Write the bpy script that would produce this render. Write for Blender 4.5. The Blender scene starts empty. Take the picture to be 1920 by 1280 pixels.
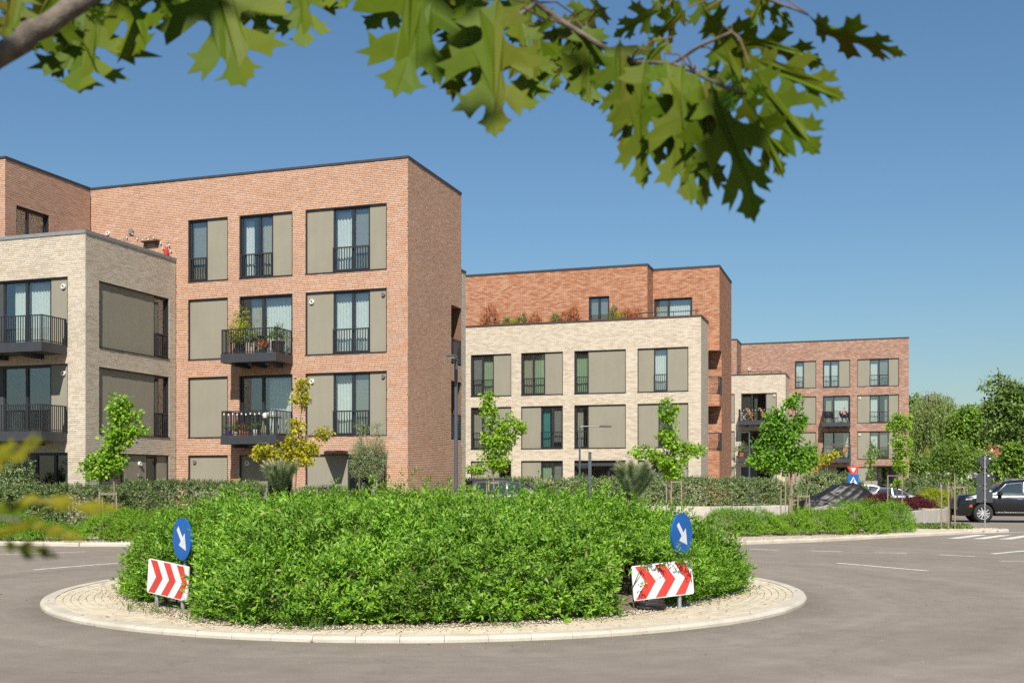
import bpy, bmesh, math, random
import numpy as np
from mathutils import Vector, Matrix

random.seed(7)
RNG = np.random.default_rng(7)
scene = bpy.context.scene
COL = scene.collection

# ------------------------------------------------------------------ camera
F_PX, HOR, CAM_H = 2050.0, 902.0, 1.8
YAW = math.atan(680 / 2050)
cam_data = bpy.data.cameras.new('camera')
cam = bpy.data.objects.new('camera', cam_data)
COL.objects.link(cam)
cam.location = (0, 0, CAM_H)
cam.rotation_euler = (math.radians(90), 0, YAW)
cam_data.sensor_width = 36
cam_data.lens = F_PX / 1920 * 36
cam_data.shift_y = (HOR - 640) / 1920
cam_data.clip_start = 0.05
cam_data.clip_end = 3000
cam_data.dof.use_dof = True
cam_data.dof.focus_distance = 33
cam_data.dof.aperture_fstop = 8.0
scene.camera = cam

# ------------------------------------------------------------------ sky and sun
SUN = Vector((0.30, -1.0, 1.05)).normalized()
world = bpy.data.worlds.new('World')
scene.world = world
world.use_nodes = True
wn = world.node_tree
for n in list(wn.nodes):
    wn.nodes.remove(n)
w_out = wn.nodes.new('ShaderNodeOutputWorld')
w_bg = wn.nodes.new('ShaderNodeBackground')
w_sky = wn.nodes.new('ShaderNodeTexSky')
w_sky.sky_type = 'NISHITA'
w_sky.sun_disc = False
w_sky.sun_elevation = math.asin(SUN.z)
w_sky.sun_rotation = math.atan2(SUN.x, SUN.y)
w_sky.altitude = 80
w_sky.air_density = 1.5
w_sky.dust_density = 0.5
w_sky.ozone_density = 10
w_bg.inputs['Strength'].default_value = 0.055
w_tint = wn.nodes.new('ShaderNodeMix')
w_tint.data_type = 'RGBA'
w_tint.blend_type = 'MULTIPLY'
w_tint.inputs[0].default_value = 1.0
w_tint.inputs[7].default_value = (1.0, 1.01, 0.975, 1)
wn.links.new(w_sky.outputs[0], w_tint.inputs[6])
wn.links.new(w_tint.outputs[2], w_bg.inputs['Color'])
wn.links.new(w_bg.outputs[0], w_out.inputs['Surface'])
sun_data = bpy.data.lights.new('sun', 'SUN')
sun_data.energy = 4.2
sun_data.angle = math.radians(0.53)
sun_data.color = (1.0, 0.94, 0.84)
sun = bpy.data.objects.new('sun', sun_data)
COL.objects.link(sun)
sun.location = (5, -20, 30)
sun.rotation_euler = (-SUN).to_track_quat('-Z', 'Y').to_euler()
scene.view_settings.view_transform = 'Standard'
scene.view_settings.look = 'None'
scene.view_settings.exposure = 0.87
scene.view_settings.gamma = 1.0
scene.view_settings.use_curve_mapping = False
scene.render.engine = 'CYCLES'
scene.cycles.max_bounces = 8
scene.cycles.transparent_max_bounces = 16
scene.cycles.caustics_reflective = False
scene.cycles.caustics_refractive = False
scene.cycles.use_denoising = False

# ------------------------------------------------------------------ helpers
SY, CY = math.sin(YAW), math.cos(YAW)


def at(x, y, dist):
    """World point seen at photograph pixel (x, y), dist metres in front of the camera."""
    u = (x - 960) / F_PX
    v = (HOR - y) / F_PX
    return Vector(((-SY + CY * u) * dist, (CY + SY * u) * dist, CAM_H + v * dist))


def ground_at(x, dist):
    p = at(x, HOR, dist)
    p.z = 0
    return p


def tag(o, label=None, cat=None, group=None, kind=None):
    if label:
        o['label'] = label
    if cat:
        o['category'] = cat
    if group:
        o['group'] = group
    if kind:
        o['kind'] = kind
    return o


def empty(name, loc, label, cat, group=None, rz=0.0):
    o = bpy.data.objects.new(name, None)
    COL.objects.link(o)
    o.location = loc
    o.rotation_euler = (0, 0, rz)
    o.empty_display_size = 0.2
    return tag(o, label, cat, group)


def link(name, me, mat, parent=None, world=False):
    o = bpy.data.objects.new(name, me)
    COL.objects.link(o)
    if mat is not None and len(me.materials) == 0:
        me.materials.append(mat)
    if parent is not None:
        o.parent = parent
        if world:
            root = parent
            while root.parent is not None:
                root = root.parent
            if parent.parent is None:
                o.location = -parent.location
    return o


def np_mesh(name, V, faces):
    """faces: list of int arrays (m, k), k = 3 or 4."""
    me = bpy.data.meshes.new(name)
    V = np.asarray(V, dtype=np.float32).reshape(-1, 3)
    me.vertices.add(len(V))
    me.vertices.foreach_set('co', V.ravel())
    loops, starts, totals, pos = [], [], [], 0
    for f in faces:
        f = np.asarray(f, dtype=np.int32)
        m, k = f.shape
        loops.append(f.ravel())
        starts.append(pos + np.arange(m, dtype=np.int32) * k)
        totals.append(np.full(m, k, dtype=np.int32))
        pos += m * k
    loops = np.concatenate(loops)
    starts = np.concatenate(starts)
    totals = np.concatenate(totals)
    me.loops.add(len(loops))
    me.loops.foreach_set('vertex_index', loops)
    me.polygons.add(len(starts))
    me.polygons.foreach_set('loop_start', starts)
    me.polygons.foreach_set('loop_total', totals)
    me.update(calc_edges=True)
    return me


class MB:
    """Collects shapes in local (a, d, z) or plain (x, y, z) coordinates and links them as one mesh object.
    fr = (ox, oy, tx, ty, nx, ny): a runs along t, d points out of the wall along n."""

    def __init__(self, fr=None):
        self.v, self.f, self.uv = [], [], []
        self.fr = fr
        self.flip = False
        if fr:
            self.flip = (fr[2] * fr[5] - fr[3] * fr[4]) < 0
        self.smooth = False

    def pt(self, p):
        if self.fr is None:
            return tuple(p)
        ox, oy, tx, ty, nx, ny = self.fr
        return (ox + tx * p[0] + nx * p[1], oy + ty * p[0] + ny * p[1], p[2])

    def add(self, pts, faces, uvs=None):
        b = len(self.v)
        self.v += [self.pt(p) for p in pts]
        for i, f in enumerate(faces):
            ff = [b + k for k in f]
            uu = None if uvs is None else list(uvs[i])
            if self.flip:
                ff.reverse()
                if uu:
                    uu.reverse()
            self.f.append(ff)
            self.uv.append(uu)

    def box(self, a0, a1, d0, d1, z0, z1, skip=()):
        p = [(a0, d0, z0), (a1, d0, z0), (a1, d1, z0), (a0, d1, z0), (a0, d0, z1), (a1, d0, z1), (a1, d1, z1), (a0, d1, z1)]
        fs = {'-z': (0, 3, 2, 1), '+z': (4, 5, 6, 7), '-d': (0, 1, 5, 4), '+a': (1, 2, 6, 5), '+d': (2, 3, 7, 6), '-a': (3, 0, 4, 7)}
        self.add(p, [f for k, f in fs.items() if k not in skip])

    def obox(self, c, half, ax, ay, az):
        c, ax, ay, az = Vector(c), Vector(ax), Vector(ay), Vector(az)
        P = []
        for k in (-1, 1):
            for i, j in ((-1, -1), (1, -1), (1, 1), (-1, 1)):
                P.append(c + ax * half[0] * i + ay * half[1] * j + az * half[2] * k)
        self.add(P, [(0, 3, 2, 1), (4, 5, 6, 7), (0, 1, 5, 4), (1, 2, 6, 5), (2, 3, 7, 6), (3, 0, 4, 7)])

    def bar(self, p, q, w, h=None):
        p, q = Vector(p), Vector(q)
        h = h or w
        t = (q - p)
        ln = t.length
        t.normalize()
        up = Vector((0, 0, 1)) if abs(t.z) < 0.9 else Vector((1, 0, 0))
        sd = t.cross(up).normalized()
        up = sd.cross(t)
        self.obox((p + q) / 2, (ln / 2, w / 2, h / 2), t, sd, up)

    def tube(self, path, radii, n=8, caps=True):
        path = [Vector(p) for p in path]
        if not hasattr(radii, '__len__'):
            radii = [radii] * len(path)
        b = len(self.v)
        prev = None
        for i, p in enumerate(path):
            t = (path[min(i + 1, len(path) - 1)] - path[max(i - 1, 0)]).normalized()
            ref = prev if prev is not None else (Vector((0, 0, 1)) if abs(t.z) < 0.9 else Vector((1, 0, 0)))
            sd = t.cross(ref)
            if sd.length < 1e-4:
                sd = t.cross(Vector((0.3, 1, 0.2)))
            sd.normalize()
            up = sd.cross(t).normalized()
            prev = up
            for k in range(n):
                a = 2 * math.pi * k / n
                self.v.append(self.pt(p + (sd * math.cos(a) + up * math.sin(a)) * radii[i]))
        for i in range(len(path) - 1):
            for k in range(n):
                k2 = (k + 1) % n
                self.f.append([b + i * n + k, b + i * n + k2, b + (i + 1) * n + k2, b + (i + 1) * n + k])
                self.uv.append(None)
        if caps:
            self.f.append([b + k for k in reversed(range(n))])
            self.uv.append(None)
            e = b + (len(path) - 1) * n
            self.f.append([e + k for k in range(n)])
            self.uv.append(None)

    def prism(self, poly, d0, d1, plane='az'):
        """poly of 2-D points extruded; plane 'az': (a, z) extruded along d; 'ad': (a, d) extruded along z."""
        n = len(poly)
        area = sum(poly[i][0] * poly[(i + 1) % n][1] - poly[(i + 1) % n][0] * poly[i][1] for i in range(n))
        if area < 0:
            poly = list(reversed(poly))
        if plane == 'az':
            P = [(p[0], d0, p[1]) for p in poly] + [(p[0], d1, p[1]) for p in poly]
            if d0 < d1:
                fs = [tuple(range(n)), tuple(range(2 * n - 1, n - 1, -1))]
                fs += [(i, i + n, (i + 1) % n + n, (i + 1) % n) for i in range(n)]
            else:
                fs = [tuple(reversed(range(n))), tuple(range(n, 2 * n))]
                fs += [(i, (i + 1) % n, (i + 1) % n + n, i + n) for i in range(n)]
        else:
            P = [(p[0], p[1], d0) for p in poly] + [(p[0], p[1], d1) for p in poly]
            fs = [tuple(reversed(range(n))), tuple(range(n, 2 * n))]
            fs += [(i, (i + 1) % n, (i + 1) % n + n, i + n) for i in range(n)]
        self.add(P, fs)

    def disc(self, c, r, d0, d1, n=24):
        """Disc in the (a, z) plane."""
        self.prism([(c[0] + r * math.cos(2 * math.pi * k / n), c[1] + r * math.sin(2 * math.pi * k / n)) for k in range(n)], d0, d1)

    def lathe(self, prof, c=(0, 0, 0), n=14):
        b = len(self.v)
        for r, z in prof:
            for k in range(n):
                a = 2 * math.pi * k / n
                self.v.append(self.pt((c[0] + r * math.cos(a), c[1] + r * math.sin(a), c[2] + z)))
        for i in range(len(prof) - 1):
            for k in range(n):
                k2 = (k + 1) % n
                self.f.append([b + i * n + k, b + i * n + k2, b + (i + 1) * n + k2, b + (i + 1) * n + k])
                self.uv.append(None)

    def mesh(self, name):
        me = bpy.data.meshes.new(name)
        me.from_pydata([tuple(p) for p in self.v], [], self.f)
        if any(u is not None for u in self.uv):
            lay = me.uv_layers.new(name='UVMap')
            i = 0
            for f, u in zip(self.f, self.uv):
                for k in range(len(f)):
                    if u is not None:
                        lay.data[i].uv = u[k]
                    i += 1
        if self.smooth:
            me.polygons.foreach_set('use_smooth', [True] * len(me.polygons))
        me.update()
        return me

    def build(self, name, mat, parent=None, world=False):
        return link(name, self.mesh(name), mat, parent, world)


def soften(o, w=0.02, seg=2, ang=35):
    m = o.modifiers.new('bevel', 'BEVEL')
    m.width = w
    m.segments = seg
    m.limit_method = 'ANGLE'
    m.angle_limit = math.radians(ang)
    return o


# ------------------------------------------------------------------ materials
def nodes_of(name):
    m = bpy.data.materials.new(name)
    m.use_nodes = True
    nt = m.node_tree
    return m, nt, nt.nodes['Principled BSDF'], nt.nodes['Material Output']


def N(nt, kind, **kw):
    n = nt.nodes.new(kind)
    for k, v in kw.items():
        setattr(n, k, v)
    return n


def noise(nt, scale, detail=4, vec=None, rough=0.6):
    n = N(nt, 'ShaderNodeTexNoise')
    n.inputs['Scale'].default_value = scale
    n.inputs['Detail'].default_value = detail
    n.inputs['Roughness'].default_value = rough
    if vec is not None:
        nt.links.new(vec, n.inputs['Vector'])
    return n


def ramp(nt, fac, stops, interp='LINEAR'):
    r = N(nt, 'ShaderNodeValToRGB')
    r.color_ramp.interpolation = interp
    els = r.color_ramp.elements
    while len(els) < len(stops):
        els.new(0.5)
    for e, (p, c) in zip(els, stops):
        e.position = p
        e.color = (c[0], c[1], c[2], 1)
    nt.links.new(fac, r.inputs[0])
    return r


def mixc(nt, fac, a, b, mode='MIX'):
    m = N(nt, 'ShaderNodeMix', data_type='RGBA', blend_type=mode)
    if isinstance(fac, (int, float)):
        m.inputs[0].default_value = fac
    else:
        nt.links.new(fac, m.inputs[0])
    for sock, v in ((m.inputs[6], a), (m.inputs[7], b)):
        if isinstance(v, (tuple, list)):
            sock.default_value = (v[0], v[1], v[2], 1)
        else:
            nt.links.new(v, sock)
    return m.outputs[2]


def maprange(nt, val, a, b, c, d):
    m = N(nt, 'ShaderNodeMapRange')
    for i, x in enumerate((a, b, c, d)):
        m.inputs[i + 1].default_value = x
    nt.links.new(val, m.inputs[0])
    return m.outputs[0]


def bump(nt, bsdf, height, strength=0.3, dist=0.01):
    b = N(nt, 'ShaderNodeBump')
    b.inputs['Strength'].default_value = strength
    b.inputs['Distance'].default_value = dist
    nt.links.new(height, b.inputs['Height'])
    nt.links.new(b.outputs[0], bsdf.inputs['Normal'])


def objco(nt):
    return N(nt, 'ShaderNodeTexCoord').outputs['Object']


def geopos(nt):
    return N(nt, 'ShaderNodeNewGeometry').outputs['Position']


def plain(name, col, rough=0.6, metal=0.0, var=0.12, scale=6.0, bumps=0.0, bscale=80, spec=0.4):
    m, nt, b, _ = nodes_of(name)
    n = noise(nt, scale, 5, geopos(nt))
    lo = tuple(c * (1 - var) for c in col)
    hi = tuple(min(1, c * (1 + var)) for c in col)
    r = ramp(nt, n.outputs['Fac'], [(0.3, lo), (0.7, hi)])
    nt.links.new(r.outputs[0], b.inputs['Base Color'])
    b.inputs['Roughness'].default_value = rough
    b.inputs['Metallic'].default_value = metal
    b.inputs['Specular IOR Level'].default_value = spec
    if bumps:
        bump(nt, b, noise(nt, bscale, 3, geopos(nt)).outputs['Fac'], bumps, 0.004)
    return m


def rand01(nt):
    """Random number per mesh island, shifted by the object's own random number."""
    g = N(nt, 'ShaderNodeNewGeometry')
    oi = N(nt, 'ShaderNodeObjectInfo')
    a = N(nt, 'ShaderNodeMath', operation='ADD')
    nt.links.new(g.outputs['Random Per Island'], a.inputs[0])
    nt.links.new(oi.outputs['Random'], a.inputs[1])
    f = N(nt, 'ShaderNodeMath', operation='FRACT')
    nt.links.new(a.outputs[0], f.inputs[0])
    return f.outputs[0]


def piece_mat(name, stops, rough=0.85, tint=0.25, tscale=0.5, fine=45, bumps=0.5):
    """Bricks, pavers, kerbs: each piece its own shade, with blotches over the whole wall."""
    m, nt, b, _ = nodes_of(name)
    r = ramp(nt, rand01(nt), stops)
    big = noise(nt, tscale, 5, geopos(nt))
    k = maprange(nt, big.outputs['Fac'], 0.3, 0.7, 1 - tint, 1 + tint)
    sm = noise(nt, fine, 4, geopos(nt))
    k2 = maprange(nt, sm.outputs['Fac'], 0.3, 0.7, 0.82, 1.15)
    mm = N(nt, 'ShaderNodeMath', operation='MULTIPLY')
    nt.links.new(k, mm.inputs[0])
    nt.links.new(k2, mm.inputs[1])
    c = mixc(nt, 1.0, r.outputs[0], mm.outputs[0], 'MULTIPLY')
    nt.links.new(c, b.inputs['Base Color'])
    b.inputs['Roughness'].default_value = rough
    b.inputs['Specular IOR Level'].default_value = 0.25
    bump(nt, b, sm.outputs['Fac'], bumps, 0.006)
    return m


def brick_tex(name, stops, mortar, tint=0.2, bond=0.5, stretch=1.0):
    """Brickwork too far away to build brick by brick; UVs are metres along and up the wall."""
    m, nt, b, _ = nodes_of(name)
    uv = N(nt, 'ShaderNodeUVMap').outputs[0]
    bt = N(nt, 'ShaderNodeTexBrick')
    nt.links.new(uv, bt.inputs['Vector'])
    bt.offset = bond
    for k, v in (('Scale', 1.0), ('Mortar Size', 0.006), ('Mortar Smooth', 0.2), ('Bias', 0.0), ('Brick Width', 0.25 * stretch), ('Row Height', 0.0667)):
        bt.inputs[k].default_value = v
    bt.inputs['Color1'].default_value = (0, 0, 0, 1)
    bt.inputs['Color2'].default_value = (1, 1, 1, 1)
    bt.inputs['Mortar'].default_value = (0.5, 0.5, 0.5, 1)
    r = ramp(nt, bt.outputs['Color'], stops)
    mp = N(nt, 'ShaderNodeMapping')
    mp.inputs['Scale'].default_value = (1.6, 4.5, 1)
    nt.links.new(uv, mp.inputs['Vector'])
    big = noise(nt, 0.9, 6, mp.outputs[0], 0.7)
    k = maprange(nt, big.outputs['Fac'], 0.3, 0.7, 1 - tint, 1 + tint)
    c = mixc(nt, 1.0, r.outputs[0], k, 'MULTIPLY')
    c2 = mixc(nt, bt.outputs['Fac'], c, mortar)
    nt.links.new(c2, b.inputs['Base Color'])
    b.inputs['Roughness'].default_value = 0.9
    b.inputs['Specular IOR Level'].default_value = 0.2
    inv = maprange(nt, bt.outputs['Fac'], 0, 1, 1, 0)
    bump(nt, b, inv, 0.9, 0.012)
    return m


def leaf_mat(name, stops, trans=0.35, clump=0.25, cscale=1.2, rough=0.5, spec=0.35, tcol=None):
    m = bpy.data.materials.new(name)
    m.use_nodes = True
    nt = m.node_tree
    b = nt.nodes['Principled BSDF']
    out = nt.nodes['Material Output']
    r = ramp(nt, rand01(nt), stops)
    big = noise(nt, cscale, 3, geopos(nt))
    k = maprange(nt, big.outputs['Fac'], 0.3, 0.7, 1 - clump, 1 + clump)
    c = mixc(nt, 1.0, r.outputs[0], k, 'MULTIPLY')
    nt.links.new(c, b.inputs['Base Color'])
    b.inputs['Roughness'].default_value = rough
    b.inputs['Specular IOR Level'].default_value = spec
    tr = N(nt, 'ShaderNodeBsdfTranslucent')
    tc = mixc(nt, 1.0, c, tcol or (1.25, 1.35, 0.55), 'MULTIPLY')
    nt.links.new(tc, tr.inputs['Color'])
    mx = N(nt, 'ShaderNodeMixShader')
    mx.inputs[0].default_value = trans
    nt.links.new(b.outputs[0], mx.inputs[1])
    nt.links.new(tr.outputs[0], mx.inputs[2])
    nt.links.new(mx.outputs[0], out.inputs['Surface'])
    return m


def glass_mat(name, tint, refl=0.16, power=1.0):
    m = bpy.data.materials.new(name)
    m.use_nodes = True
    nt = m.node_tree
    nt.nodes.remove(nt.nodes['Principled BSDF'])
    out = nt.nodes['Material Output']
    tr = N(nt, 'ShaderNodeBsdfTransparent')
    tr.inputs['Color'].default_value = (*tint, 1)
    gl = N(nt, 'ShaderNodeBsdfGlossy')
    gl.inputs['Roughness'].default_value = 0.015
    gl.inputs['Color'].default_value = (0.95, 0.98, 1.0, 1)
    geo = N(nt, 'ShaderNodeNewGeometry')
    dot = N(nt, 'ShaderNodeVectorMath', operation='DOT_PRODUCT')
    nt.links.new(geo.outputs['Incoming'], dot.inputs[0])
    nt.links.new(geo.outputs['Normal'], dot.inputs[1])
    ab = N(nt, 'ShaderNodeMath', operation='ABSOLUTE')
    nt.links.new(dot.outputs['Value'], ab.inputs[0])
    om = N(nt, 'ShaderNodeMath', operation='SUBTRACT')
    om.inputs[0].default_value = 1.0
    nt.links.new(ab.outputs[0], om.inputs[1])
    pw = N(nt, 'ShaderNodeMath', operation='POWER')
    pw.inputs[1].default_value = 5.0
    nt.links.new(om.outputs[0], pw.inputs[0])
    ad = N(nt, 'ShaderNodeMath', operation='MULTIPLY_ADD', use_clamp=True)
    ad.inputs[1].default_value = 1 - refl
    ad.inputs[2].default_value = refl
    nt.links.new(pw.outputs[0], ad.inputs[0])
    mx = N(nt, 'ShaderNodeMixShader')
    nt.links.new(ad.outputs[0], mx.inputs[0])
    nt.links.new(tr.outputs[0], mx.inputs[1])
    nt.links.new(gl.outputs[0], mx.inputs[2])
    nt.links.new(mx.outputs[0], out.inputs['Surface'])
    return m


def asphalt_mat():
    m, nt, b, _ = nodes_of('asphalt')
    p = geopos(nt)
    big = noise(nt, 0.16, 5, p)
    mid = noise(nt, 2.2, 5, p)
    fine = noise(nt, 190, 2, p)
    c1 = ramp(nt, big.outputs['Fac'], [(0.32, (0.192, 0.162, 0.131)), (0.68, (0.240, 0.205, 0.166))])
    k = maprange(nt, mid.outputs['Fac'], 0.3, 0.7, 0.90, 1.09)
    k2 = maprange(nt, fine.outputs['Fac'], 0.25, 0.75, 0.74, 1.26)
    mm = N(nt, 'ShaderNodeMath', operation='MULTIPLY')
    nt.links.new(k, mm.inputs[0])
    nt.links.new(k2, mm.inputs[1])
    c = mixc(nt, 1.0, c1.outputs[0], mm.outputs[0], 'MULTIPLY')
    # tyre polish: rings of darker and lighter wear round the roundabout's centre
    sub = N(nt, 'ShaderNodeVectorMath', operation='SUBTRACT')
    sub.inputs[1].default_value = (-6.97, 16.84, 0)
    nt.links.new(p, sub.inputs[0])
    ln = N(nt, 'ShaderNodeVectorMath', operation='LENGTH')
    nt.links.new(sub.outputs[0], ln.inputs[0])
    wob = N(nt, 'ShaderNodeMath', operation='MULTIPLY_ADD')
    nt.links.new(noise(nt, 0.35, 3, p).outputs['Fac'], wob.inputs[0])
    wob.inputs[1].default_value = 1.6
    nt.links.new(ln.outputs['Value'], wob.inputs[2])
    comb = N(nt, 'ShaderNodeCombineXYZ')
    nt.links.new(wob.outputs[0], comb.inputs[0])
    ring = noise(nt, 1.1, 4, comb.outputs[0], 0.7)
    k3 = maprange(nt, ring.outputs['Fac'], 0.3, 0.7, 0.80, 1.13)
    dirt = maprange(nt, wob.outputs[0], 6.55, 7.15, 0.74, 1.0)
    c = mixc(nt, 1.0, c, dirt, 'MULTIPLY')
    c = mixc(nt, 1.0, c, k3, 'MULTIPLY')
    # fine cracks and oil spots
    vor = N(nt, 'ShaderNodeTexVoronoi', feature='DISTANCE_TO_EDGE')
    vor.inputs['Scale'].default_value = 0.22
    wv = N(nt, 'ShaderNodeVectorMath', operation='ADD')
    sc = N(nt, 'ShaderNodeVectorMath', operation='SCALE')
    sc.inputs['Scale'].default_value = 1.4
    nt.links.new(noise(nt, 1.2, 5, p).outputs['Color'], sc.inputs[0])
    nt.links.new(p, wv.inputs[0])
    nt.links.new(sc.outputs[0], wv.inputs[1])
    nt.links.new(wv.outputs[0], vor.inputs['Vector'])
    crack = maprange(nt, vor.outputs['Distance'], 0.0, 0.005, 0.86, 1.0)
    c = mixc(nt, 1.0, c, crack, 'MULTIPLY')
    spot = maprange(nt, noise(nt, 1.7, 2, p).outputs['Fac'], 0.70, 0.78, 1.0, 0.80)
    c = mixc(nt, 1.0, c, spot, 'MULTIPLY')
    nt.links.new(c, b.inputs['Base Color'])
    b.inputs['Roughness'].default_value = 0.85
    b.inputs['Specular IOR Level'].default_value = 0.3
    bump(nt, b, fine.outputs['Fac'], 0.6, 0.006)
    return m


def paint_mat(name, col):
    m, nt, b, _ = nodes_of(name)
    p = geopos(nt)
    w = noise(nt, 9, 6, p, 0.75)
    k = ramp(nt, w.outputs['Fac'], [(0.36, (0.20, 0.18, 0.155)), (0.5, col)])
    nt.links.new(k.outputs[0], b.inputs['Base Color'])
    b.inputs['Roughness'].default_value = 0.8
    return m


M = {}
M['red_brick'] = piece_mat('red_brick', [(0, (0.437, 0.258, 0.173)), (0.2, (0.474, 0.290, 0.200)), (0.6, (0.496, 0.315, 0.224)), (0.85, (0.517, 0.348, 0.258)), (1, (0.454, 0.270, 0.181))], tint=0.07)
M['cream_brick'] = piece_mat('cream_brick', [(0, (0.437, 0.369, 0.283)), (0.3, (0.504, 0.437, 0.350)), (0.7, (0.551, 0.489, 0.397)), (1, (0.468, 0.411, 0.330))], tint=0.08)
M['red_mortar'] = plain('red_mortar', (0.16, 0.082, 0.052), 0.95, var=0.2, scale=12)
M['cream_mortar'] = plain('cream_mortar', (0.47, 0.43, 0.36), 0.95, var=0.15, scale=12)
M['orange_brickwork'] = brick_tex('orange_brickwork', [(0, (0.29, 0.125, 0.070)), (0.35, (0.37, 0.170, 0.097)), (0.7, (0.43, 0.215, 0.128)), (1, (0.46, 0.275, 0.185))], (0.24, 0.125, 0.08), 0.06)
M['cream_brickwork'] = brick_tex('cream_brickwork', [(0, (0.42, 0.35, 0.265)), (0.5, (0.51, 0.44, 0.345)), (1, (0.56, 0.495, 0.40))], (0.48, 0.42, 0.335), 0.08)
M['purple_brickwork'] = brick_tex('purple_brickwork', [(0, (0.26, 0.150, 0.110)), (0.4, (0.33, 0.190, 0.137)), (0.75, (0.385, 0.235, 0.175)), (1, (0.43, 0.305, 0.24))], (0.26, 0.17, 0.13), 0.08)


def panel_mat():
    m, nt, b, _ = nodes_of('render_panel')
    p = geopos(nt)
    mp = N(nt, 'ShaderNodeMapping')
    mp.inputs['Scale'].default_value = (5.0, 5.0, 0.45)
    nt.links.new(p, mp.inputs['Vector'])
    st = noise(nt, 1.0, 5, mp.outputs[0], 0.65)
    bl = noise(nt, 0.8, 4, p)
    gr = noise(nt, 150, 2, p)
    r = ramp(nt, bl.outputs['Fac'], [(0.3, (0.222, 0.207, 0.162)), (0.7, (0.243, 0.228, 0.178))])
    k = maprange(nt, st.outputs['Fac'], 0.3, 0.75, 1.03, 0.95)
    c = mixc(nt, 1.0, r.outputs[0], k, 'MULTIPLY')
    k2 = maprange(nt, gr.outputs['Fac'], 0.3, 0.7, 0.93, 1.07)
    c = mixc(nt, 1.0, c, k2, 'MULTIPLY')
    nt.links.new(c, b.inputs['Base Color'])
    b.inputs['Roughness'].default_value = 0.9
    b.inputs['Specular IOR Level'].default_value = 0.2
    bump(nt, b, gr.outputs['Fac'], 0.3, 0.004)
    return m


M['render_panel'] = panel_mat()
M['grey_panel'] = plain('grey_panel', (0.05, 0.052, 0.054), 0.6, var=0.08)
M['dark_metal'] = plain('dark_metal', (0.020, 0.021, 0.024), 0.42, var=0.15, spec=0.5)
M['fascia'] = plain('fascia', (0.034, 0.036, 0.042), 0.45, var=0.12, spec=0.5)
M['coping'] = plain('coping', (0.040, 0.039, 0.042), 0.5, var=0.2)
M['zinc'] = plain('zinc', (0.19, 0.20, 0.21), 0.45, var=0.12)
M['brown_slat'] = plain('brown_slat', (0.055, 0.032, 0.024), 0.6, var=0.25, scale=9)
M['window_glass'] = glass_mat('window_glass', (0.95, 0.985, 0.975), 0.13)
M['dim_glass'] = glass_mat('dim_glass', (0.70, 0.73, 0.72), 0.09)
M['interior'] = plain('interior', (0.16, 0.15, 0.135), 0.9)
M['roofing'] = plain('roofing', (0.12, 0.115, 0.11), 0.95)


def cloth_mat(name, col, trans=0.35):
    m, nt, b, out = nodes_of(name)
    b.inputs['Base Color'].default_value = (*col, 1)
    b.inputs['Roughness'].default_value = 0.9
    n = noise(nt, 14, 3, geopos(nt))
    c = mixc(nt, 1.0, (*col,), maprange(nt, n.outputs['Fac'], 0.3, 0.7, 0.85, 1.1), 'MULTIPLY')
    nt.links.new(c, b.inputs['Base Color'])
    tr = N(nt, 'ShaderNodeBsdfTranslucent')
    nt.links.new(c, tr.inputs['Color'])
    mx = N(nt, 'ShaderNodeMixShader')
    mx.inputs[0].default_value = trans
    nt.links.new(b.outputs[0], mx.inputs[1])
    nt.links.new(tr.outputs[0], mx.inputs[2])
    nt.links.new(mx.outputs[0], out.inputs['Surface'])
    return m


M['sheer'] = cloth_mat('sheer', (0.74, 0.76, 0.72))
M['green_curtain'] = cloth_mat('green_curtain', (0.36, 0.47, 0.30))
M['teal_curtain'] = cloth_mat('teal_curtain', (0.05, 0.27, 0.27))
M['beige_curtain'] = cloth_mat('beige_curtain', (0.42, 0.38, 0.29))
M['blind'] = cloth_mat('blind', (0.25, 0.245, 0.225), 0.2)
M['asphalt'] = asphalt_mat()
M['white_paint'] = paint_mat('white_paint', (0.62, 0.60, 0.55))
M['paver'] = piece_mat('paver', [(0, (0.458, 0.393, 0.286)), (0.5, (0.505, 0.439, 0.325)), (1, (0.546, 0.479, 0.359))], tint=0.08, fine=60, bumps=0.3)
M['joint'] = plain('joint', (0.33, 0.285, 0.215), 1.0, var=0.3, scale=20)
M['kerb'] = piece_mat('kerb', [(0, (0.43, 0.39, 0.32)), (1, (0.475, 0.43, 0.355))], tint=0.12, tscale=2, fine=70, bumps=0.3)
M['concrete'] = plain('concrete', (0.41, 0.385, 0.335), 0.9, var=0.14, scale=2.5, bumps=0.2)
M['gravel'] = piece_mat('gravel', [(0, (0.34, 0.26, 0.17)), (0.5, (0.47, 0.40, 0.30)), (1, (0.56, 0.50, 0.40))], tint=0.15, tscale=1.5)
M['gravel_bed'] = plain('gravel_bed', (0.40, 0.335, 0.25), 1.0, var=0.3, scale=30, bumps=0.8, bscale=60)
M['soil'] = plain('soil', (0.16, 0.125, 0.085), 1.0, var=0.3, scale=6, bumps=0.6, bscale=40)
M['bark'] = plain('bark', (0.17, 0.135, 0.10), 0.9, var=0.35, scale=25, bumps=0.6, bscale=60)
M['oak_bark'] = plain('oak_bark', (0.115, 0.095, 0.075), 0.9, var=0.4, scale=60, bumps=0.7, bscale=120)
M['twig'] = plain('twig', (0.13, 0.085, 0.05), 0.9, var=0.3, scale=25)
M['stake_wood'] = plain('stake_wood', (0.25, 0.20, 0.145), 0.85, var=0.25, scale=18)
M['pole_grey'] = plain('pole_grey', (0.060, 0.075, 0.088), 0.4, var=0.1, spec=0.5)
M['galvanised'] = plain('galvanised', (0.42, 0.43, 0.44), 0.4, metal=0.6, var=0.12, scale=30)
M['sign_blue'] = plain('sign_blue', (0.005, 0.098, 0.36), 0.35, var=0.1, scale=4)
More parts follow.
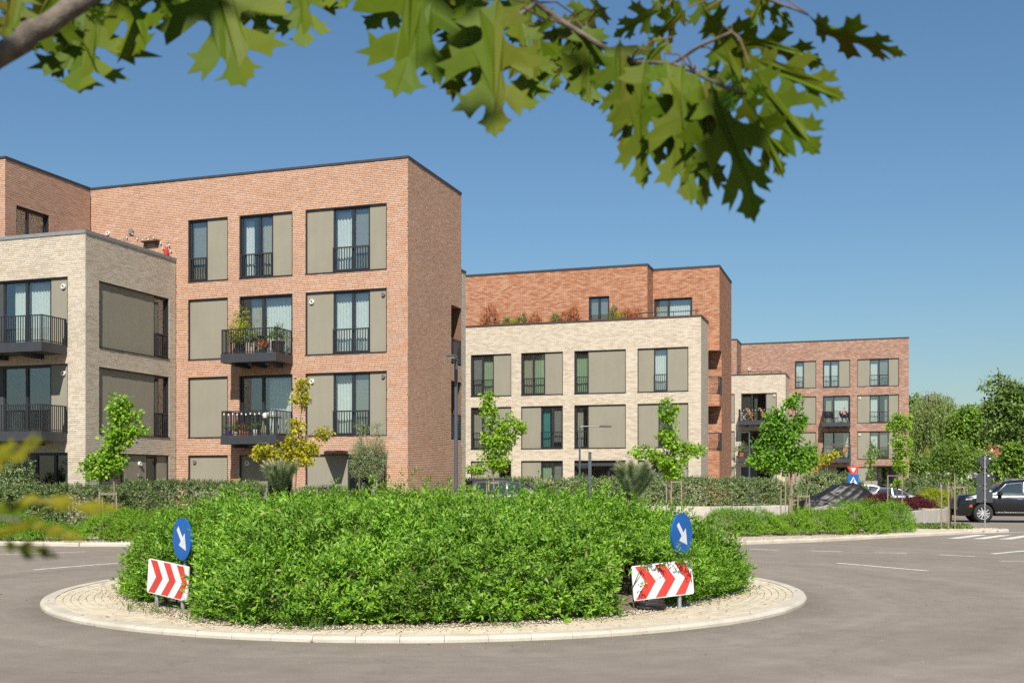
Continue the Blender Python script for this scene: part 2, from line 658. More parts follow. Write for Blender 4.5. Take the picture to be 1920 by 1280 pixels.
M['sign_white'] = plain('sign_white', (0.62, 0.63, 0.64), 0.4, var=0.10, scale=8)
M['sign_red'] = plain('sign_red', (0.49, 0.045, 0.035), 0.4, var=0.12, scale=5)
M['sign_back'] = plain('sign_back', (0.040, 0.043, 0.048), 0.55, var=0.12)
M['black'] = plain('black', (0.012, 0.012, 0.013), 0.5)
M['white_plastic'] = plain('white_plastic', (0.66, 0.65, 0.61), 0.5, var=0.06)
M['grey_plastic'] = plain('grey_plastic', (0.17, 0.16, 0.15), 0.6)
# foliage
M['privet'] = leaf_mat('privet', [(0, (0.074, 0.180, 0.015)), (0.35, (0.123, 0.264, 0.020)), (0.7, (0.187, 0.354, 0.028)), (0.94, (0.267, 0.438, 0.043)), (1, (0.267, 0.240, 0.088))], 0.32, 0.30, 0.9)
M['spirea'] = leaf_mat('spirea', [(0, (0.097, 0.207, 0.014)), (0.5, (0.175, 0.327, 0.021)), (1, (0.263, 0.425, 0.035))], 0.32, 0.2, 1.6)
M['variegated'] = leaf_mat('variegated', [(0, (0.067, 0.121, 0.031)), (0.5, (0.129, 0.190, 0.061)), (0.75, (0.213, 0.265, 0.110)), (1, (0.403, 0.437, 0.242))], 0.2, 0.2, 1.0)
M['dark_hedge'] = leaf_mat('dark_hedge', [(0, (0.052, 0.098, 0.026)), (0.5, (0.098, 0.155, 0.044)), (0.8, (0.167, 0.224, 0.077)), (1, (0.299, 0.333, 0.165))], 0.18, 0.22, 1.0, 0.4, 0.5)
M['maple'] = leaf_mat('maple', [(0, (0.116, 0.247, 0.014)), (0.5, (0.198, 0.364, 0.022)), (1, (0.314, 0.468, 0.034))], 0.38, 0.22, 1.3)
M['maple_deep'] = leaf_mat('maple_deep', [(0, (0.068, 0.182, 0.014)), (0.5, (0.120, 0.280, 0.019)), (1, (0.210, 0.377, 0.031))], 0.36, 0.22, 1.3)
M['maple_yellow'] = leaf_mat('maple_yellow', [(0, (0.204, 0.230, 0.012)), (0.5, (0.360, 0.345, 0.016)), (1, (0.480, 0.414, 0.024))], 0.36, 0.25, 1.3)
M['olive_leaf'] = leaf_mat('olive_leaf', [(0, (0.101, 0.149, 0.061)), (0.5, (0.189, 0.243, 0.108)), (1, (0.365, 0.392, 0.230))], 0.2, 0.15, 2)
M['pine_needle'] = leaf_mat('pine_needle', [(0, (0.098, 0.150, 0.065)), (0.6, (0.176, 0.234, 0.104)), (1, (0.286, 0.338, 0.189))], 0.15, 0.2, 3)
M['pine_candle'] = plain('pine_candle', (0.40, 0.30, 0.19), 0.8, var=0.25, scale=40)
M['willow'] = leaf_mat('willow', [(0, (0.125, 0.198, 0.047)), (0.5, (0.198, 0.277, 0.068)), (1, (0.284, 0.356, 0.106))], 0.3, 0.3, 0.6)
M['far_dark'] = leaf_mat('far_dark', [(0, (0.083, 0.144, 0.032)), (0.5, (0.135, 0.223, 0.044)), (1, (0.225, 0.310, 0.070))], 0.3, 0.3, 0.6)
M['far_mid'] = leaf_mat('far_mid', [(0, (0.087, 0.169, 0.022)), (0.5, (0.138, 0.247, 0.026)), (1, (0.217, 0.325, 0.043))], 0.3, 0.3, 0.6)
M['barberry'] = leaf_mat('barberry', [(0, (0.055, 0.010, 0.014)), (0.6, (0.10, 0.018, 0.022)), (1, (0.17, 0.04, 0.035))], 0.25, 0.2, 2, tcol=(1.4, 0.6, 0.6))
M['golden'] = leaf_mat('golden', [(0, (0.19, 0.24, 0.014)), (0.6, (0.29, 0.33, 0.018)), (1, (0.38, 0.40, 0.03))], 0.3, 0.15, 2)
M['photinia'] = leaf_mat('photinia', [(0, (0.208, 0.068, 0.033)), (0.5, (0.400, 0.112, 0.048)), (0.8, (0.528, 0.195, 0.075)), (1, (0.208, 0.255, 0.045))], 0.25, 0.2, 2, tcol=(1.3, 0.8, 0.6))
M['grass'] = leaf_mat('grass', [(0, (0.050, 0.110, 0.014)), (1, (0.120, 0.190, 0.030))], 0.25, 0.3, 2)
M['oak_leaf'] = leaf_mat('oak_leaf', [(0, (0.119, 0.196, 0.008)), (0.5, (0.149, 0.220, 0.009)), (0.85, (0.172, 0.214, 0.011)), (1, (0.185, 0.179, 0.018))], 0.58, 0.15, 7, 0.55, 0.25, (1.3, 1.3, 0.4))
M['oak_gold'] = leaf_mat('oak_gold', [(0, (0.192, 0.200, 0.009)), (1, (0.272, 0.246, 0.014))], 0.45, 0.2, 7, 0.5, 0.25, (1.3, 1.2, 0.4))

# ------------------------------------------------------------------ ground and roads
RC = Vector((-6.97, 16.84, 0))          # centre of the roundabout


def flat(name, poly, z, mat, label, cat, thick=None):
    mb = MB()
    if thick:
        mb.prism(poly, z - thick, z, 'ad')
    else:
        n = len(poly)
        ar = sum(poly[i][0] * poly[(i + 1) % n][1] - poly[(i + 1) % n][0] * poly[i][1] for i in range(n))
        pp = poly if ar > 0 else list(reversed(poly))
        mb.add([(p[0], p[1], z) for p in pp], [tuple(range(n))])
    o = mb.build(name, mat)
    return tag(o, label, cat, kind='structure')


def terrain():
    mb = MB()
    rings = [0, 20, 60, 150, 400, 1200, 2500]
    n = 48
    pts = [(0, 30, -0.03)]
    for r in rings[1:]:
        for k in range(n):
            a = 2 * math.pi * k / n
            pts.append((r * math.cos(a), 30 + r * math.sin(a), -0.03))
    fs = [(0, 1 + k, 1 + (k + 1) % n) for k in range(n)]
    for i in range(len(rings) - 2):
        b0, b1 = 1 + i * n, 1 + (i + 1) * n
        for k in range(n):
            fs.append((b0 + k, b1 + k, b1 + (k + 1) % n, b0 + (k + 1) % n))
    mb.add(pts, fs)
    return mb


tag(terrain().build('ground', M['soil']), 'bare pale earth all around the streets and houses', 'ground', kind='structure')
flat('road', [(-70, 6.5), (70, 6.5), (70, 96), (-1.0, 96), (-10, 66), (-14, 33), (-24, 30), (-70, 30)], 0.0, M['asphalt'], 'worn grey brown asphalt road circling the planted roundabout', 'road')


def marking(quads, label, name='road_marking', group='white lines on the asphalt'):
    mb = MB()
    for q in quads:
        mb.add([(p[0], p[1], 0.004) for p in q], [tuple(range(len(q)))])
    return tag(mb.build(name, M['white_paint']), label, 'road marking', group, 'structure')


def strip(p, q, w):
    p, q = Vector((*p, 0)), Vector((*q, 0))
    t = (q - p).normalized()
    s = Vector((-t.y, t.x, 0)) * w / 2
    return [p - s, q - s, q + s, p + s]


for (p, q, w, lb) in [
    ((-3.17, 29.56), (-2.38, 29.35), 0.12, 'short white dash beside the shrubs, leftmost of the row of dashes'),
    ((-1.57, 29.27), (-0.78, 29.19), 0.12, 'short white dash, second from the left in the row of dashes'),
    ((0.0, 29.12), (0.76, 29.05), 0.12, 'short white dash, third from the left in the row of dashes'),
    ((1.49, 28.66), (2.29, 28.33), 0.12, 'short white dash, rightmost of the row of four dashes'),
    ((-0.8, 25.14), (1.02, 23.48), 0.12, 'long thin white line nearest the right end of the roundabout'),
    ((-16.26, 18.03), (-15.8, 20.17), 0.12, 'long thin white line nearest the left end of the roundabout'),
    ((-21.2, 20.4), (-19.16, 23.1), 0.12, 'faint white line beside the gravel edge on the left'),
    ((2.76, 29.5), (4.6, 32.6), 0.16, 'slanting white line in front of the zebra stripes'),
    ((2.7, 26.9), (3.9, 27.3), 0.12, 'short white line at the right edge below the slanting line'),
    ((2.2, 40.0), (9.0, 46.0), 0.12, 'thin white line behind the kerb tip near the black car'),
]:
    marking([strip(p, q, w)], lb)
for k, lb in enumerate(['zebra stripe nearest the kerb of the planted verge', 'second zebra stripe counted from the planted verge', 'third zebra stripe counted from the planted verge', 'fourth zebra stripe counted from the planted verge', 'fifth zebra stripe counted from the planted verge']):
    x0 = 2.16 + 0.74 * k
    marking([[(x0, 37.05), (x0 + 0.36, 37.05), (x0 + 1.45, 39.95), (x0 + 1.09, 39.95)]], 'white painted ' + lb, 'zebra_stripe', 'stripes of the zebra crossing')

# ---- roundabout: kerb ring, concentric rows of pavers, gravel bed
R_OUT, R_KERB, R_PLANT = 6.0, 5.80, 4.62
mb = MB()
n = 96
for r0, r1, z0, z1 in ((0, R_KERB + 0.02, 0.035, 0.035),):
    mb.add([(RC.x, RC.y, z0)] + [(RC.x + r1 * math.cos(2 * math.pi * k / n), RC.y + r1 * math.sin(2 * math.pi * k / n), z1) for k in range(n)],
           [(0, 1 + k, 1 + (k + 1) % n) for k in range(n)])
roundabout = tag(mb.build('roundabout_paving', M['joint']), 'cream block paving ring round the planted roundabout island', 'paving', kind='structure')


def kerb_mesh(length, w, h, name='kerb_stone'):
    mb = MB()
    mb.prism([(-w / 2, -0.1), (w / 2, -0.1), (w / 2, h - 0.035), (w / 2 - 0.015, h - 0.012), (w / 2 - 0.045, h), (-w / 2, h)], -length / 2, length / 2)
    return mb.mesh(name)


nk = 76
kmb = MB()
prof = [(5.80, -0.1), (6.0, -0.1), (6.0, 0.033), (5.985, 0.055), (5.955, 0.067), (5.80, 0.067)]
kn = 4
half = math.pi / nk - 0.0004
for j in range(kn + 1):
    a = -half + 2 * half * j / kn
    kmb.v += [(r_ * math.cos(a) - 5.9, r_ * math.sin(a), z_) for r_, z_ in prof]
for j in range(kn):
    for i in range(len(prof)):
        i2 = (i + 1) % len(prof)
        kmb.f.append([j * 6 + i, j * 6 + i2, (j + 1) * 6 + i2, (j + 1) * 6 + i])
        kmb.uv.append(None)
kmb.f += [list(reversed(range(6))), [kn * 6 + i for i in range(6)]]
kmb.uv += [None, None]
km = kmb.mesh('kerb_stone')
for k in range(nk):
    a = 2 * math.pi * (k + 0.5) / nk
    o = link('kerb_stone', km, M['kerb'], roundabout)
    o.location = (RC.x + 5.9 * math.cos(a), RC.y + 5.9 * math.sin(a), random.uniform(-0.002, 0.002))
    o.rotation_euler = (0, 0, a)
pavers = []
rows = 11
pw = (R_KERB - R_PLANT) / rows
for i in range(rows):
    r = R_PLANT + pw * (i + 0.5)
    m = int(2 * math.pi * r / 0.2)
    off = random.random()
    for k in range(m):
        a = 2 * math.pi * (k + off) / m
        c = Vector((RC.x + r * math.cos(a), RC.y + r * math.sin(a), 0.0))
        pavers.append((c.length, c, a, 2 * math.pi * r / m))
pavers.sort(key=lambda t: t[0])
pv = MB()
pv.box(-pw / 2 + 0.0025, pw / 2 - 0.0025, -0.097, 0.097, 0.02, 0.0555, skip=('-z',))
pv.box(-pw / 2 + 0.006, pw / 2 - 0.006, -0.0935, 0.0935, 0.0555, 0.058, skip=('-z',))
paver_me = pv.mesh('paver')
paver_me.materials.append(M['paver'])
rest = MB()
for i, (dist, c, a, ln) in enumerate(pavers):
    dz = random.uniform(-0.0025, 0.0025)
    if i < 300:
        o = link('paver', paver_me, None, roundabout)
        o.location = (c.x, c.y, dz)
        o.rotation_euler = (random.uniform(-.01, .01), random.uniform(-.01, .01), a)
    else:
        ca, sa = math.cos(a), math.sin(a)
        rest.fr = (c.x, c.y, ca, sa, -sa, ca)
        rest.box(-pw / 2 + 0.004, pw / 2 - 0.004, -ln / 2 + 0.004, ln / 2 - 0.004, 0.02, 0.058 + dz, skip=('-z',))
o = rest.build('paver_rows', M['paver'], roundabout)
o['kind'] = 'stuff'
def edge_r(a):
    """Radius of the planting's edge: the shrubs spill furthest over the paving on the near side."""
    d = (np.asarray(a) + math.radians(74) + math.pi) % (2 * math.pi) - math.pi
    return 4.78 + 0.16 * np.sin(np.asarray(a) * 3 + 1) + 0.12 * np.sin(np.asarray(a) * 7 + 0.5) + 0.62 * np.exp(-(d / 0.55) ** 2)


# gravel bed in the middle, slightly mounded, and loose stones along its edge
mb = MB()
n, rr = 72, [0, 1.5, 3, 4, 4.4]
P = [(RC.x, RC.y, 0.25)]
for r in rr[1:]:
    for k in range(n):
        a = 2 * math.pi * k / n
        w = float(edge_r(a)) if r > 4.2 else r
        P.append((RC.x + w * math.cos(a), RC.y + w * math.sin(a), 0.064 + 0.20 * max(0, 1 - (w / 4.6) ** 2)))
fs = [(0, 1 + k, 1 + (k + 1) % n) for k in range(n)]
for i in range(len(rr) - 2):
    b0, b1 = 1 + i * n, 1 + (i + 1) * n
    fs += [(b0 + k, b1 + k, b1 + (k + 1) % n, b0 + (k + 1) % n) for k in range(n)]
mb.add(P, fs)
tag(mb.build('planting_bed', M['soil']), 'brown mulch bed under the roundabout shrubs', 'gravel bed', kind='structure')


def stones(name, pts, size, mat, label, cat='gravel', rng=RNG):
    """Loose stones: one squashed, jittered octahedron each."""
    base = np.array([(1, 0, 0), (-1, 0, 0), (0, 1, 0), (0, -1, 0), (0, 0, 0.7), (0, 0, -0.7)], dtype=float)
    F = np.array([(0, 2, 4), (2, 1, 4), (1, 3, 4), (3, 0, 4), (2, 0, 5), (1, 2, 5), (3, 1, 5), (0, 3, 5)])
    n = len(pts)
    s = size * rng.uniform(0.5, 1.5, (n, 1, 1))
    j = rng.uniform(0.6, 1.3, (n, 6, 1))
    a = rng.uniform(0, 2 * math.pi, n)
    ca, sa = np.cos(a)[:, None], np.sin(a)[:, None]
    V = base[None] * j * s
    X = V[..., 0] * ca - V[..., 1] * sa
    Y = V[..., 0] * sa + V[..., 1] * ca
    V = np.stack([X, Y, V[..., 2]], -1) + np.asarray(pts)[:, None, :]
    Fs = (F[None] + (np.arange(n) * 6)[:, None, None]).reshape(-1, 3)
    return tag(link(name, np_mesh(name, V, [Fs]), mat), label, cat, kind='stuff')


n = 9000
a = RNG.uniform(0, 2 * math.pi, n)
r = np.abs(RNG.normal(0, 0.24, n))
r = edge_r(a) + 0.05 - r * RNG.choice([1, 1, 1, -0.5], n)
pts = np.stack([RC.x + r * np.cos(a), RC.y + r * np.sin(a), np.full(n, 0.075)], 1)
stones('gravel', pts, 0.012, M['gravel'], 'loose cream gravel spilling round the foot of the shrubs')

# ---- planted verge behind the roundabout
def arc(cx, cy, r, a0, a1, n):
    return [(cx + r * math.cos(math.radians(a0 + (a1 - a0) * i / (n - 1))), cy + r * math.sin(math.radians(a0 + (a1 - a0) * i / (n - 1)))) for i in range(n)]


front = [(-70, 24.3), (-34, 24.3), (-27, 24.4), (-23.06, 24.75), (-20.9, 25.0)]
front += arc(RC.x, RC.y, 15.3, 145.5, 77.0, 15)
front += [(-1.5, 34.0), (0.65, 37.24), (1.7, 38.7), (2.7, 40.1), (3.6, 41.3), (4.45, 42.35)]
back = [(4.3, 42.9), (3.2, 43.9), (1.2, 45.6), (-0.6, 47.0), (-3, 50), (-9.5, 56.5), (-12, 56.6), (-70, 35.5)]
flat('verge', front + back, 0.085, M['gravel_bed'], 'gravel mulched planting strip between the road and the flats', 'verge', 0.2)
verge_kerb = MB()
edge = [Vector((*p, 0)) for p in front + [back[0]]]
run = []
for p, q in zip(edge[:-1], edge[1:]):
    ln = (q - p).length
    m = max(1, round(ln / 1.0))
    run += [(p + (q - p) * k / m, p + (q - p) * (k + 1) / m) for k in range(m)]
verge_kerb.bar((4.45, 42.35, 0.02), (4.3, 42.9, 0.02), 0.14, 0.1)
vk = tag(verge_kerb.build('verge_kerb', M['kerb']), 'pale concrete kerb along the planted verge', 'kerb', kind='structure')
unit = kerb_mesh(1.0, 0.15, 0.11)
unit.materials.append(M['kerb'])
for p, q in run:
    c = (p + q) / 2
    if c.x < -32:
        continue
    t = (q - p)
    o = link('kerb_stone', unit, None, vk)
    ang = math.atan2(t.y, t.x)
    o.location = (c.x, c.y, random.uniform(-0.006, 0.004))
    o.rotation_euler = (random.uniform(-.008, .008), 0, ang - math.pi / 2 + random.uniform(-.006, .006))
    o.scale = (1, t.length - 0.012, 1)
# paved crossing place with slabs on the verge
walk = [(0.80, 37.62), (1.62, 38.76), (2.62, 40.2), (3.0, 40.75), (1.3, 41.7), (-0.2, 39.9), (-0.55, 38.4)]
pav = flat('footpath', walk, 0.115, M['paver'], 'small cream paved footpath leading to the zebra crossing', 'footpath', 0.05)
n = 2600
i = RNG.integers(0, len(run), n)
pp = []
for k in i:
    p, q = run[k]
    c = p + (q - p) * RNG.random()
    t = (q - p).normalized()
    inw = Vector((-t.y, t.x, 0))
    d = 0.08 + abs(RNG.normal(0, 0.5))
    if c.x > 1.2:
        d *= 0.5
    c = c + inw * d
    if c.x > -30:
        pp.append((c.x, c.y, 0.095))
stones('loose_gravel', np.array(pp), 0.025, M['gravel'], 'loose cream stones strewn along the verge kerb')
n = 700
xs = RNG.uniform(2.2, 4.2, n)
ys = 41.9 + RNG.normal(0, 0.45, n) + (xs - 3) * 0.55
stones('gravel_patch', np.stack([xs, ys, np.full(n, 0.09)], 1), 0.03, M['gravel'], 'patch of yellow gravel at the foot of the sign post seen from behind')

# ---- raised beds with concrete walls behind the verge
BED_Z = 0.58


def raised_bed(poly, label, wlabel, name='retaining_wall'):
    flat('raised_bed', poly, BED_Z - 0.06, M['gravel_bed'], label, 'planting bed', 0.5)
    root = empty(name, (*poly[0], 0), wlabel, 'wall')
    n = len(poly)
    for i in range(n):
        p, q = Vector((*poly[i], 0)), Vector((*poly[(i + 1) % n], 0))
        ln = (q - p).length
        m = max(1, round(ln / 2.0))
        t = (q - p) / m
        for k in range(m):
            a, b = p + t * k, p + t * (k + 1)
            g = t.normalized() * 0.006
            mb = MB()
            mb.bar(a + g + Vector((0, 0, BED_Z / 2)), b - g + Vector((0, 0, BED_Z / 2)), 0.16, BED_Z)
            o = mb.build('wall_panel', M['concrete'], root, True)
            soften(o, 0.012, 1)
    return root


raised_bed([(1.24, 47.25), (3.25, 53.4), (2.9, 60), (-2.2, 60.0), (-2.6, 50.8)], 'raised bed of red and golden shrubs beside the parked cars', 'white concrete retaining wall beside the black car')
raised_bed([(-26, 51.9), (-7.6, 53.7), (-4.2, 57.2), (-6.2, 58.6), (-8.4, 56.6), (-26, 56.4)], 'long raised bed in front of the middle block of flats', 'white concrete wall below the clipped hedge of the middle block')
flat('parking_paving', [(-4.1, 57.3), (-3.4, 51.2), (-2.7, 60), (2.8, 60.2), (3.3, 92.4), (-11.0, 88.6), (-8.6, 57.0)], 0.006, M['concrete'], 'pale paved parking place between the middle and far flats', 'paving')
flat('near_lawn', [(-9, -9), (9, -9), (9, 6.2), (-9, 6.2)], 0.05, M['soil'], 'strip of bare earth where the near oak stands', 'verge', 0.15)


# ------------------------------------------------------------------ buildings
def cells(a0, a1, z0, z1, holes):
    A = sorted({a0, a1} | {min(max(h[k], a0), a1) for h in holes for k in (0, 1)})
    Z = sorted({z0, z1} | {min(max(h[k], z0), z1) for h in holes for k in (2, 3)})
    for i in range(len(A) - 1):
        for j in range(len(Z) - 1):
            ca, cz = (A[i] + A[i + 1]) / 2, (Z[j] + Z[j + 1]) / 2
            if any(h[0] < ca < h[1] and h[2] < cz < h[3] for h in holes):
                continue
            yield A[i], A[i + 1], Z[j], Z[j + 1]


def wall_quads(mb, a0, a1, z0, z1, holes, d=0.0, reveal=0.2, no_reveal=()):
    for c in cells(a0, a1, z0, z1, list(holes) + list(no_reveal)):
        mb.add([(c[0], d, c[2]), (c[1], d, c[2]), (c[1], d, c[3]), (c[0], d, c[3])], [(0, 1, 2, 3)],
               [[(c[0], c[2]), (c[1], c[2]), (c[1], c[3]), (c[0], c[3])]])
    for (h0, h1, y0, y1) in holes:
        for P in ([(h0, d, y0), (h0, d - reveal, y0), (h0, d - reveal, y1), (h0, d, y1)],
                  [(h1, d, y0), (h1, d, y1), (h1, d - reveal, y1), (h1, d - reveal, y0)],
                  [(h0, d, y1), (h0, d - reveal, y1), (h1, d - reveal, y1), (h1, d, y1)],
                  [(h0, d, y0), (h1, d, y0), (h1, d - reveal, y0), (h0, d - reveal, y0)]):
            uv = [(p[0] + p[1], p[2]) for p in P]
            mb.add(P, [(0, 1, 2, 3)], [uv])


COURSE = 1 / 15.0


def bricks(fr, a0, a1, z0, z1, holes, start_gap=0.0, rng=random):
    """Bricks as (a_start, a_end, z_bottom, z_top, dist): courses of stretchers broken where openings cut them."""
    out = []
    c0, c1 = round(z0 / COURSE), round(z1 / COURSE)
    for c in range(c0, c1):
        zb, zt = c * COURSE, (c + 1) * COURSE
        zm = (zb + zt) / 2
        cuts = sorted((h[0], h[1]) for h in holes if h[2] < zm < h[3])
        spans, x = [], a0
        for h0, h1 in cuts:
            if h0 > x:
                spans.append((x, min(h0, a1)))
            x = max(x, h1)
        if x < a1:
            spans.append((x, a1))
        off = rng.uniform(0, 0.25)
        for s0, s1 in spans:
            k = math.floor((s0 - off) / 0.25)
            while True:
                p, q = max(s0, off + k * 0.25), min(s1, off + (k + 1) * 0.25)
                if p >= s1 - 1e-6:
                    break
                if q - p > 0.03:
                    out.append((p, q, zb, zt))
                k += 1
    return out


def brick_box(mb, b, depth=0.013, rng=random):
    p, q, zb, zt = b
    d1 = rng.uniform(-0.003, 0.0035)
    mb.box(p + 0.0055, q - 0.0055, -depth, d1, zb + 0.0075, zt - 0.0075 + rng.uniform(-0.0015, 0.0015), skip=('-d',))


def to_world(fr, a, d, z):
    return Vector((fr[0] + fr[2] * a + fr[4] * d, fr[1] + fr[3] * a + fr[5] * d, z))


def seeded(a, z):
    return random.Random(int(abs(a) * 977 + z * 131))


def curtain(fr, a0, a1, z0, z1, mat, parent, d=-0.36, wave=0.13, amp=0.03):
    n = max(6, int((a1 - a0) / wave * 5))
    mb = MB(fr)
    r = seeded(a0, z0)
    P = []
    ph = r.uniform(0, 6)
    for i in range(n + 1):
        a = a0 + (a1 - a0) * i / n
        w = math.sin(2 * math.pi * (a - a0) / wave + ph + 0.6 * math.sin(a * 7)) * amp
        P += [(a, d + w * 1.2, z0), (a, d + w * 0.7, z1)]
    mb.add(P, [(2 * i, 2 * i + 2, 2 * i + 3, 2 * i + 1) for i in range(n)])
    mb.smooth = True
    return mb.build('curtain', mat, parent)


def french_rail(fr, root, a0, a1, z0, h=0.93, d=0.0, single=True, gap=0.105):
    mb = MB(fr)
    mb.box(a0 + 0.01, a1 - 0.01, d - 0.04, d - 0.005, z0 + h - 0.045, z0 + h)
    mb.box(a0 + 0.01, a1 - 0.01, d - 0.035, d - 0.01, z0 + 0.07, z0 + 0.105)
    for ae in (a0 + 0.01, a1 - 0.035):
        mb.box(ae, ae + 0.025, d - 0.036, d - 0.009, z0 + 0.02, z0 + h - 0.045)
    n = max(2, round((a1 - a0) / gap))
    pos = [a0 + (a1 - a0) * (k + 0.5) / n for k in range(n)]
    if not single:
        for a in pos:
            mb.box(a - 0.012, a + 0.012, d - 0.034, d - 0.011, z0 + 0.105, z0 + h - 0.045)
    o = mb.build('railing', M['dark_metal'], root, True)
    if single:
        me = None
        for a in pos:
            if me is None:
                b = MB(fr)
                b.box(-0.013, 0.013, -0.034, -0.011, 0.105, h - 0.045)
                b.fr = (0, 0, fr[2], fr[3], fr[4], fr[5])
                b.v = []
                b.f = []
                b.uv = []
                b.box(-0.013, 0.013, -0.034, -0.011, 0.105, h - 0.045)
                me = b.mesh('railing_bar')
                me.materials.append(M['dark_metal'])
            ob = link('railing_bar', me, None, o)
            ob.location = to_world(fr, a, d, z0)
    return o


def window(fr, root, a0, a1, z0, z1, mull=(), cur='sheer', d=-0.10, glass='window_glass', transom=None, fw=0.065):
    """One glazed unit: frame mesh with pane and curtain sub-parts."""
    mb = MB(fr)
    mb.box(a0, a0 + fw, d - 0.07, d, z0, z1)
    mb.box(a1 - fw, a1, d - 0.07, d, z0, z1)
    mb.box(a0 + fw, a1 - fw, d - 0.07, d, z1 - fw, z1)
    mb.box(a0 + fw, a1 - fw, d - 0.07, d, z0, z0 + fw)
    xs = [a0 + fw] + [m for m in mull] + [a1 - fw]
    for m in mull:
        mb.box(m - 0.055, m + 0.055, d - 0.068, d - 0.002, z0 + fw, z1 - fw)
    w = mb.build('window', M['dark_metal'], root, True)
    edges = []
    for i in range(len(xs) - 1):
        lo = xs[i] + (0.055 if i > 0 else 0)
        hi = xs[i + 1] - (0.055 if i < len(xs) - 2 else 0)
        edges.append((lo, hi))
    for i, (lo, hi) in enumerate(edges):
        # the sliding leaf sits in its own thin sash, deeper than the fixed pane
        p = MB(fr)
        dd = d - 0.03 - 0.012 * (i % 2)
        p.box(lo, hi, dd - 0.012, dd, z0 + fw, z1 - fw)
        p.build('pane', M[glass], w)
    spec = cur if isinstance(cur, (list, tuple)) else [cur] * len(edges)
    for (lo, hi), cname in zip(edges, spec):
        if not cname:
            continue
        if cname == 'blind':
            b = MB(fr)
            zz = z0 + fw + (z1 - z0) * seeded(lo, z0).choice([0.0, 0.12, 0.3])
            nsl = 14
            for k in range(nsl):
                s0 = zz + (z1 - fw - zz) * k / nsl
                s1 = zz + (z1 - fw - zz) * (k + 1) / nsl
                b.add([(lo, d - 0.17, s0), (hi, d - 0.17, s0), (hi, d - 0.145, s1 - 0.005), (lo, d - 0.145, s1 - 0.005)], [(0, 1, 2, 3)])
            b.build('blind', M['blind'], w)
        elif ':' in cname:
            mname, s, e = cname.split(':')
            curtain(fr, lo + (hi - lo) * float(s), lo + (hi - lo) * float(e), z0 + 0.05, z1 - 0.1, M[mname], w)
        else:
            curtain(fr, lo - 0.05, hi + 0.05, z0 + 0.05, z1 - 0.08, M[cname], w)
    return w


def panel(fr, root, a0, a1, z0, z1, d=-0.085, mat='render_panel'):
    mb = MB(fr)
    mb.box(a0, a1, d - 0.08, d, z0, z1)
    return mb.build('infill_panel', M[mat], root, True)


def surround(fr, root, a0, a1, z0, z1, d=-0.02, depth=0.13, t=0.035):
    """Dark folded metal lining of an opening, with a sill that stands proud."""
    mb = MB(fr)
    mb.box(a0, a0 + t, d - depth, d, z0 + t, z1 - t)
    mb.box(a1 - t, a1, d - depth, d, z0 + t, z1 - t)
    mb.box(a0, a1, d - depth, d, z1 - t, z1)
    mb.box(a0 - 0.012, a1 + 0.012, d - depth, d + 0.045, z0 - 0.006, z0 + t * 0.9)
    return mb.build('opening_lining', M['dark_metal'], root, True)


def opening(fr, root, h, segs, rail=None, single=True, lining=True):
    """h = (a0, a1, z0, z1); segs = list of ('p', a0, a1) or ('g', a0, a1, mullions, curtains) or ('d', ...)."""
    a0, a1, z0, z1 = h
    t = 0.036
    if lining:
        surround(fr, root, a0, a1, z0, z1)
    for s in segs:
        lo, hi = max(s[1], a0 + t), min(s[2], a1 - t)
        if s[0] == 'p':
            panel(fr, root, lo, hi, z0 + t, z1 - t, d=s[3] if len(s) > 3 else -0.085, mat=s[4] if len(s) > 4 else 'render_panel')
        else:
            window(fr, root, lo, hi, z0 + t, z1 - t, s[3], s[4], glass=s[5] if len(s) > 5 else 'window_glass')
            if rail:
                french_rail(fr, root, lo, hi, z0, single=single)


def vent(fr, root, a, z, d=-0.085, r=0.095, mat='white_plastic'):
    mb = MB(fr)
    n = 20
    ring = []
    for rr_, dd in ((r, d), (r, d + 0.05), (r * 0.8, d + 0.075), (r * 0.55, d + 0.07), (r * 0.5, d + 0.03)):
        ring.append([(a + rr_ * math.cos(2 * math.pi * k / n), dd, z + rr_ * math.sin(2 * math.pi * k / n)) for k in range(n)])
    P = [p for rg in ring for p in rg]
    fs = []
    for i in range(len(ring) - 1):
        fs += [(i * n + k, i * n + (k + 1) % n, (i + 1) * n + (k + 1) % n, (i + 1) * n + k) for k in range(n)]
    fs.append(tuple(range(4 * n, 5 * n)))
    mb.add(P, fs)
    o = mb.build('vent_cap', M[mat], root, True)
    c = MB(fr)
    c.disc((a, z), r * 0.34, d + 0.035, d + 0.055, 12)
    c.build('vent_plug', M['grey_plastic'], o)
    return o


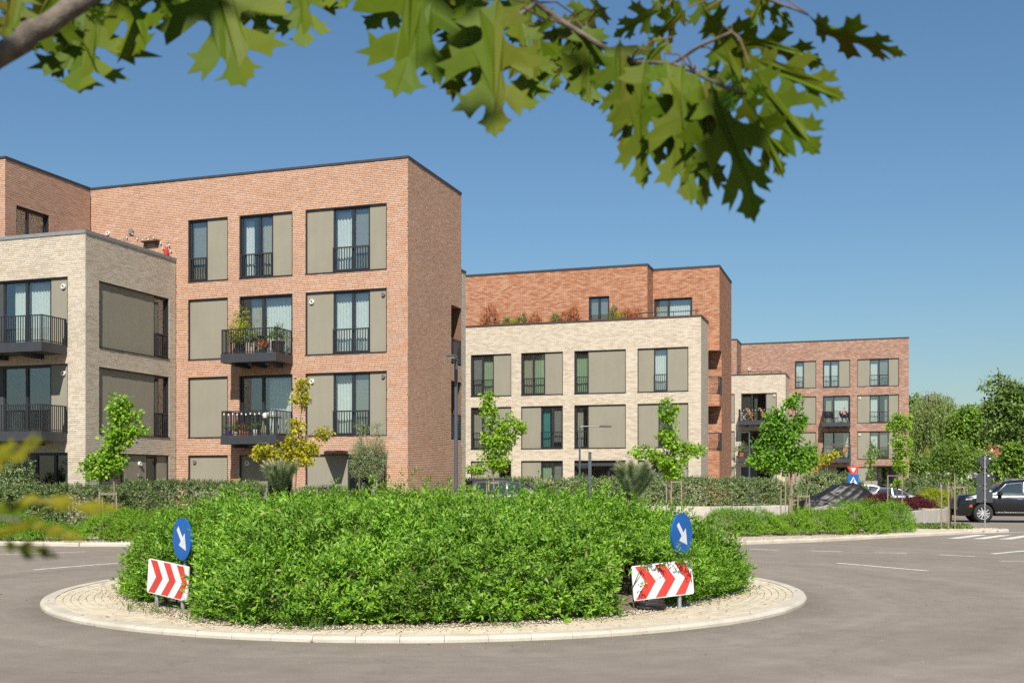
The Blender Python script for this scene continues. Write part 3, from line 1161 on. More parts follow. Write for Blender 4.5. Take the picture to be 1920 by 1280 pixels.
def balcony(fr, root, a0, a1, proj, ztop, thick=0.28, rail_h=0.93, single=True, gap=0.1, beams=True):
    mb = MB(fr)
    mb.box(a0, a1, 0.004, proj, ztop - thick, ztop)
    mb.box(a0 - 0.012, a1 + 0.012, proj - 0.03, proj + 0.012, ztop - thick - 0.02, ztop + 0.02)
    mb.box(a0 - 0.013, a0 + 0.03, 0.004, proj - 0.03, ztop - thick - 0.02, ztop + 0.02)
    mb.box(a1 - 0.03, a1 + 0.013, 0.004, proj - 0.03, ztop - thick - 0.02, ztop + 0.02)
    if beams:
        for f in (0.2, 0.5, 0.8):
            a = a0 + (a1 - a0) * f
            mb.box(a - 0.06, a + 0.06, 0.004, proj - 0.12, ztop - thick - 0.14, ztop - thick - 0.001)
    b = mb.build('balcony', M['fascia'], root, True)
    r = MB(fr)
    zt = ztop + rail_h
    pr = proj - 0.05
    r.box(a0, a1, pr - 0.02, pr + 0.02, zt - 0.035, zt)
    r.box(a0, a1, pr - 0.014, pr + 0.014, ztop + 0.06, ztop + 0.09)
    for a in (a0, a1 - 0.04):
        r.box(a, a + 0.04, 0.01, pr - 0.02, zt - 0.035, zt)
        r.box(a + 0.006, a + 0.034, 0.01, pr - 0.014, ztop + 0.06, ztop + 0.09)
        r.box(a, a + 0.04, pr - 0.021, pr + 0.021, ztop + 0.02, zt - 0.035)
        r.box(a, a + 0.04, 0.01, 0.05, ztop + 0.02, zt - 0.035)
    n = max(2, round((a1 - a0) / gap))
    spots = [(a0 + (a1 - a0) * k / n, pr) for k in range(1, n)]
    m = max(2, round(pr / gap))
    for k in range(1, m):
        spots += [(a0 + 0.02, pr * k / m), (a1 - 0.02, pr * k / m)]
    if not single:
        for a, d in spots:
            r.box(a - 0.011, a + 0.011, d - 0.011, d + 0.011, ztop + 0.02, zt - 0.035)
    ro = r.build('handrail', M['dark_metal'], b)
    if single:
        bb = MB((0, 0, fr[2], fr[3], fr[4], fr[5]))
        bb.box(-0.012, 0.012, -0.012, 0.012, 0.02, rail_h - 0.035)
        me = bb.mesh('railing_bar')
        me.materials.append(M['dark_metal'])
        for a, d in spots:
            o = link('railing_bar', me, None, b)
            o.location = to_world(fr, a, d, ztop)
    return b


def coping(root, path, z, w=0.34, h=0.085, name='coping', mat='coping', inset=0.12):
    """Folded metal cap following a roof edge (list of (x, y)), outer face standing 25 mm proud on the left-hand... of travel."""
    for i in range(len(path) - 1):
        p, q = Vector((*path[i], 0)), Vector((*path[i + 1], 0))
        t = (q - p).normalized()
        nrm = Vector((t.y, -t.x, 0))
        c = nrm * (0.028 - w / 2)
        ext = 0.0
        mb = MB()
        mb.bar(p + c + Vector((0, 0, z - h / 2 + 0.03 + 0.003 * (i % 2))), q + c + t * ext + Vector((0, 0, z - h / 2 + 0.03 + 0.003 * (i % 2))), w, h)
        mb.build(name, M[mat], root, True)


def walls_closed(root, fp, z0, z1, mat, name='wall'):
    """Plain outer walls on faces the camera never fronts. fp: list of ((x0, y0), (x1, y1))."""
    mb = MB()
    for (x0, y0), (x1, y1) in fp:
        ln = math.hypot(x1 - x0, y1 - y0)
        mb.add([(x0, y0, z0), (x1, y1, z0), (x1, y1, z1), (x0, y0, z1)], [(0, 1, 2, 3)], [[(0, z0), (ln, z0), (ln, z1), (0, z1)]])
    return mb.build(name, M[mat], root, True)


def floors(root, x0, x1, y0, y1, levels, roof=None, part_h=2.4):
    mb = MB()
    for z in levels:
        mb.box(x0 + 0.45, x1 - 0.45, y0 + 0.45, y1 - 0.45, z - 0.25, z)
    if y1 - y0 > 4:
        mb.box(x0 + 0.5, x1 - 0.5, y0 + 3.6, y0 + 3.72, 0.05, levels[-1] + part_h)
    mb.build('floor_slab', M['interior'], root, True)
    if roof:
        mb = MB()
        mb.box(x0 + 0.06, x1 - 0.06, y0 + 0.06, y1 - 0.06, roof - 0.55, roof - 0.25)
        mb.build('roof', M['roofing'], root, True)


# ---------------- the near block (orange brick with a cream brick wing)
Z1, Z2, Z3, ZP, ZR = 3.4667, 6.4667, 9.4667, 10.4, 13.4667
H1, H2, H3, HG = 5.8, 8.8, 11.8667, 2.8
YA, XA = 36.12, -15.92
A = empty('apartment_building', (-22, 40, 0), 'nearest block of flats in orange brick with a cream brick wing', 'building', 'blocks of flats')
FA = (0, YA, 1, 0, 0, -1)
SA = (XA, 0, 0, 1, 1, 0)
UF = (0, 31.61, 1, 0, 0, -1)
US = (-29.7, 0, 0, 1, 1, 0)
CF = (0, 30.99, 1, 0, 0, -1)
CS = (-25.7, 0, 0, 1, 1, 0)
RB = (-15.97, 0, 0, 1, 1, 0)
hA = {}
for nm, (x0, x1) in {'w1': (-25.15, -23.39), 'w2': (-22.88, -20.61), 'w3': (-20.06, -16.76)}.items():
    for row, (z0, z1) in enumerate(((Z3, H3), (Z2, H2), (Z1, H1), (-0.2, HG))):
        hA[nm, row] = (x0, x1, z0, z1)
hidA = [(-29.7, -25.7, -1, ZP)]
mb = MB(FA)
wall_quads(mb, -29.7, XA, 0, ZR, hA.values(), d=-0.013, no_reveal=hidA)
mb2 = MB(SA)
logA = [(40.35, 41.46, Z1, H1), (40.35, 41.46, Z2, H2)]
wall_quads(mb2, YA, 41.46, 0, ZR, logA, d=-0.013, reveal=1.25)
mb3 = MB(US)
hU = [(32.15, 33.81, ZP - 0.5, H3)]
wall_quads(mb3, 31.61, YA, ZP - 0.3, ZR, hU, d=-0.013)
mb4 = MB(UF)
wall_quads(mb4, -34, -29.7, ZP - 0.3, ZR, [], d=-0.013)
allm = MB()
for b in (mb, mb2, mb3, mb4):
    o_ = len(allm.v)
    allm.v += b.v
    allm.f += [[k + o_ for k in f] for f in b.f]
    allm.uv += b.uv
allm.build('brick_wall', M['red_mortar'], A, True)

bl = []
for fr, lst in ((FA, bricks(FA, -29.7 + 0.014, XA, 0, ZR, list(hA.values()) + hidA)), (SA, bricks(SA, YA + 0.016, 41.46, 0, ZR, logA)),
                (US, bricks(US, 31.61 + 0.016, YA - 0.016, ZP - 0.3, ZR, hU)), (UF, bricks(UF, -34, -29.7, ZP - 0.3, ZR, []))):
    bl += [(fr, b) for b in lst]
mb = MB()
for fr, b in bl:
    mb.fr = fr
    mb.flip = True
    brick_box(mb, b)
o = mb.build('brickwork', M['red_brick'], A, True)
o['kind'] = 'stuff'

# cream wing
hC = [(-30.6, -26.44, Z2, H2 + 0.0667), (-30.6, -26.44, Z1, H1 + 0.0667), (-30.6, -26.44, -0.2, HG)]
hS = [(31.7, 35.68, Z2, H2), (31.7, 35.68, Z1, H1), (31.7, 35.68, -0.2, HG)]
mb = MB(CF)
wall_quads(mb, -34, -25.7, 0, ZP, hC, d=-0.013)
mb2 = MB(CS)
wall_quads(mb2, 30.99, YA, 0, ZP, hS, d=-0.013)
mb3 = MB(RB)
wall_quads(mb3, 41.46, 42.1, 0, ZP, [], d=-0.013)
for b in (mb2,):
    o_ = len(mb.v)
    mb.v += b.v
    mb.f += [[k + o_ for k in f] for f in b.f]
    mb.uv += b.uv
mb.build('cream_wall', M['cream_mortar'], A, True)
mb3.build('cream_wall', M['cream_mortar'], A, True)
cl = []
for fr, lst in ((CF, bricks(CF, -34, -25.7, 0, ZP, hC)), (CS, bricks(CS, 30.99 + 0.016, YA - 0.01, 0, ZP, hS)), (RB, bricks(RB, 41.47, 42.1, 0, ZP, []))):
    cl += [(fr, b) for b in lst]


def view_size(fr, b):
    p, q, zb, zt = b
    c = to_world(fr, (p + q) / 2, 0, (zb + zt) / 2)
    dep = -SY * c.x + CY * c.y
    u = (CY * c.x + SY * c.y) / dep
    if abs(u) > 0.466 or zb < 1.9:
        return 0
    view = (c - Vector((0, 0, CAM_H))).normalized()
    nrm = Vector((fr[4], fr[5], 0))
    return (q - p) * (zt - zb) * max(0, -view.dot(nrm)) / dep ** 2


cl.sort(key=lambda t: -view_size(*t))
full = {}
mb = MB()
for i, (fr, b) in enumerate(cl):
    if i < 300:
        ln = round(b[1] - b[0], 3)
        key = (fr, ln)
        if key not in full:
            t = MB((0, 0) + fr[2:])
            t.flip = True
            t.box(-ln / 2 + 0.0045, ln / 2 - 0.0045, -0.013, 0.0, 0.006, COURSE - 0.006, skip=('-d',))
            full[key] = t.mesh('brick')
            full[key].materials.append(M['cream_brick'])
        o = link('brick', full[key], None, A)
        o.location = to_world(fr, (b[0] + b[1]) / 2, random.uniform(-0.003, 0.004), b[2]) - A.location
    else:
        mb.fr = fr
        mb.flip = True
        brick_box(mb, b)
o = mb.build('cream_brickwork', M['cream_brick'], A, True)
o['kind'] = 'stuff'

# openings of the orange front
opening(FA, A, hA['w1', 0], [('g', -25.15, -24.33, (), ['blind']), ('p', -24.33, -23.39)], rail=True)
opening(FA, A, hA['w2', 0], [('g', -22.88, -21.47, (-22.07,), ['sheer:0:0.5', 'beige_curtain']), ('p', -21.47, -20.61)], rail=True)
opening(FA, A, hA['w3', 0], [('p', -20.06, -18.95), ('g', -18.95, -17.46, (-18.15,), ['sheer', 'blind']), ('p', -17.46, -16.76)], rail=True)
opening(FA, A, hA['w1', 1], [('p', -25.15, -23.39)])
opening(FA, A, hA['w2', 1], [('g', -22.88, -20.61, (-21.91,), ['beige_curtain:0.3:1', 'sheer'])])
opening(FA, A, hA['w3', 1], [('p', -20.06, -18.95), ('g', -18.95, -17.46, (-18.15,), ['sheer', 'sheer']), ('p', -17.46, -16.76)], rail=True)
opening(FA, A, hA['w1', 2], [('p', -25.15, -23.39)])
opening(FA, A, hA['w2', 2], [('g', -22.88, -20.61, (-21.91,), [None, 'sheer:0.05:1'])])
opening(FA, A, hA['w3', 2], [('p', -20.06, -18.95), ('g', -18.95, -17.46, (-18.15,), ['sheer', 'blind']), ('p', -17.46, -16.76)], rail=True)
opening(FA, A, hA['w1', 3], [('p', -25.15, -23.39)])
opening(FA, A, hA['w2', 3], [('p', -22.88, -21.72), ('g', -21.72, -20.61, (), [None], 'dim_glass')])
opening(FA, A, hA['w3', 3], [('p', -20.06, -18.32)])
balcony(FA, A, -22.9, -20.6, 1.2, Z2)
balcony(FA, A, -22.9, -20.6, 1.2, Z1)
for a, z, mt in ((-19.83, 8.45, 'white_plastic'), (-19.83, 5.5, 'white_plastic'), (-22.58, 2.5, 'white_plastic')):
    vent(FA, A, a, z, mat=mt)
for a, z in ((-16.92, 8.57), (-16.92, 5.6), (-24.9, 2.55)):
    vent(FA, A, a, z, r=0.075, mat='grey_plastic')
# entrance: recessed door, brown fins and a folded canopy
mb = MB(FA)
mb.box(-18.32, -18.25, -1.0, 0.0, 0, 2.76)
mb.box(-18.25, -17.35, -0.92, -0.86, 2.35, 2.76)
mb.box(-18.25, -18.15, -0.92, -0.86, 0.0, 2.35)
mb.box(-17.45, -17.35, -0.92, -0.86, 0.0, 2.35)
door = mb.build('entrance_door', M['dark_metal'], A, True)
mb = MB(FA)
mb.box(-18.15, -17.45, -0.90, -0.885, 0.05, 2.35)
mb.build('pane', M['dim_glass'], door)
mb = MB(FA)
mb.box(-18.12, -18.09, -0.86, -0.80, 0.75, 1.75)
mb.build('handle', M['galvanised'], door)
mb = MB(FA)
mb.box(-17.35, -17.18, -1.0, -0.05, 0, 1.62)
mb.box(-17.35, -17.18, -1.0, -0.35, 1.62, 2.76)
mb.build('entrance_panel', M['render_panel'], A, True)
mb = MB(FA)
mb.box(-17.18, -16.8, -0.35, -0.3, 0, 2.76)
mb.box(-18.25, -16.8, -1.1, -1.0, 0, 2.76)
mb.build('entrance_back', M['grey_panel'], A, True)
for k in range(4):
    a = -17.14 + 0.105 * k
    mb = MB(FA)
    mb.box(a, a + 0.045, -0.29, -0.02, 0, 2.76)
    mb.build('fin', M['brown_slat'], A, True)
mb = MB(FA)
mb.prism([(-19.3, 0.005), (-18.3, 0.005), (-18.3, 1.0), (-18.55, 1.0)], 2.84, 2.91, 'ad')
mb.build('canopy', M['brown_slat'], A, True)
mb = MB(FA)
mb.box(-18.82, -18.7, -0.085, -0.04, 1.28, 1.42)
mb.build('intercom', M['black'], A, True)

# openings of the cream wing
for row, (z0, z1) in enumerate(((Z2, H2 + 0.0667), (Z1, H1 + 0.0667))):
    opening(CF, A, (-30.6, -26.44, z0, z1), [('p', -30.6, -29.28, -0.085, 'grey_panel'), ('g', -29.28, -27.2, (-28.27,), [['sheer:0.2:1', 'sheer'], [None, None]][row]), ('p', -27.2, -26.44)])
    balcony(CF, A, -31.6, -26.47, 1.22, z0)
    vent(CF, A, -26.67, z1 - 0.33)
    opening(CS, A, (31.7, 35.68, z0, H2 if row == 0 else H1), [('p', 31.7, 34.86), ('g', 34.86, 35.68, (), [['blind'], ['beige_curtain:0:0.4']][row])], rail=True)
opening(CF, A, hC[2], [('p', -30.6, -27.85, -0.085, 'grey_panel'), ('g', -27.85, -26.44, (-27.05,), [None, 'green_curtain:0.2:1'], 'dim_glass')])
opening(CS, A, hS[2], [('g', 31.7, 33.15, (), ['sheer:0.4:1'], 'dim_glass'), ('p', 33.15, 34.4), ('g', 34.4, 35.05, (), [None], 'dim_glass'), ('p', 35.05, 35.68)])
vent(CS, A, 34.0, 2.45, r=0.08)
mb = MB(CS)
mb.box(33.9, 34.08, -0.085, -0.01, 1.98, 2.1)
mb.build('wall_lamp', M['grey_plastic'], A, True)
# upper window beside the terrace
opening(US, A, hU[0], [('g', 32.15, 33.81, (32.82,), ['beige_curtain', 'beige_curtain'])])
vent(FA, A, -28.85, 11.62, d=0.0, r=0.09)
# rear corner balconies of the orange side
for z0, z1 in ((Z1, H1), (Z2, H2)):
    mb = MB()
    mb.add([(XA - 1.2, 40.35, z0), (XA - 1.2, 41.46, z0), (XA - 1.2, 41.46, z1), (XA - 1.2, 40.35, z1)], [(0, 1, 2, 3)], [[(0, z0), (1.1, z0), (1.1, z1), (0, z1)]])
    mb.build('loggia_wall', M['cream_brickwork'], A, True)
    french_rail(SA, A, 40.35, 41.46, z0, 1.02, single=False)
coping(A, [(-34, 31.61), (-29.7, 31.61), (-29.7, YA), (XA, YA), (XA, 41.46), (-29.7, 41.46)], ZR)
coping(A, [(-34, 30.99), (-25.7, 30.99), (-25.7, YA)], ZP, mat='zinc', h=0.12)
coping(A, [(-15.97, 41.46), (-15.97, 42.1)], ZP)
walls_closed(A, [((-34, 30.99), (-34, 48)), ((-34, 48), (-20, 48)), ((-20, 48), (-20, 42.1)), ((-20, 42.1), (-15.97, 42.1))], 0, ZP, 'cream_brickwork', 'rear_wall')
walls_closed(A, [((XA, 41.46), (-34, 41.46)), ((-34, 41.46), (-34, 31.61))], ZP - 0.3, ZR, 'orange_brickwork', 'rear_wall')
floors(A, -34, XA - 0.8, YA, 41.46, (Z1, Z2, Z3))
floors(A, -34, -25.7, 30.99, YA + 0.4, (Z1, Z2, ZP - 0.3), part_h=-0.3)
mb = MB()
mb.box(-33.9, XA - 0.05, YA + 0.05, 41.4, ZR - 0.55, ZR - 0.3)
mb.box(-33.9, -29.75, 31.66, YA + 0.05, ZR - 0.55, ZR - 0.3)
mb.box(-33.9, -20.1, 41.5, 47.9, ZP - 0.5, ZP - 0.3)
mb.box(-20.1, -16.02, 41.5, 42.05, ZP - 0.5, ZP - 0.3)
mb.build('roof', M['roofing'], A, True)

# ---------------- the middle block
B = empty('apartment_building', (-15, 61, 0), 'middle block of flats with cream brick front and orange brick top floor', 'building', 'blocks of flats')
YB, XB = 57.0, -8.56
FB = (0, YB, 1, 0, 0, -1)
SB = (XB, 0, 0, 1, 1, 0)
UB = (0, 58.0, 1, 0, 0, -1)
UBS = (-11.58, 0, 0, 1, 1, 0)
RF = (0, 59.6, 1, 0, 0, -1)
RS = (-7.96, 0, 0, 1, 1, 0)
hB = {}
for k, (x0, x1) in enumerate(((-21.32, -18.95), (-18.38, -16.01), (-15.37, -12.54), (-11.91, -9.22))):
    hB[k, 0] = (x0, x1, 6.5, 8.82)
    hB[k, 1] = (x0, x1, 3.57, 5.9)
    hB[k, 2] = (x0, x1, -0.2, 2.92)
mb = MB(FB)
wall_quads(mb, -26, XB, 0, 10.42, hB.values())
m2 = MB(SB)
wall_quads(m2, YB, 59.6, 0, 10.42, [])
for b in (m2,):
    o_ = len(mb.v)
    mb.v += b.v
    mb.f += [[k + o_ for k in f] for f in b.f]
    mb.uv += b.uv
mb.build('cream_wall', M['cream_brickwork'], B, True)
hUB = [(-14.82, -13.67, 9.9, 11.86)]
hRF = [(-11.53, -9.43, 9.9, 11.83)]
lgB = [(-9.6, -7.96, 6.05, 8.89), (-9.6, -7.96, 3.0, 5.88)]
lgS = [(59.6, 60.5, 6.05, 8.89), (59.6, 60.5, 3.0, 5.88)]
mb = MB(UB)
wall_quads(mb, -26, -11.58, 10.1, 13.46, hUB)
m2 = MB(UBS)
wall_quads(m2, 58.0, 59.6, 10.1, 13.46, [])
m3 = MB(RF)
wall_quads(m3, -11.58, -7.96, 10.1, 13.46, hRF)
m4 = MB(RF)
wall_quads(m4, XB, -7.96, 0, 10.1, [], no_reveal=lgB)
m5 = MB(RS)
wall_quads(m5, 59.6, 64.8, 0, 13.46, [], no_reveal=lgS)
m6 = MB()
for (z0, z1) in ((6.05, 8.89), (3.0, 5.88)):
    for (p, q) in (((-9.6, 60.5), (-7.96, 60.5)), ((-9.6, 59.6), (-9.6, 60.5))):
        ln = math.hypot(q[0] - p[0], q[1] - p[1])
        m6.add([(*p, z0), (*q, z0), (*q, z1), (*p, z1)], [(0, 1, 2, 3)], [[(0, z0), (ln, z0), (ln, z1), (0, z1)]])
    for z in (z0 + 0.45, z1):
        m6.add([(-9.6, 59.6, z), (-7.96, 59.6, z), (-7.96, 60.5, z), (-9.6, 60.5, z)], [(0, 1, 2, 3)], [[(0, 0), (1.6, 0), (1.6, .9), (0, .9)]])
    ln = 0.9
    m6.add([(XB, 59.599, z0), (-7.96, 59.599, z0), (-7.96, 59.599, z0 + 0.45), (XB, 59.599, z0 + 0.45)], [(0, 1, 2, 3)], [[(XB, z0), (-7.96, z0), (-7.96, z0 + .45), (XB, z0 + .45)]])
    m6.add([(-7.959, 59.6, z0), (-7.959, 60.5, z0), (-7.959, 60.5, z0 + 0.45), (-7.959, 59.6, z0 + 0.45)], [(0, 1, 2, 3)], [[(59.6, z0), (60.5, z0), (60.5, z0 + .45), (59.6, z0 + .45)]])
for b in (m2, m3, m4, m5, m6):
    o_ = len(mb.v)
    mb.v += b.v
    mb.f += [[k + o_ for k in f] for f in b.f]
    mb.uv += b.uv
mb.build('brick_wall', M['orange_brickwork'], B, True)
gc, sh = 'green_curtain', 'sheer'
opening(FB, B, hB[0, 0], [('g', -21.32, -19.99, (-20.65,), ['blind', gc]), ('p', -19.99, -18.95)], True, False)
opening(FB, B, hB[1, 0], [('g', -18.38, -17.03, (-17.7,), ['beige_curtain', gc]), ('p', -17.03, -16.01)], True, False)
opening(FB, B, hB[2, 0], [('g', -15.37, -14.59, (), [gc]), ('p', -14.59, -12.54)], True, False)
opening(FB, B, hB[3, 0], [('p', -11.91, -11.05), ('g', -11.05, -10.32, (), [sh]), ('p', -10.32, -9.22)], True, False)
opening(FB, B, hB[0, 1], [('g', -21.32, -20.01, (-20.65,), ['beige_curtain', gc]), ('p', -20.01, -18.95)], True, False)
opening(FB, B, hB[1, 1], [('p', -18.38, -17.27), ('g', -17.27, -16.01, (-16.61,), ['teal_curtain:0:0.7', 'blind'])], True, False)
opening(FB, B, hB[2, 1], [('g', -15.37, -14.59, (), ['beige_curtain:0:0.5']), ('p', -14.59, -12.54)], True, False)
opening(FB, B, hB[3, 1], [('p', -11.91, -10.81), ('g', -10.81, -10.05, (), [None]), ('p', -10.05, -9.22)], True, False)
opening(FB, B, hB[0, 2], [('p', -21.32, -19.7), ('g', -19.7, -18.95, (), [None], 'dim_glass')])
opening(FB, B, hB[1, 2], [('p', -18.38, -17.27), ('g', -17.27, -16.01, (-16.61,), [gc, 'blind'])])
opening(FB, B, hB[2, 2], [('g', -15.37, -12.54, (-14.5, -13.5), ['blind', None, 'beige_curtain'], 'dim_glass')])
opening(FB, B, hB[3, 2], [('p', -11.91, -11.2), ('p', -11.2, -9.83, -0.6, 'grey_panel'), ('p', -9.83, -9.22)])
mb = MB(FB)
mb.box(-15.3, -12.6, 0.005, 0.16, 2.62, 2.78)
mb.build('awning_case', M['fascia'], B, True)
vent(FB, B, -9.45, 2.72, r=0.09, mat='grey_plastic')
opening(UB, B, hUB[0], [('g', -14.82, -13.67, (-14.25,), ['blind', 'blind'])])
opening(RF, B, hRF[0], [('g', -11.53, -9.43, (-10.73,), ['beige_curtain', sh])])
for z0 in (6.5, 3.45):
    french_rail(RF, B, -9.5, -7.98, z0, 0.98, single=False, d=0.02)
    french_rail(RS, B, 59.62, 60.48, z0, 0.98, single=False, d=0.02)
coping(B, [(-26, 58.0), (-11.58, 58.0), (-11.58, 59.6), (-7.96, 59.6), (-7.96, 64.8), (-26, 64.8)], 13.46, h=0.11)
coping(B, [(-26, YB), (XB, YB), (XB, 59.6)], 10.42, h=0.10, mat='brown_slat')
mb = MB(FB)
for a in (-11.9, -11.0, -10.1, -9.2, -8.9):
    mb.box(a, a + 0.03, -0.45, -0.42, 10.42, 10.72)
mb.box(-12.2, -8.75, -0.46, -0.41, 10.72, 10.76)
mb.build('terrace_rail', M['dark_metal'], B, True)
walls_closed(B, [((-7.96, 64.8), (-26, 64.8)), ((-26, 64.8), (-26, YB))], 0, 13.46, 'orange_brickwork', 'rear_wall')
floors(B, -26, XB - 1.2, YB, 64.8, (3.5, 6.45, 10.3), None, 0.9)
mb = MB()
mb.box(-25.9, -11.65, 58.1, 64.7, 12.9, 13.15)
mb.box(-11.65, -8.05, 59.7, 64.7, 12.9, 13.15)
mb.build('roof', M['roofing'], B, True)

# ---------------- the far block
Cb = empty('apartment_building', (-4, 97, 0), 'farthest block of flats in purple brown brick with a cream corner', 'building', 'blocks of flats')
YC3 = 92.5
FC = (0, YC3, 1, 0, 0, -1)
SC = (2.58, 0, 0, 1, 1, 0)
UC = (-10.55, 0, 0, 1, 1, 0)
UCF = (0, 89.33, 1, 0, 0, -1)
CC = (0, 88.76, 1, 0, 0, -1)
CCS = (-6.68, 0, 0, 1, 1, 0)
hC3 = {}
for k, (x0, x1) in enumerate(((-6.22, -4.53), (-4.01, -1.88), (-1.34, 1.84))):
    hC3[k, 0] = (x0, x1, 9.42, 11.64)
    hC3[k, 1] = (x0, x1, 6.48, 8.75)
    hC3[k, 2] = (x0, x1, 3.6, 5.83)
    hC3[k, 3] = (x0, x1, -0.2, 2.97)
mb = MB(FC)
wall_quads(mb, -10.55, 2.58, 0, 13.25, hC3.values(), no_reveal=[(-10.55, -6.68, -1, 10.0)])
m2 = MB(SC)
wall_quads(m2, YC3, 101, 0, 13.25, [])
m3 = MB(UC)
hUC = [(90.6, 91.3, 10.2, 11.3)]
wall_quads(m3, 89.33, YC3, 10.0, 13.25, hUC)
m4 = MB(UCF)
wall_quads(m4, -16, -10.55, 10.0, 13.25, [])
for b in (m2, m3, m4):
    o_ = len(mb.v)
    mb.v += b.v
    mb.f += [[k + o_ for k in f] for f in b.f]
    mb.uv += b.uv
mb.build('brick_wall', M['purple_brickwork'], Cb, True)
hCC = [(-10.13, -7.36, 6.5, 8.81), (-10.13, -7.36, 3.55, 5.83), (-10.13, -7.36, -0.2, 2.95), (-13, -10.65, 6.5, 8.81), (-13, -10.65, 3.55, 5.83), (-13, -10.65, -0.2, 2.95)]
mb = MB(CC)
wall_quads(mb, -16, -6.68, 0, 10.33, hCC)
m2 = MB(CCS)
wall_quads(m2, 88.76, YC3, 0, 10.33, [])
o_ = len(mb.v)
mb.v += m2.v
mb.f += [[k + o_ for k in f] for f in m2.f]
mb.uv += m2.uv
mb.build('cream_wall', M['cream_brickwork'], Cb, True)
opening(FC, Cb, hC3[0, 0], [('g', -6.22, -5.49, (), [sh]), ('p', -5.49, -4.53)], True, False)
opening(FC, Cb, hC3[1, 0], [('g', -4.01, -2.73, (-3.39,), [sh, sh]), ('p', -2.73, -1.88)], True, False)
opening(FC, Cb, hC3[2, 0], [('p', -1.34, -0.38), ('g', -0.38, 1.08, (0.33,), [sh, 'blind']), ('p', 1.08, 1.84)], True, False)
opening(FC, Cb, hC3[0, 1], [('p', -6.22, -4.53)])
opening(FC, Cb, hC3[1, 1], [('g', -4.01, -1.88, (-3.16,), ['beige_curtain:0.2:0.8', sh])])
opening(FC, Cb, hC3[2, 1], [('p', -1.34, -0.38), ('g', -0.38, 1.08, (0.33,), [sh, 'beige_curtain:0.6:1']), ('p', 1.08, 1.84)], True, False)
opening(FC, Cb, hC3[0, 2], [('p', -6.22, -4.53)])
opening(FC, Cb, hC3[1, 2], [('g', -4.01, -1.88, (-3.16,), ['blind', 'sheer:0.6:1'])])
opening(FC, Cb, hC3[2, 2], [('p', -1.34, -0.38), ('g', -0.38, 1.08, (0.33,), [sh, 'blind']), ('p', 1.08, 1.84)], True, False)
opening(FC, Cb, hC3[0, 3], [('p', -6.22, -4.53)])
opening(FC, Cb, hC3[1, 3], [('p', -4.01, -2.95), ('g', -2.95, -1.88, (), [None], 'dim_glass')])
opening(FC, Cb, hC3[2, 3], [('p', -1.34, 0.21), ('g', 0.21, 1.1, (), [None], 'dim_glass'), ('p', 1.1, 1.84, -0.3, 'grey_panel')])
mb = MB(FC)
mb.box(-0.4, 1.84, 0.005, 1.0, 2.99, 3.06)
mb.build('canopy', M['fascia'], Cb, True)
for z0 in (6.5, 3.6):
    balcony(FC, Cb, -4.02, -1.86, 1.2, z0, single=False, gap=0.11)
    balcony(CC, Cb, -10.2, -7.3, 1.2, z0 + 0.05, single=False, gap=0.11)
for a, z in ((-1.15, 8.5), (-1.15, 5.55)):
    vent(FC, Cb, a, z, r=0.1)
vent(CC, Cb, -7.55, 8.6, r=0.1)
vent(FC, Cb, -9.9, 11.1, d=0.0, r=0.11)
for z0, z1, cc in ((6.5, 8.81, ['blind', 'green_curtain:0.1:0.35']), (3.55, 5.83, ['beige_curtain', None])):
    opening(CC, Cb, (-10.13, -7.36, z0, z1), [('g', -10.13, -8.17, (-9.28,), cc, 'dim_glass'), ('p', -8.17, -7.36)])
    opening(CC, Cb, (-13, -10.65, z0, z1), [('p', -13, -10.65)])
opening(CC, Cb, hCC[2], [('p', -10.13, -8.9, -0.085, 'grey_panel'), ('g', -8.9, -7.8, (), [None], 'dim_glass'), ('p', -7.8, -7.36)])
opening(CC, Cb, hCC[5], [('p', -13, -10.65)])
opening(UC, Cb, hUC[0], [('g', 90.6, 91.3, (), ['blind'])])
mb = MB(CC)
for a in (-10.5, -9.6, -8.7, -7.8, -7.1):
    mb.box(a, a + 0.03, -0.25, -0.22, 10.33, 10.52)
mb.box(-10.6, -7.0, -0.26, -0.21, 10.52, 10.56)
mb.build('terrace_rail', M['dark_metal'], Cb, True)
coping(Cb, [(-16, 89.33), (-10.55, 89.33), (-10.55, YC3), (2.58, YC3), (2.58, 101), (-16, 101)], 13.25, h=0.1)
coping(Cb, [(-16, 88.76), (-6.68, 88.76), (-6.68, YC3)], 10.33, h=0.1)
walls_closed(Cb, [((2.58, 101), (-16, 101)), ((-16, 101), (-16, 88.76))], 0, 13.25, 'purple_brickwork', 'rear_wall')
floors(Cb, -16, 2.58, YC3, 101, (3.5, 6.45, 9.4), 13.25)
floors(Cb, -16, -6.7, 88.76, YC3 + 0.4, (3.5, 6.45, 10.0), None, -0.3)

# ------------------------------------------------------------------ foliage builders
def unit(v):
    return v / np.maximum(np.linalg.norm(v, axis=-1, keepdims=True), 1e-9)


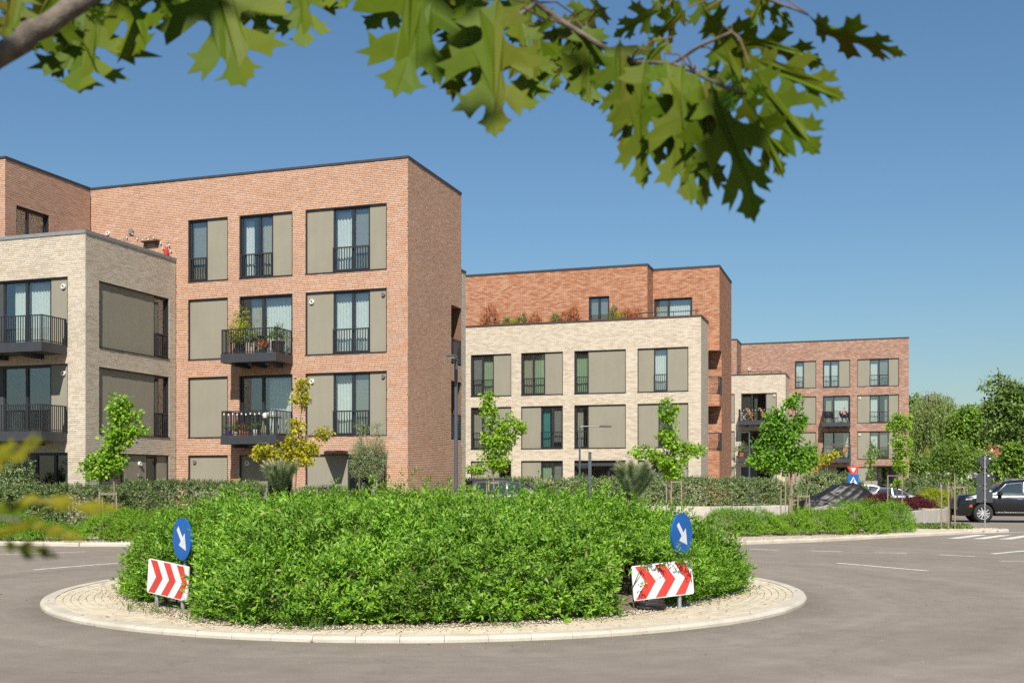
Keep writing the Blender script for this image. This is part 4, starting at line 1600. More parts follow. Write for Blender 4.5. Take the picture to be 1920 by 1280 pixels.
LANCE = (np.array([(0, 0, 0), (0.45, 0.5, 0.16), (1, 0, -0.10), (0.45, -0.5, 0.16)], float), np.array([(0, 3, 2), (0, 2, 1)]))
_m = [(-0.02, 0.0), (-0.10, 0.28), (0.12, 0.30), (0.10, 0.56), (0.34, 0.30), (0.48, 0.44), (0.60, 0.26), (0.66, 0.14), (1.0, 0.0)]
_mo = _m + [(x, -y) for x, y in reversed(_m[1:-1])]
MAPLE = (np.array([(0.32, 0, 0.0)] + [(x, y, 0.25 * abs(y) - 0.12 * x * x) for x, y in _mo], float),
         np.array([(0, 1 + i, 1 + (i + 1) % len(_mo)) for i in range(len(_mo))]))
NEEDLE = (np.array([(0, -0.5, 0), (0, 0.5, 0), (1, 0, 0)], float), np.array([(0, 1, 2)]))
OVAL = (np.array([(0, 0, 0), (0.3, 0.42, 0.10), (0.75, 0.38, 0.06), (1, 0, -0.08), (0.75, -0.38, 0.06), (0.3, -0.42, 0.10)], float),
        np.array([(0, 5, 1), (5, 4, 2), (5, 2, 1), (4, 3, 2)]))


def leaf_arrays(P, D, Nn, L, W, shape):
    T, F = shape
    D = unit(D)
    S = unit(np.cross(Nn, D))
    U = np.cross(D, S)
    L = np.asarray(L, float).reshape(-1, 1, 1)
    W = np.asarray(W, float).reshape(-1, 1, 1)
    V = P[:, None, :] + D[:, None, :] * (T[None, :, 0:1] * L) + S[:, None, :] * (T[None, :, 1:2] * W) + U[:, None, :] * (T[None, :, 2:3] * W)
    n, k = len(P), len(T)
    Fs = (F[None] + (np.arange(n) * k)[:, None, None]).reshape(-1, F.shape[1])
    return V.reshape(-1, 3), Fs


class Leaves:
    def __init__(self):
        self.V, self.F, self.n = [], [], 0

    def add(self, P, D, Nn, L, W, shape):
        V, F = leaf_arrays(P, D, Nn, L, W, shape)
        self.V.append(V)
        self.F.append(F + self.n)
        self.n += len(V)

    def build(self, name, mat, parent=None):
        return link(name, np_mesh(name, np.concatenate(self.V), [np.concatenate(self.F)]), mat, parent)


def sprig(rng, pairs, length, ll, lw, lift=0.7, curve=0.25):
    """Leafy shoot along +z: arrays of leaf bases, directions, normals, lengths, widths."""
    B, D, Nn, L, W = [], [], [], [], []
    bx, by = rng.normal(0, curve, 2)
    for i in range(pairs):
        t = (i + 0.6) / pairs
        z = length * t
        off = np.array([bx * length * t * t, by * length * t * t, z])
        a0 = (i % 2) * math.pi / 2 + rng.uniform(-.4, .4)
        for k in range(2):
            a = a0 + k * math.pi
            el = lift * (0.6 + 0.7 * t) + rng.uniform(-.25, .25)
            d = np.array([math.cos(a) * math.cos(el), math.sin(a) * math.cos(el), math.sin(el)])
            B.append(off)
            D.append(d)
            Nn.append(np.array([-math.cos(a) * math.sin(el), -math.sin(a) * math.sin(el), math.cos(el)]) + rng.normal(0, .15, 3))
            s = (1.0 - 0.45 * t) * rng.uniform(0.75, 1.2)
            L.append(ll * s)
            W.append(lw * s)
    B.append(np.array([bx * length, by * length, length]))
    D.append(np.array([bx, by, 1.0]))
    Nn.append(np.array([1.0, 0.2, 0]))
    L.append(ll * 0.6)
    W.append(lw * 0.5)
    return [np.array(x) for x in (B, D, Nn, L, W)]


def frames(A, rng):
    A = unit(A)
    ref = unit(rng.normal(0, 1, A.shape))
    X = unit(np.cross(ref, A))
    Y = np.cross(A, X)
    return X, Y, A


def scatter_sprigs(lv, P, A, templates, scale, shape, rng):
    n = len(P)
    which = rng.integers(0, len(templates), n)
    X, Y, Z = frames(A, rng)
    for k, (B, D, Nn, L, W) in enumerate(templates):
        i = np.nonzero(which == k)[0]
        if not len(i):
            continue
        m = len(B)

        def tr(Q, add=None, sc=None):
            R = Q[None, :, 0:1] * X[i][:, None] + Q[None, :, 1:2] * Y[i][:, None] + Q[None, :, 2:3] * Z[i][:, None]
            if sc is not None:
                R = R * sc[:, None, None]
            if add is not None:
                R = R + add[:, None]
            return R.reshape(-1, 3)
        s = scale[i]
        lv.add(tr(B, P[i], s), tr(D), tr(Nn), (L[None] * s[:, None]).ravel(), (W[None] * s[:, None]).ravel(), shape)


def wobble(P, f, seed):
    """Cheap smooth noise in about -1..1 at 3-D points."""
    r = np.random.default_rng(seed)
    out = np.zeros(len(P))
    for k in range(5):
        d = r.normal(0, 1, 3)
        d /= np.linalg.norm(d)
        out += np.sin(P @ d * f * (0.7 + 0.35 * k) * 2.2 + r.uniform(0, 6.3)) / (1 + 0.25 * k)
    return out / 2.4


def bush(lv, c, rad, n, tmpl, shape, seed, lump=0.16, freq=2.2, squareness=2.0, low=0.05, layers=(1.0, 0.85), smin=0.75, smax=1.25, upw=0.5):
    """Sprigs over a lumpy dome standing at c; rad = (rx, ry, height)."""
    rng = np.random.default_rng(seed)
    c = np.asarray(c, float)
    for lay in layers:
        m = int(n * (1.0 if lay > 0.95 else 0.7))
        d = unit(rng.normal(0, 1, (m, 3)))
        d[:, 2] = np.abs(d[:, 2])
        e = squareness
        k = (np.abs(d[:, 0]) ** e + np.abs(d[:, 1]) ** e + np.abs(d[:, 2]) ** e) ** (-1 / e)
        d2 = d * k[:, None]
        P = d2 * np.asarray(rad) * lay
        P = P * (1 + lump * wobble(P, freq, seed + 5))[:, None]
        P[:, 2] = np.maximum(P[:, 2], low + rng.uniform(0, 0.1, m))
        nrm = unit(d / np.asarray(rad))
        A = nrm + np.array([0, 0, upw]) + rng.normal(0, 0.4, (m, 3))
        scatter_sprigs(lv, P + c, A, tmpl, rng.uniform(smin, smax, m), shape, rng)


def stems(mb, c, rad, n, seed, r0=0.012):
    rng = random.Random(seed)
    for k in range(n):
        a = rng.uniform(0, 2 * math.pi)
        q = rng.uniform(0.2, 0.85)
        b = (c[0] + math.cos(a) * rad[0] * 0.25 * rng.random(), c[1] + math.sin(a) * rad[1] * 0.25 * rng.random(), c[2])
        e = (c[0] + math.cos(a) * rad[0] * q, c[1] + math.sin(a) * rad[1] * q, c[2] + rad[2] * rng.uniform(0.6, 0.95))
        mid = ((b[0] + e[0]) / 2 + rng.uniform(-.06, .06), (b[1] + e[1]) / 2 + rng.uniform(-.06, .06), (b[2] + e[2]) * 0.5)
        mb.tube([b, mid, e], [r0, r0 * 0.7, r0 * 0.3], 5)


_r = np.random.default_rng(11)
PRIVET = [sprig(_r, 5, 0.19, 0.104, 0.037) for _ in range(10)]
SMALL = [sprig(_r, 6, 0.15, 0.050, 0.024) for _ in range(8)]
COARSE = [sprig(_r, 4, 0.16, 0.085, 0.042, 0.6) for _ in range(8)]

# ---- the big shrub mass on the roundabout
rng = np.random.default_rng(21)
lv = Leaves()


def shrub_height(r, ang):
    e = edge_r(ang)
    q = np.clip(r / e, 0, 1)
    return 1.42 * (1 - q ** 5) ** 0.55, e


_rc = np.random.default_rng(55)
_ca = _rc.uniform(0, 2 * math.pi, 190)
_cr = 5.1 * np.sqrt(_rc.random(190))
_ch, _ce = shrub_height(_cr, _ca)
_rim = _rc.random(190) < 0.45
_cr = np.where(_rim, _ce * _rc.uniform(0.93, 1.0, 190), _cr)
_ch = np.where(_rim, _rc.uniform(0.15, 1.25, 190), _ch)
CLUMP_C = np.stack([RC.x + _cr * np.cos(_ca), RC.y + _cr * np.sin(_ca), _ch], 1)
CLUMP_R = _rc.uniform(0.42, 0.85, 190)


def clumps(P):
    """Bulge of each bush: high at its middle, falling into the dark gaps between neighbours."""
    best = np.zeros(len(P))
    for c, r in zip(CLUMP_C, CLUMP_R):
        d2 = ((P - c) ** 2).sum(1) / (r * r)
        best = np.maximum(best, np.clip(1 - d2, 0, 1) ** 0.6 * (0.22 + 0.25 * r))
    return best - 0.30


for layer, n in ((0.0, 9800), (0.17, 7600), (0.36, 6500)):
    # top
    m = int(n * 0.55)
    ang = rng.uniform(0, 2 * math.pi, m)
    r = (edge_r(ang) + 0.06) * np.sqrt(rng.random(m))
    h, e = shrub_height(r, ang)
    P = np.stack([RC.x + r * np.cos(ang), RC.y + r * np.sin(ang), h], 1)
    g = np.clip(r / e, 0, 1) ** 6 * 1.6
    A = np.stack([np.cos(ang) * g, np.sin(ang) * g, np.ones(m)], 1)
    # sides
    k = n - m
    ang2 = rng.uniform(0, 2 * math.pi, k)
    hz = rng.random(k) ** 0.9 * 1.32
    e2 = edge_r(ang2)
    rr = e2 * (1 - np.clip(hz / 1.42, 0, 0.995) ** (1 / 0.55)) ** 0.2 - 0.10 * np.exp(-hz / 0.12)
    P2 = np.stack([RC.x + rr * np.cos(ang2), RC.y + rr * np.sin(ang2), 0.10 + hz], 1)
    A2 = np.stack([np.cos(ang2), np.sin(ang2), np.full(k, 0.75)], 1)
    P = np.concatenate([P, P2])
    A = np.concatenate([A, A2])
    w = clumps(P) + wobble(P, 3.4, 9) * 0.10 - layer - 0.12
    nr = unit(A)
    P = P + nr * w[:, None]
    # taller shoots here and there along the top
    tall = (rng.random(len(P)) < 0.14) & (P[:, 2] > 0.85)
    P[tall, 2] += rng.uniform(0.03, 0.32, tall.sum())
    P[:, 2] = np.maximum(P[:, 2], 0.10)
    # pruned back in front of the signs
    dep = -SY * P[:, 0] + CY * P[:, 1]
    pxs = 960 + F_PX * (CY * P[:, 0] + SY * P[:, 1]) / dep
    pys = HOR - F_PX * (P[:, 2] - CAM_H) / dep
    cut = np.zeros(len(P), bool)
    for x0, x1, y0, y1, dd in ((258, 372, 955, 1150, 15.3), (1150, 1318, 1034, 1148, 15.5), (1246, 1312, 950, 1030, 15.4)):
        cut |= (pxs > x0) & (pxs < x1) & (pys > y0) & (pys < y1) & (dep < dd)
    P, A = P[~cut], A[~cut]
    # keep the two road signs clear of leaves in front of them
    for sx, sy in ((-9.2, 12.78), (-2.75, 14.95), (-9.06, 12.95), (-2.47, 15.15)):
        out = unit(np.array([[sx - RC.x, sy - RC.y]]))[0]
        rel = P[:, :2] - np.array([sx, sy])
        ahead = rel @ out
        side = np.abs(rel @ np.array([-out[1], out[0]]))
        bad = (ahead > -0.10) & (side < 0.62)
        P, A = P[~bad], A[~bad]
    A = unit(A) + np.array([0, 0, 0.35]) + rng.normal(0, 0.42, P.shape)
    scatter_sprigs(lv, P, A, PRIVET, rng.uniform(0.75, 1.3, len(P)), LANCE, rng)
shr = lv.build('shrubbery', M['privet'])
tag(shr, 'dense bright green privet shrubs filling the roundabout island', 'shrubs', kind='stuff')
mb = MB()
for k in range(420):
    a = random.uniform(0, 2 * math.pi)
    r = 4.6 * math.sqrt(random.random())
    h = float(shrub_height(np.array([r]), np.array([a]))[0][0])
    b = (RC.x + r * math.cos(a), RC.y + r * math.sin(a), 0.06)
    rr = r + random.uniform(-0.25, 0.3)
    aa = a + random.uniform(-.05, .05)
    t = (RC.x + rr * math.cos(aa), RC.y + rr * math.sin(aa), h * random.uniform(0.75, 1.0))
    mb.tube([b, ((b[0] + t[0]) / 2 + random.uniform(-.08, .08), (b[1] + t[1]) / 2, h * 0.5), t], [0.013, 0.009, 0.004], 5, caps=False)
o = mb.build('stems', M['twig'], shr)
o['kind'] = 'stuff'

# tufts of grass and low weeds at the island's edge
lv = Leaves()
rng = np.random.default_rng(5)
for k in range(46):
    a = rng.uniform(-2.9, -0.2)
    r = float(edge_r(a)) + 0.05 + rng.normal(0, 0.12)
    c = np.array([RC.x + r * math.cos(a), RC.y + r * math.sin(a), 0.065])
    m = rng.integers(6, 22)
    P = c + rng.normal(0, 0.05, (m, 3)) * np.array([1, 1, 0])
    D = rng.normal(0, 0.5, (m, 3)) + np.array([0, 0, 0.9])
    lv.add(P, D, rng.normal(0, 1, (m, 3)), rng.uniform(0.05, 0.20, m), rng.uniform(0.006, 0.014, m), LANCE)
tag(lv.build('grass', M['grass']), 'tufts of grass sprouting in the gravel edge of the island', 'grass', kind='stuff')

# ---- shrubs along the verge
SHRUBS = 'green shrubs along the verge kerb'
VERGE = [
    # pixel x, distance, rx, ry, height, material, seed, label
    (8, 32.0, 1.1, 1.0, 0.72, 'privet', 31, 'dark green verge shrub at the left edge behind the blurred leaves'),
    (72, 31.8, 0.95, 0.8, 0.62, 'privet', 32, 'low dark shrub between the left edge and the bare gravel gap'),
    (128, 32.3, 0.5, 0.5, 0.42, 'spirea', 33, 'smallest shrub of the left verge, in the gravel gap'),
    (208, 32.0, 0.85, 0.75, 0.86, 'spirea', 34, 'bright yellow green shrub in front of the wooden tree frame'),
    (262, 31.6, 0.8, 0.8, 0.9, 'spirea', 35, 'yellow green shrub touching the left end of the roundabout planting'),
    (330, 32.4, 0.9, 0.8, 0.95, 'spirea', 36, 'shrub behind the left round blue sign'),
    (1370, 34.6, 0.85, 0.8, 0.90, 'privet', 37, 'shrub just behind the right end of the roundabout planting'),
    (1425, 35.0, 0.9, 0.8, 0.78, 'spirea', 38, 'shrub second from the left along the right verge'),
    (1478, 35.4, 0.8, 0.75, 0.70, 'spirea', 39, 'low shrub in front of the tree stakes on the right verge'),
    (1540, 35.8, 1.0, 0.85, 0.82, 'spirea', 40, 'broad shrub in front of the left half of the covered car'),
    (1603, 36.2, 1.05, 0.9, 1.05, 'spirea', 41, 'tallest shrub of the right verge, in front of the covered car'),
    (1662, 36.8, 0.85, 0.85, 1.06, 'privet', 42, 'last shrub of the right verge beside the paved footpath'),
]
for (px, dist, rx, ry, hh, mt, sd, lb) in VERGE:
    p = ground_at(px, dist)
    root = empty('shrub', (p.x, p.y, 0.085), lb, 'shrub', SHRUBS)
    lv = Leaves()
    bush(lv, (0, 0, 0), (rx, ry, hh - 0.12), int(430 * (rx + ry) * hh * 1.55), SMALL, LANCE, sd, 0.22, 2.6, 2.3)
    lv.build('foliage', M[mt], root)
    mb = MB()
    stems(mb, (0, 0, -0.02), (rx, ry, hh), 14, sd)
    mb.build('stem', M['twig'], root)

# ground cover at the verge tip
lv = Leaves()
rng = np.random.default_rng(8)
n = 3800
xs = rng.uniform(0.9, 3.3, n)
ys = 42.6 + (xs - 1.0) * 0.35 + rng.uniform(-1.0, 1.4, n) - (xs - 2.2) * 0.3
P = np.stack([xs, ys, np.full(n, 0.09) + rng.uniform(0, 0.10, n)], 1)
lv.add(P, rng.normal(0, 1, (n, 3)) + np.array([0, 0, .6]), rng.normal(0, .5, (n, 3)) + np.array([0, 0, 1]), rng.uniform(.05, .11, n), rng.uniform(.03, .05, n), OVAL)
tag(lv.build('ground_cover', M['far_dark']), 'low dark green ground cover beside the paved footpath', 'ground cover', kind='stuff')


# ---- clipped hedges
def hedge(name, p, q, w, z0, z1, dens, mat, label, size=1.0, seed=1, tmpl=COARSE, group='clipped hedges in front of the flats'):
    p, q = Vector((*p, 0)), Vector((*q, 0))
    ln = (q - p).length
    t = (q - p) / ln
    s = Vector((-t.y, t.x, 0))
    root = empty(name, (*((p + q) / 2)[:2], z0), label, 'hedge', group)
    rng = np.random.default_rng(seed)
    hh = z1 - z0
    lv = Leaves()
    tt, ss = np.array(t), np.array(s)
    cc = np.array([0, 0, 0.0])
    for lay in (0, 0.09, 0.2):
        for (na, sgn) in (('f', -1), ('b', 1), ('t', 0), ('l', 0), ('r', 0)):
            area = {'f': ln * hh, 'b': ln * hh * 0.4, 't': ln * w, 'l': w * hh, 'r': w * hh}[na]
            m = int(area * dens * (1.25 if lay == 0 else 0.62))
            u, v = rng.random(m), rng.random(m)
            if na in 'fb':
                loc = ((u - 0.5) * ln)[:, None] * tt + ss * sgn * w / 2
                z = v * hh
                nr = ss * sgn
            elif na == 't':
                loc = ((u - 0.5) * ln)[:, None] * tt + ((v - 0.5) * w)[:, None] * ss
                z = np.full(m, hh)
                nr = np.array([0, 0, 1.0])
            else:
                e = -1 if na == 'l' else 1
                loc = tt * e * ln / 2 + ((v - 0.5) * w)[:, None] * ss
                z = u * hh
                nr = tt * e
            P = loc + np.array([0, 0, 1.0]) * z[:, None]
            nrm = np.tile(nr, (m, 1))
            P = P + nrm * (wobble(P, 1.1, seed) * 0.06 + wobble(P, 4, seed + 2) * 0.035 - lay)[:, None]
            P[:, 2] = np.maximum(P[:, 2], 0.03)
            A = nrm + np.array([0, 0, 0.45]) + rng.normal(0, 0.5, (m, 3))
            scatter_sprigs(lv, P, A, tmpl, rng.uniform(0.7, 1.15, m) * size, OVAL, rng)
    lv.build('foliage', M[mat], root)
    mb = MB()
    fr = (0, 0, t.x, t.y, s.x, s.y)
    mb.fr = fr
    for k in range(int(ln * 3)):
        a = random.uniform(-ln / 2, ln / 2)
        d = random.uniform(-w * .3, w * .3)
        mb.tube([(a, d, -0.05), (a + random.uniform(-.15, .15), d, hh * .5), (a + random.uniform(-.2, .2), d * 1.5, hh * .92)], [0.02, 0.014, 0.006], 5, caps=False)
    o = mb.build('stem', M['twig'], root)
    o['kind'] = 'stuff'
    return root


g = lambda x, d: tuple(ground_at(x, d)[:2])
hedge('hedge', g(-60, 35.6), g(236, 36.2), 0.95, 0.08, 1.50, 78, 'dark_hedge', 'leftmost dark green clipped hedge below the cream brick wing', 1.15, 51)
hedge('hedge', g(238, 37.9), g(486, 37.4), 1.0, 0.08, 1.66, 78, 'dark_hedge', 'dark clipped hedge between the cream wing and the entrance door', 1.1, 52)
hedge('hedge', g(556, 37.7), g(652, 37.6), 0.8, 0.08, 1.42, 70, 'dark_hedge', 'short clipped hedge left of the entrance door', 1.1, 53)
hedge('hedge', g(872, 53.2), g(1136, 54.0), 1.0, 0.55, 1.74, 52, 'variegated', 'pale variegated hedge below the left half of the middle block', 1.5, 54)
hedge('hedge', g(1138, 54.6), g(1392, 55.2), 1.1, 0.55, 1.75, 52, 'variegated', 'pale variegated hedge below the right half of the middle block', 1.5, 55)
hedge('hedge', g(1394, 56.0), g(1456, 57.6), 1.1, 0.55, 1.72, 40, 'variegated', 'end piece of hedge between the middle and far blocks', 1.5, 56)

# ---- looser bushes in beds and under the far block
BUSH = [
    (20, 36.8, 1.1, 0.9, 2.05, 0.08, 'variegated', COARSE, OVAL, 61, 'tall loose bush at the left edge below the balconies', 1.0),
    (885, 42, 0.9, 0.8, 1.35, 0.08, 'privet', SMALL, LANCE, 62, 'dull green bush at the foot of the tall lamp post', 1.0),
    (1490, 66, 1.4, 1.0, 1.35, 0.0, 'variegated', COARSE, OVAL, 63, 'pale bush left of the covered car', 1.5),
    (1560, 68, 2.2, 1.3, 2.15, 0.0, 'variegated', COARSE, OVAL, 64, 'big pale variegated bush behind the covered car', 1.6),
    (1722, 72, 1.5, 1.2, 1.85, 0.0, 'variegated', COARSE, OVAL, 65, 'grey green bush under the corner of the far block', 1.6),
    (1775, 66, 1.6, 1.2, 1.7, 0.0, 'variegated', COARSE, OVAL, 66, 'pale bush behind the golden shrub', 1.6),
    (1850, 62, 1.4, 1.0, 1.3, 0.0, 'spirea', SMALL, LANCE, 67, 'light green bush behind the bonnet of the black car', 1.4),
    (1905, 74, 2.2, 1.2, 2.0, 0.0, 'far_dark', COARSE, OVAL, 68, 'dark bush behind the roof of the black car', 1.8),
]
for (px, dist, rx, ry, hh, z0, mt, tm, sh_, sd, lb, sz) in BUSH:
    p = ground_at(px, dist)
    root = empty('bush', (p.x, p.y, z0), lb, 'bush', 'loose bushes near the flats')
    lv = Leaves()
    bush(lv, (0, 0, 0), (rx, ry, hh), int(235 * (rx + ry) * hh / sz), tm, sh_, sd, 0.24, 2.0, 2.2, smin=0.9 * sz, smax=1.45 * sz)
    lv.build('foliage', M[mt], root)
    mb = MB()
    stems(mb, (0, 0, 0), (rx, ry, hh), 12, sd, 0.02)
    mb.build('stem', M['twig'], root)

RED = [(1650, 47.6, 0.75, 0.62, 'left barberry with tall dark red shoots in the raised bed'), (1692, 48.4, 0.6, 0.42, 'low dark red barberry in the middle of the raised bed'), (1722, 49.2, 0.62, 0.45, 'dark red barberry next to the golden shrub')]
for i, (px, dist, rx, hh, lb) in enumerate(RED):
    p = ground_at(px, dist)
    root = empty('barberry', (p.x, p.y, BED_Z - 0.06), lb, 'shrub', 'dark red barberries')
    lv = Leaves()
    bush(lv, (0, 0, 0), (rx, 0.6, hh), 620, SMALL, LANCE, 71 + i, 0.3, 3, 2.2, upw=0.9, smin=0.9, smax=1.6)
    lv.build('foliage', M['barberry'], root)
    mb = MB()
    stems(mb, (0, 0, 0), (rx, .6, hh), 10, 71 + i)
    mb.build('stem', M['twig'], root)
p = ground_at(1757, 52.5)
root = empty('golden_shrub', (p.x, p.y, BED_Z - 0.06), 'golden yellow rounded shrub above the white wall', 'shrub')
lv = Leaves()
bush(lv, (0, 0, 0), (0.98, 0.8, 0.78), 1300, SMALL, LANCE, 75, 0.14, 3, 2.2, smin=0.9, smax=1.4)
lv.build('foliage', M['golden'], root)
mb = MB()
stems(mb, (0, 0, 0), (.9, .7, .7), 10, 75)
mb.build('stem', M['twig'], root)


# ------------------------------------------------------------------ trees
def limb_path(p, q, rng, sag=0.0, n=4, jit=0.06):
    p, q = Vector(p), Vector(q)
    ln = (q - p).length
    out = [p]
    for i in range(1, n):
        t = i / n
        m = p.lerp(q, t) + Vector((rng.uniform(-1, 1), rng.uniform(-1, 1), rng.uniform(-1, 1))) * ln * jit
        m.z += sag * math.sin(math.pi * t)
        out.append(m)
    return out + [q]


def tree(name, px, dist, z0, trunk_r, lobes, mat, shape, leaf, per, label, seed, group=None, trunk_top=None, lean=0, cat='tree', clusters=1.0, droop=0.35, tw=0.006, spread=None, trunkmat='bark', wr=0.85):
    """lobes: (pixel x, pixel y, radius px x, radius px y, cluster count): patches of crown as seen, each given depth."""
    rng = random.Random(seed)
    nr = np.random.default_rng(seed)
    base = ground_at(px, dist)
    base.z = z0
    root = empty(name, base, label, cat, group)
    s = dist / F_PX
    per = per * 1.25
    leaf = leaf * 0.9 if shape is MAPLE else leaf
    trunk_top = trunk_top if trunk_top is not None else min(l[1] - l[3] * 0.5 for l in lobes)
    top = at(px + lean, trunk_top, dist)
    mbt, mbb = MB(), MB()
    path = limb_path(base, top, rng, n=6, jit=0.012)
    loc = [q - base for q in path]
    mbt.tube(loc, [trunk_r * (1 - 0.82 * i / 6) for i in range(7)], 8)
    mbt.smooth = True
    P, D = [], []
    for (lx, ly, rx, ry, cnt) in lobes:
        c = at(lx, ly, dist) - base
        dep = (rx + ry) / 2 * s
        # limb from trunk to lobe
        hz = max(0.25, min(0.97, (c.z - ry * s * 0.8) / max(0.1, loc[-1].z)))
        k = hz * 6
        i = min(5, int(k))
        st = loc[i].lerp(loc[i + 1], k - i)
        lp = limb_path(st, c + Vector((0, 0, ry * s * 0.3)), rng, 0.05, 3)
        mbb.tube(lp, [trunk_r * 0.35, trunk_r * 0.26, trunk_r * 0.17, trunk_r * 0.08], 6, caps=False)
        for _ in range(int(cnt * clusters * 1.5)):
            v = Vector((rng.gauss(0, 1), rng.gauss(0, 1), rng.gauss(0, 1))).normalized() * rng.random() ** 0.38
            q = c + Vector((CY, SY, 0)) * v.x * rx * s + Vector((-SY, CY, 0)) * v.y * dep + Vector((0, 0, 1)) * v.z * ry * s
            if q.z < 0.15:
                continue
            st2 = lp[rng.choice((1, 2, 3))]
            if (q - st2).length > 0.05:
                mbb.tube(limb_path(st2, q, rng, 0.03, 2, 0.05), [tw, tw * 0.7, tw * 0.35], 4, caps=False)
            m = max(1, int(per * 1.3 * rng.uniform(0.6, 1.4)))
            sp = spread or leaf * 1.1
            cl = nr.normal(0, sp * 0.6, (m, 3)) * np.array([1, 1, 0.8])
            P.append(np.array(q) + cl)
            dd = unit(cl + nr.normal(0, 0.02, (m, 3))) + np.array([0, 0, -droop]) + nr.normal(0, 0.35, (m, 3))
            D.append(dd)
    mbt.build('trunk', M[trunkmat], root)
    mbb.build('branches', M[trunkmat], root)
    P, D = np.concatenate(P), np.concatenate(D)
    n = len(P)
    Nn = np.array([0, 0, 1.0]) + nr.normal(0, 0.55, (n, 3)) + np.array([SUN.x, SUN.y, 0]) * 0.5
    L = leaf * nr.uniform(0.65, 1.25, n)
    lv = Leaves()
    lv.add(P, D, Nn, L, L * wr * nr.uniform(0.85, 1.1, n), shape)
    cr = lv.build('crown', M[mat], root)
    return root


YT = 'young trees planted along the street'
tree('young_maple', 208, 33.0, 0.08, 0.045, [(225, 760, 20, 22, 20), (224, 785, 20, 16, 14), (246, 778, 14, 8, 8), (213, 822, 19, 26, 26), (232, 815, 20, 22, 22), (255, 806, 20, 8, 12), (207, 852, 16, 14, 12), (180, 870, 26, 14, 18), (208, 865, 26, 20, 28), (224, 872, 16, 14, 12), (180, 888, 26, 10, 12)],
     'maple', MAPLE, 0.125, 8, 'bright green young maple in front of the cream brick corner', 101, YT, 742, 14)
tree('young_maple', 545, 34.0, 0.08, 0.04, [(566, 722, 12, 14, 10), (563, 745, 18, 18, 16), (555, 798, 20, 14, 12), (605, 812, 18, 10, 11), (556, 830, 26, 18, 22), (508, 842, 32, 12, 22), (540, 852, 34, 16, 28), (570, 858, 24, 16, 22), (583, 840, 16, 14, 12), (498, 852, 24, 10, 12)],
     'maple_yellow', MAPLE, 0.105, 8, 'yellow leaved young maple behind the left pine', 102, YT, 712, 22, tw=0.004)
tree('young_maple', 928, 42.0, 0.08, 0.05, [(914, 750, 14, 16, 14), (917, 775, 16, 20, 18), (950, 795, 26, 20, 24), (975, 800, 16, 14, 12), (922, 820, 22, 26, 30), (945, 825, 24, 20, 24), (925, 855, 30, 20, 30), (895, 878, 20, 10, 14), (935, 872, 22, 14, 18)],
     'maple', MAPLE, 0.125, 8, 'young maple behind the dark parked car', 103, YT, 740, -10)
tree('young_maple', 1256, 43.0, 0.08, 0.05, [(1254, 765, 20, 18, 22), (1256, 785, 16, 12, 12), (1252, 820, 18, 18, 20), (1268, 835, 22, 20, 24), (1300, 845, 20, 14, 18), (1205, 848, 24, 12, 18), (1258, 868, 30, 20, 34), (1240, 860, 24, 14, 18), (1262, 888, 18, 10, 12)],
     'maple', MAPLE, 0.13, 8, 'young maple behind the right pine', 104, YT, 755, 0)
tree('maple_tree', 1478, 46.0, 0.08, 0.065, [(1490, 755, 16, 14, 16), (1458, 785, 20, 22, 28), (1495, 790, 18, 20, 22), (1445, 808, 24, 18, 28), (1474, 815, 30, 24, 44), (1440, 830, 26, 16, 26), (1512, 848, 26, 16, 28), (1470, 850, 40, 22, 52), (1425, 862, 28, 14, 26), (1498, 870, 32, 16, 32), (1455, 875, 30, 14, 26)],
     'maple_deep', MAPLE, 0.15, 8, 'largest leafy maple of the street, left of the covered car', 105, YT, 752, 10)
tree('young_maple', 1507, 52.0, 0.08, 0.045, [(1522, 862, 26, 14, 20), (1548, 858, 18, 12, 12), (1514, 880, 18, 12, 12), (1560, 852, 12, 8, 6)],
     'maple_yellow', MAPLE, 0.13, 7, 'small yellow green maple leaning right beside the largest maple', 106, YT, 850, 14)
tree('slender_tree', 1633, 74.0, 0.0, 0.035, [(1634, 835, 5, 10, 6), (1632, 852, 10, 10, 10), (1642, 850, 8, 8, 6), (1632, 870, 9, 10, 9), (1632, 888, 7, 9, 7)],
     'far_mid', MAPLE, 0.14, 7, 'thin sapling in front of the entrance of the far block', 107, YT, 824, 2)
tree('young_maple', 1683, 47.5, 0.5, 0.04, [(1690, 785, 14, 12, 12), (1676, 798, 16, 12, 14), (1698, 802, 12, 12, 10), (1688, 825, 18, 14, 18), (1690, 845, 18, 14, 18), (1688, 868, 16, 14, 16), (1694, 880, 12, 8, 8), (1683, 906, 7, 9, 6)],
     'maple', MAPLE, 0.125, 8, 'young maple at the right corner of the far block', 108, YT, 778, 6)
tree('ash_tree', 1780, 39.5, 0.08, 0.05, [(1790, 838, 30, 14, 40), (1765, 850, 28, 14, 34), (1815, 855, 26, 14, 30), (1788, 865, 36, 16, 48), (1756, 876, 26, 12, 28), (1800, 885, 28, 12, 30), (1770, 893, 30, 10, 26), (1740, 862, 14, 8, 10), (1828, 872, 12, 10, 10)],
     'far_mid', LANCE, 0.115, 9, 'round headed young ash held by stakes near the black car', 109, YT, 845, 8, wr=0.36)

# olive standards beside the entrance
for k, (px, lb) in enumerate(((672, 'left olive standard beside the entrance door'), (700, 'right olive standard beside the entrance door'))):
    tree('olive_tree', px, 37.2, 0.08, 0.022, [(px + 6, 850, 20, 18, 80), (px + 4, 868, 20, 16, 70), (px + 6, 825, 18, 16, 18), (px + 8, 800, 14, 12, 8), (px + 2, 885, 14, 10, 34)],
         'olive_leaf', LANCE, 0.068, 16, lb, 111 + k, 'olive standards at the entrance', 820, 6, spread=0.10, tw=0.003, wr=0.26, trunkmat='stake_wood')


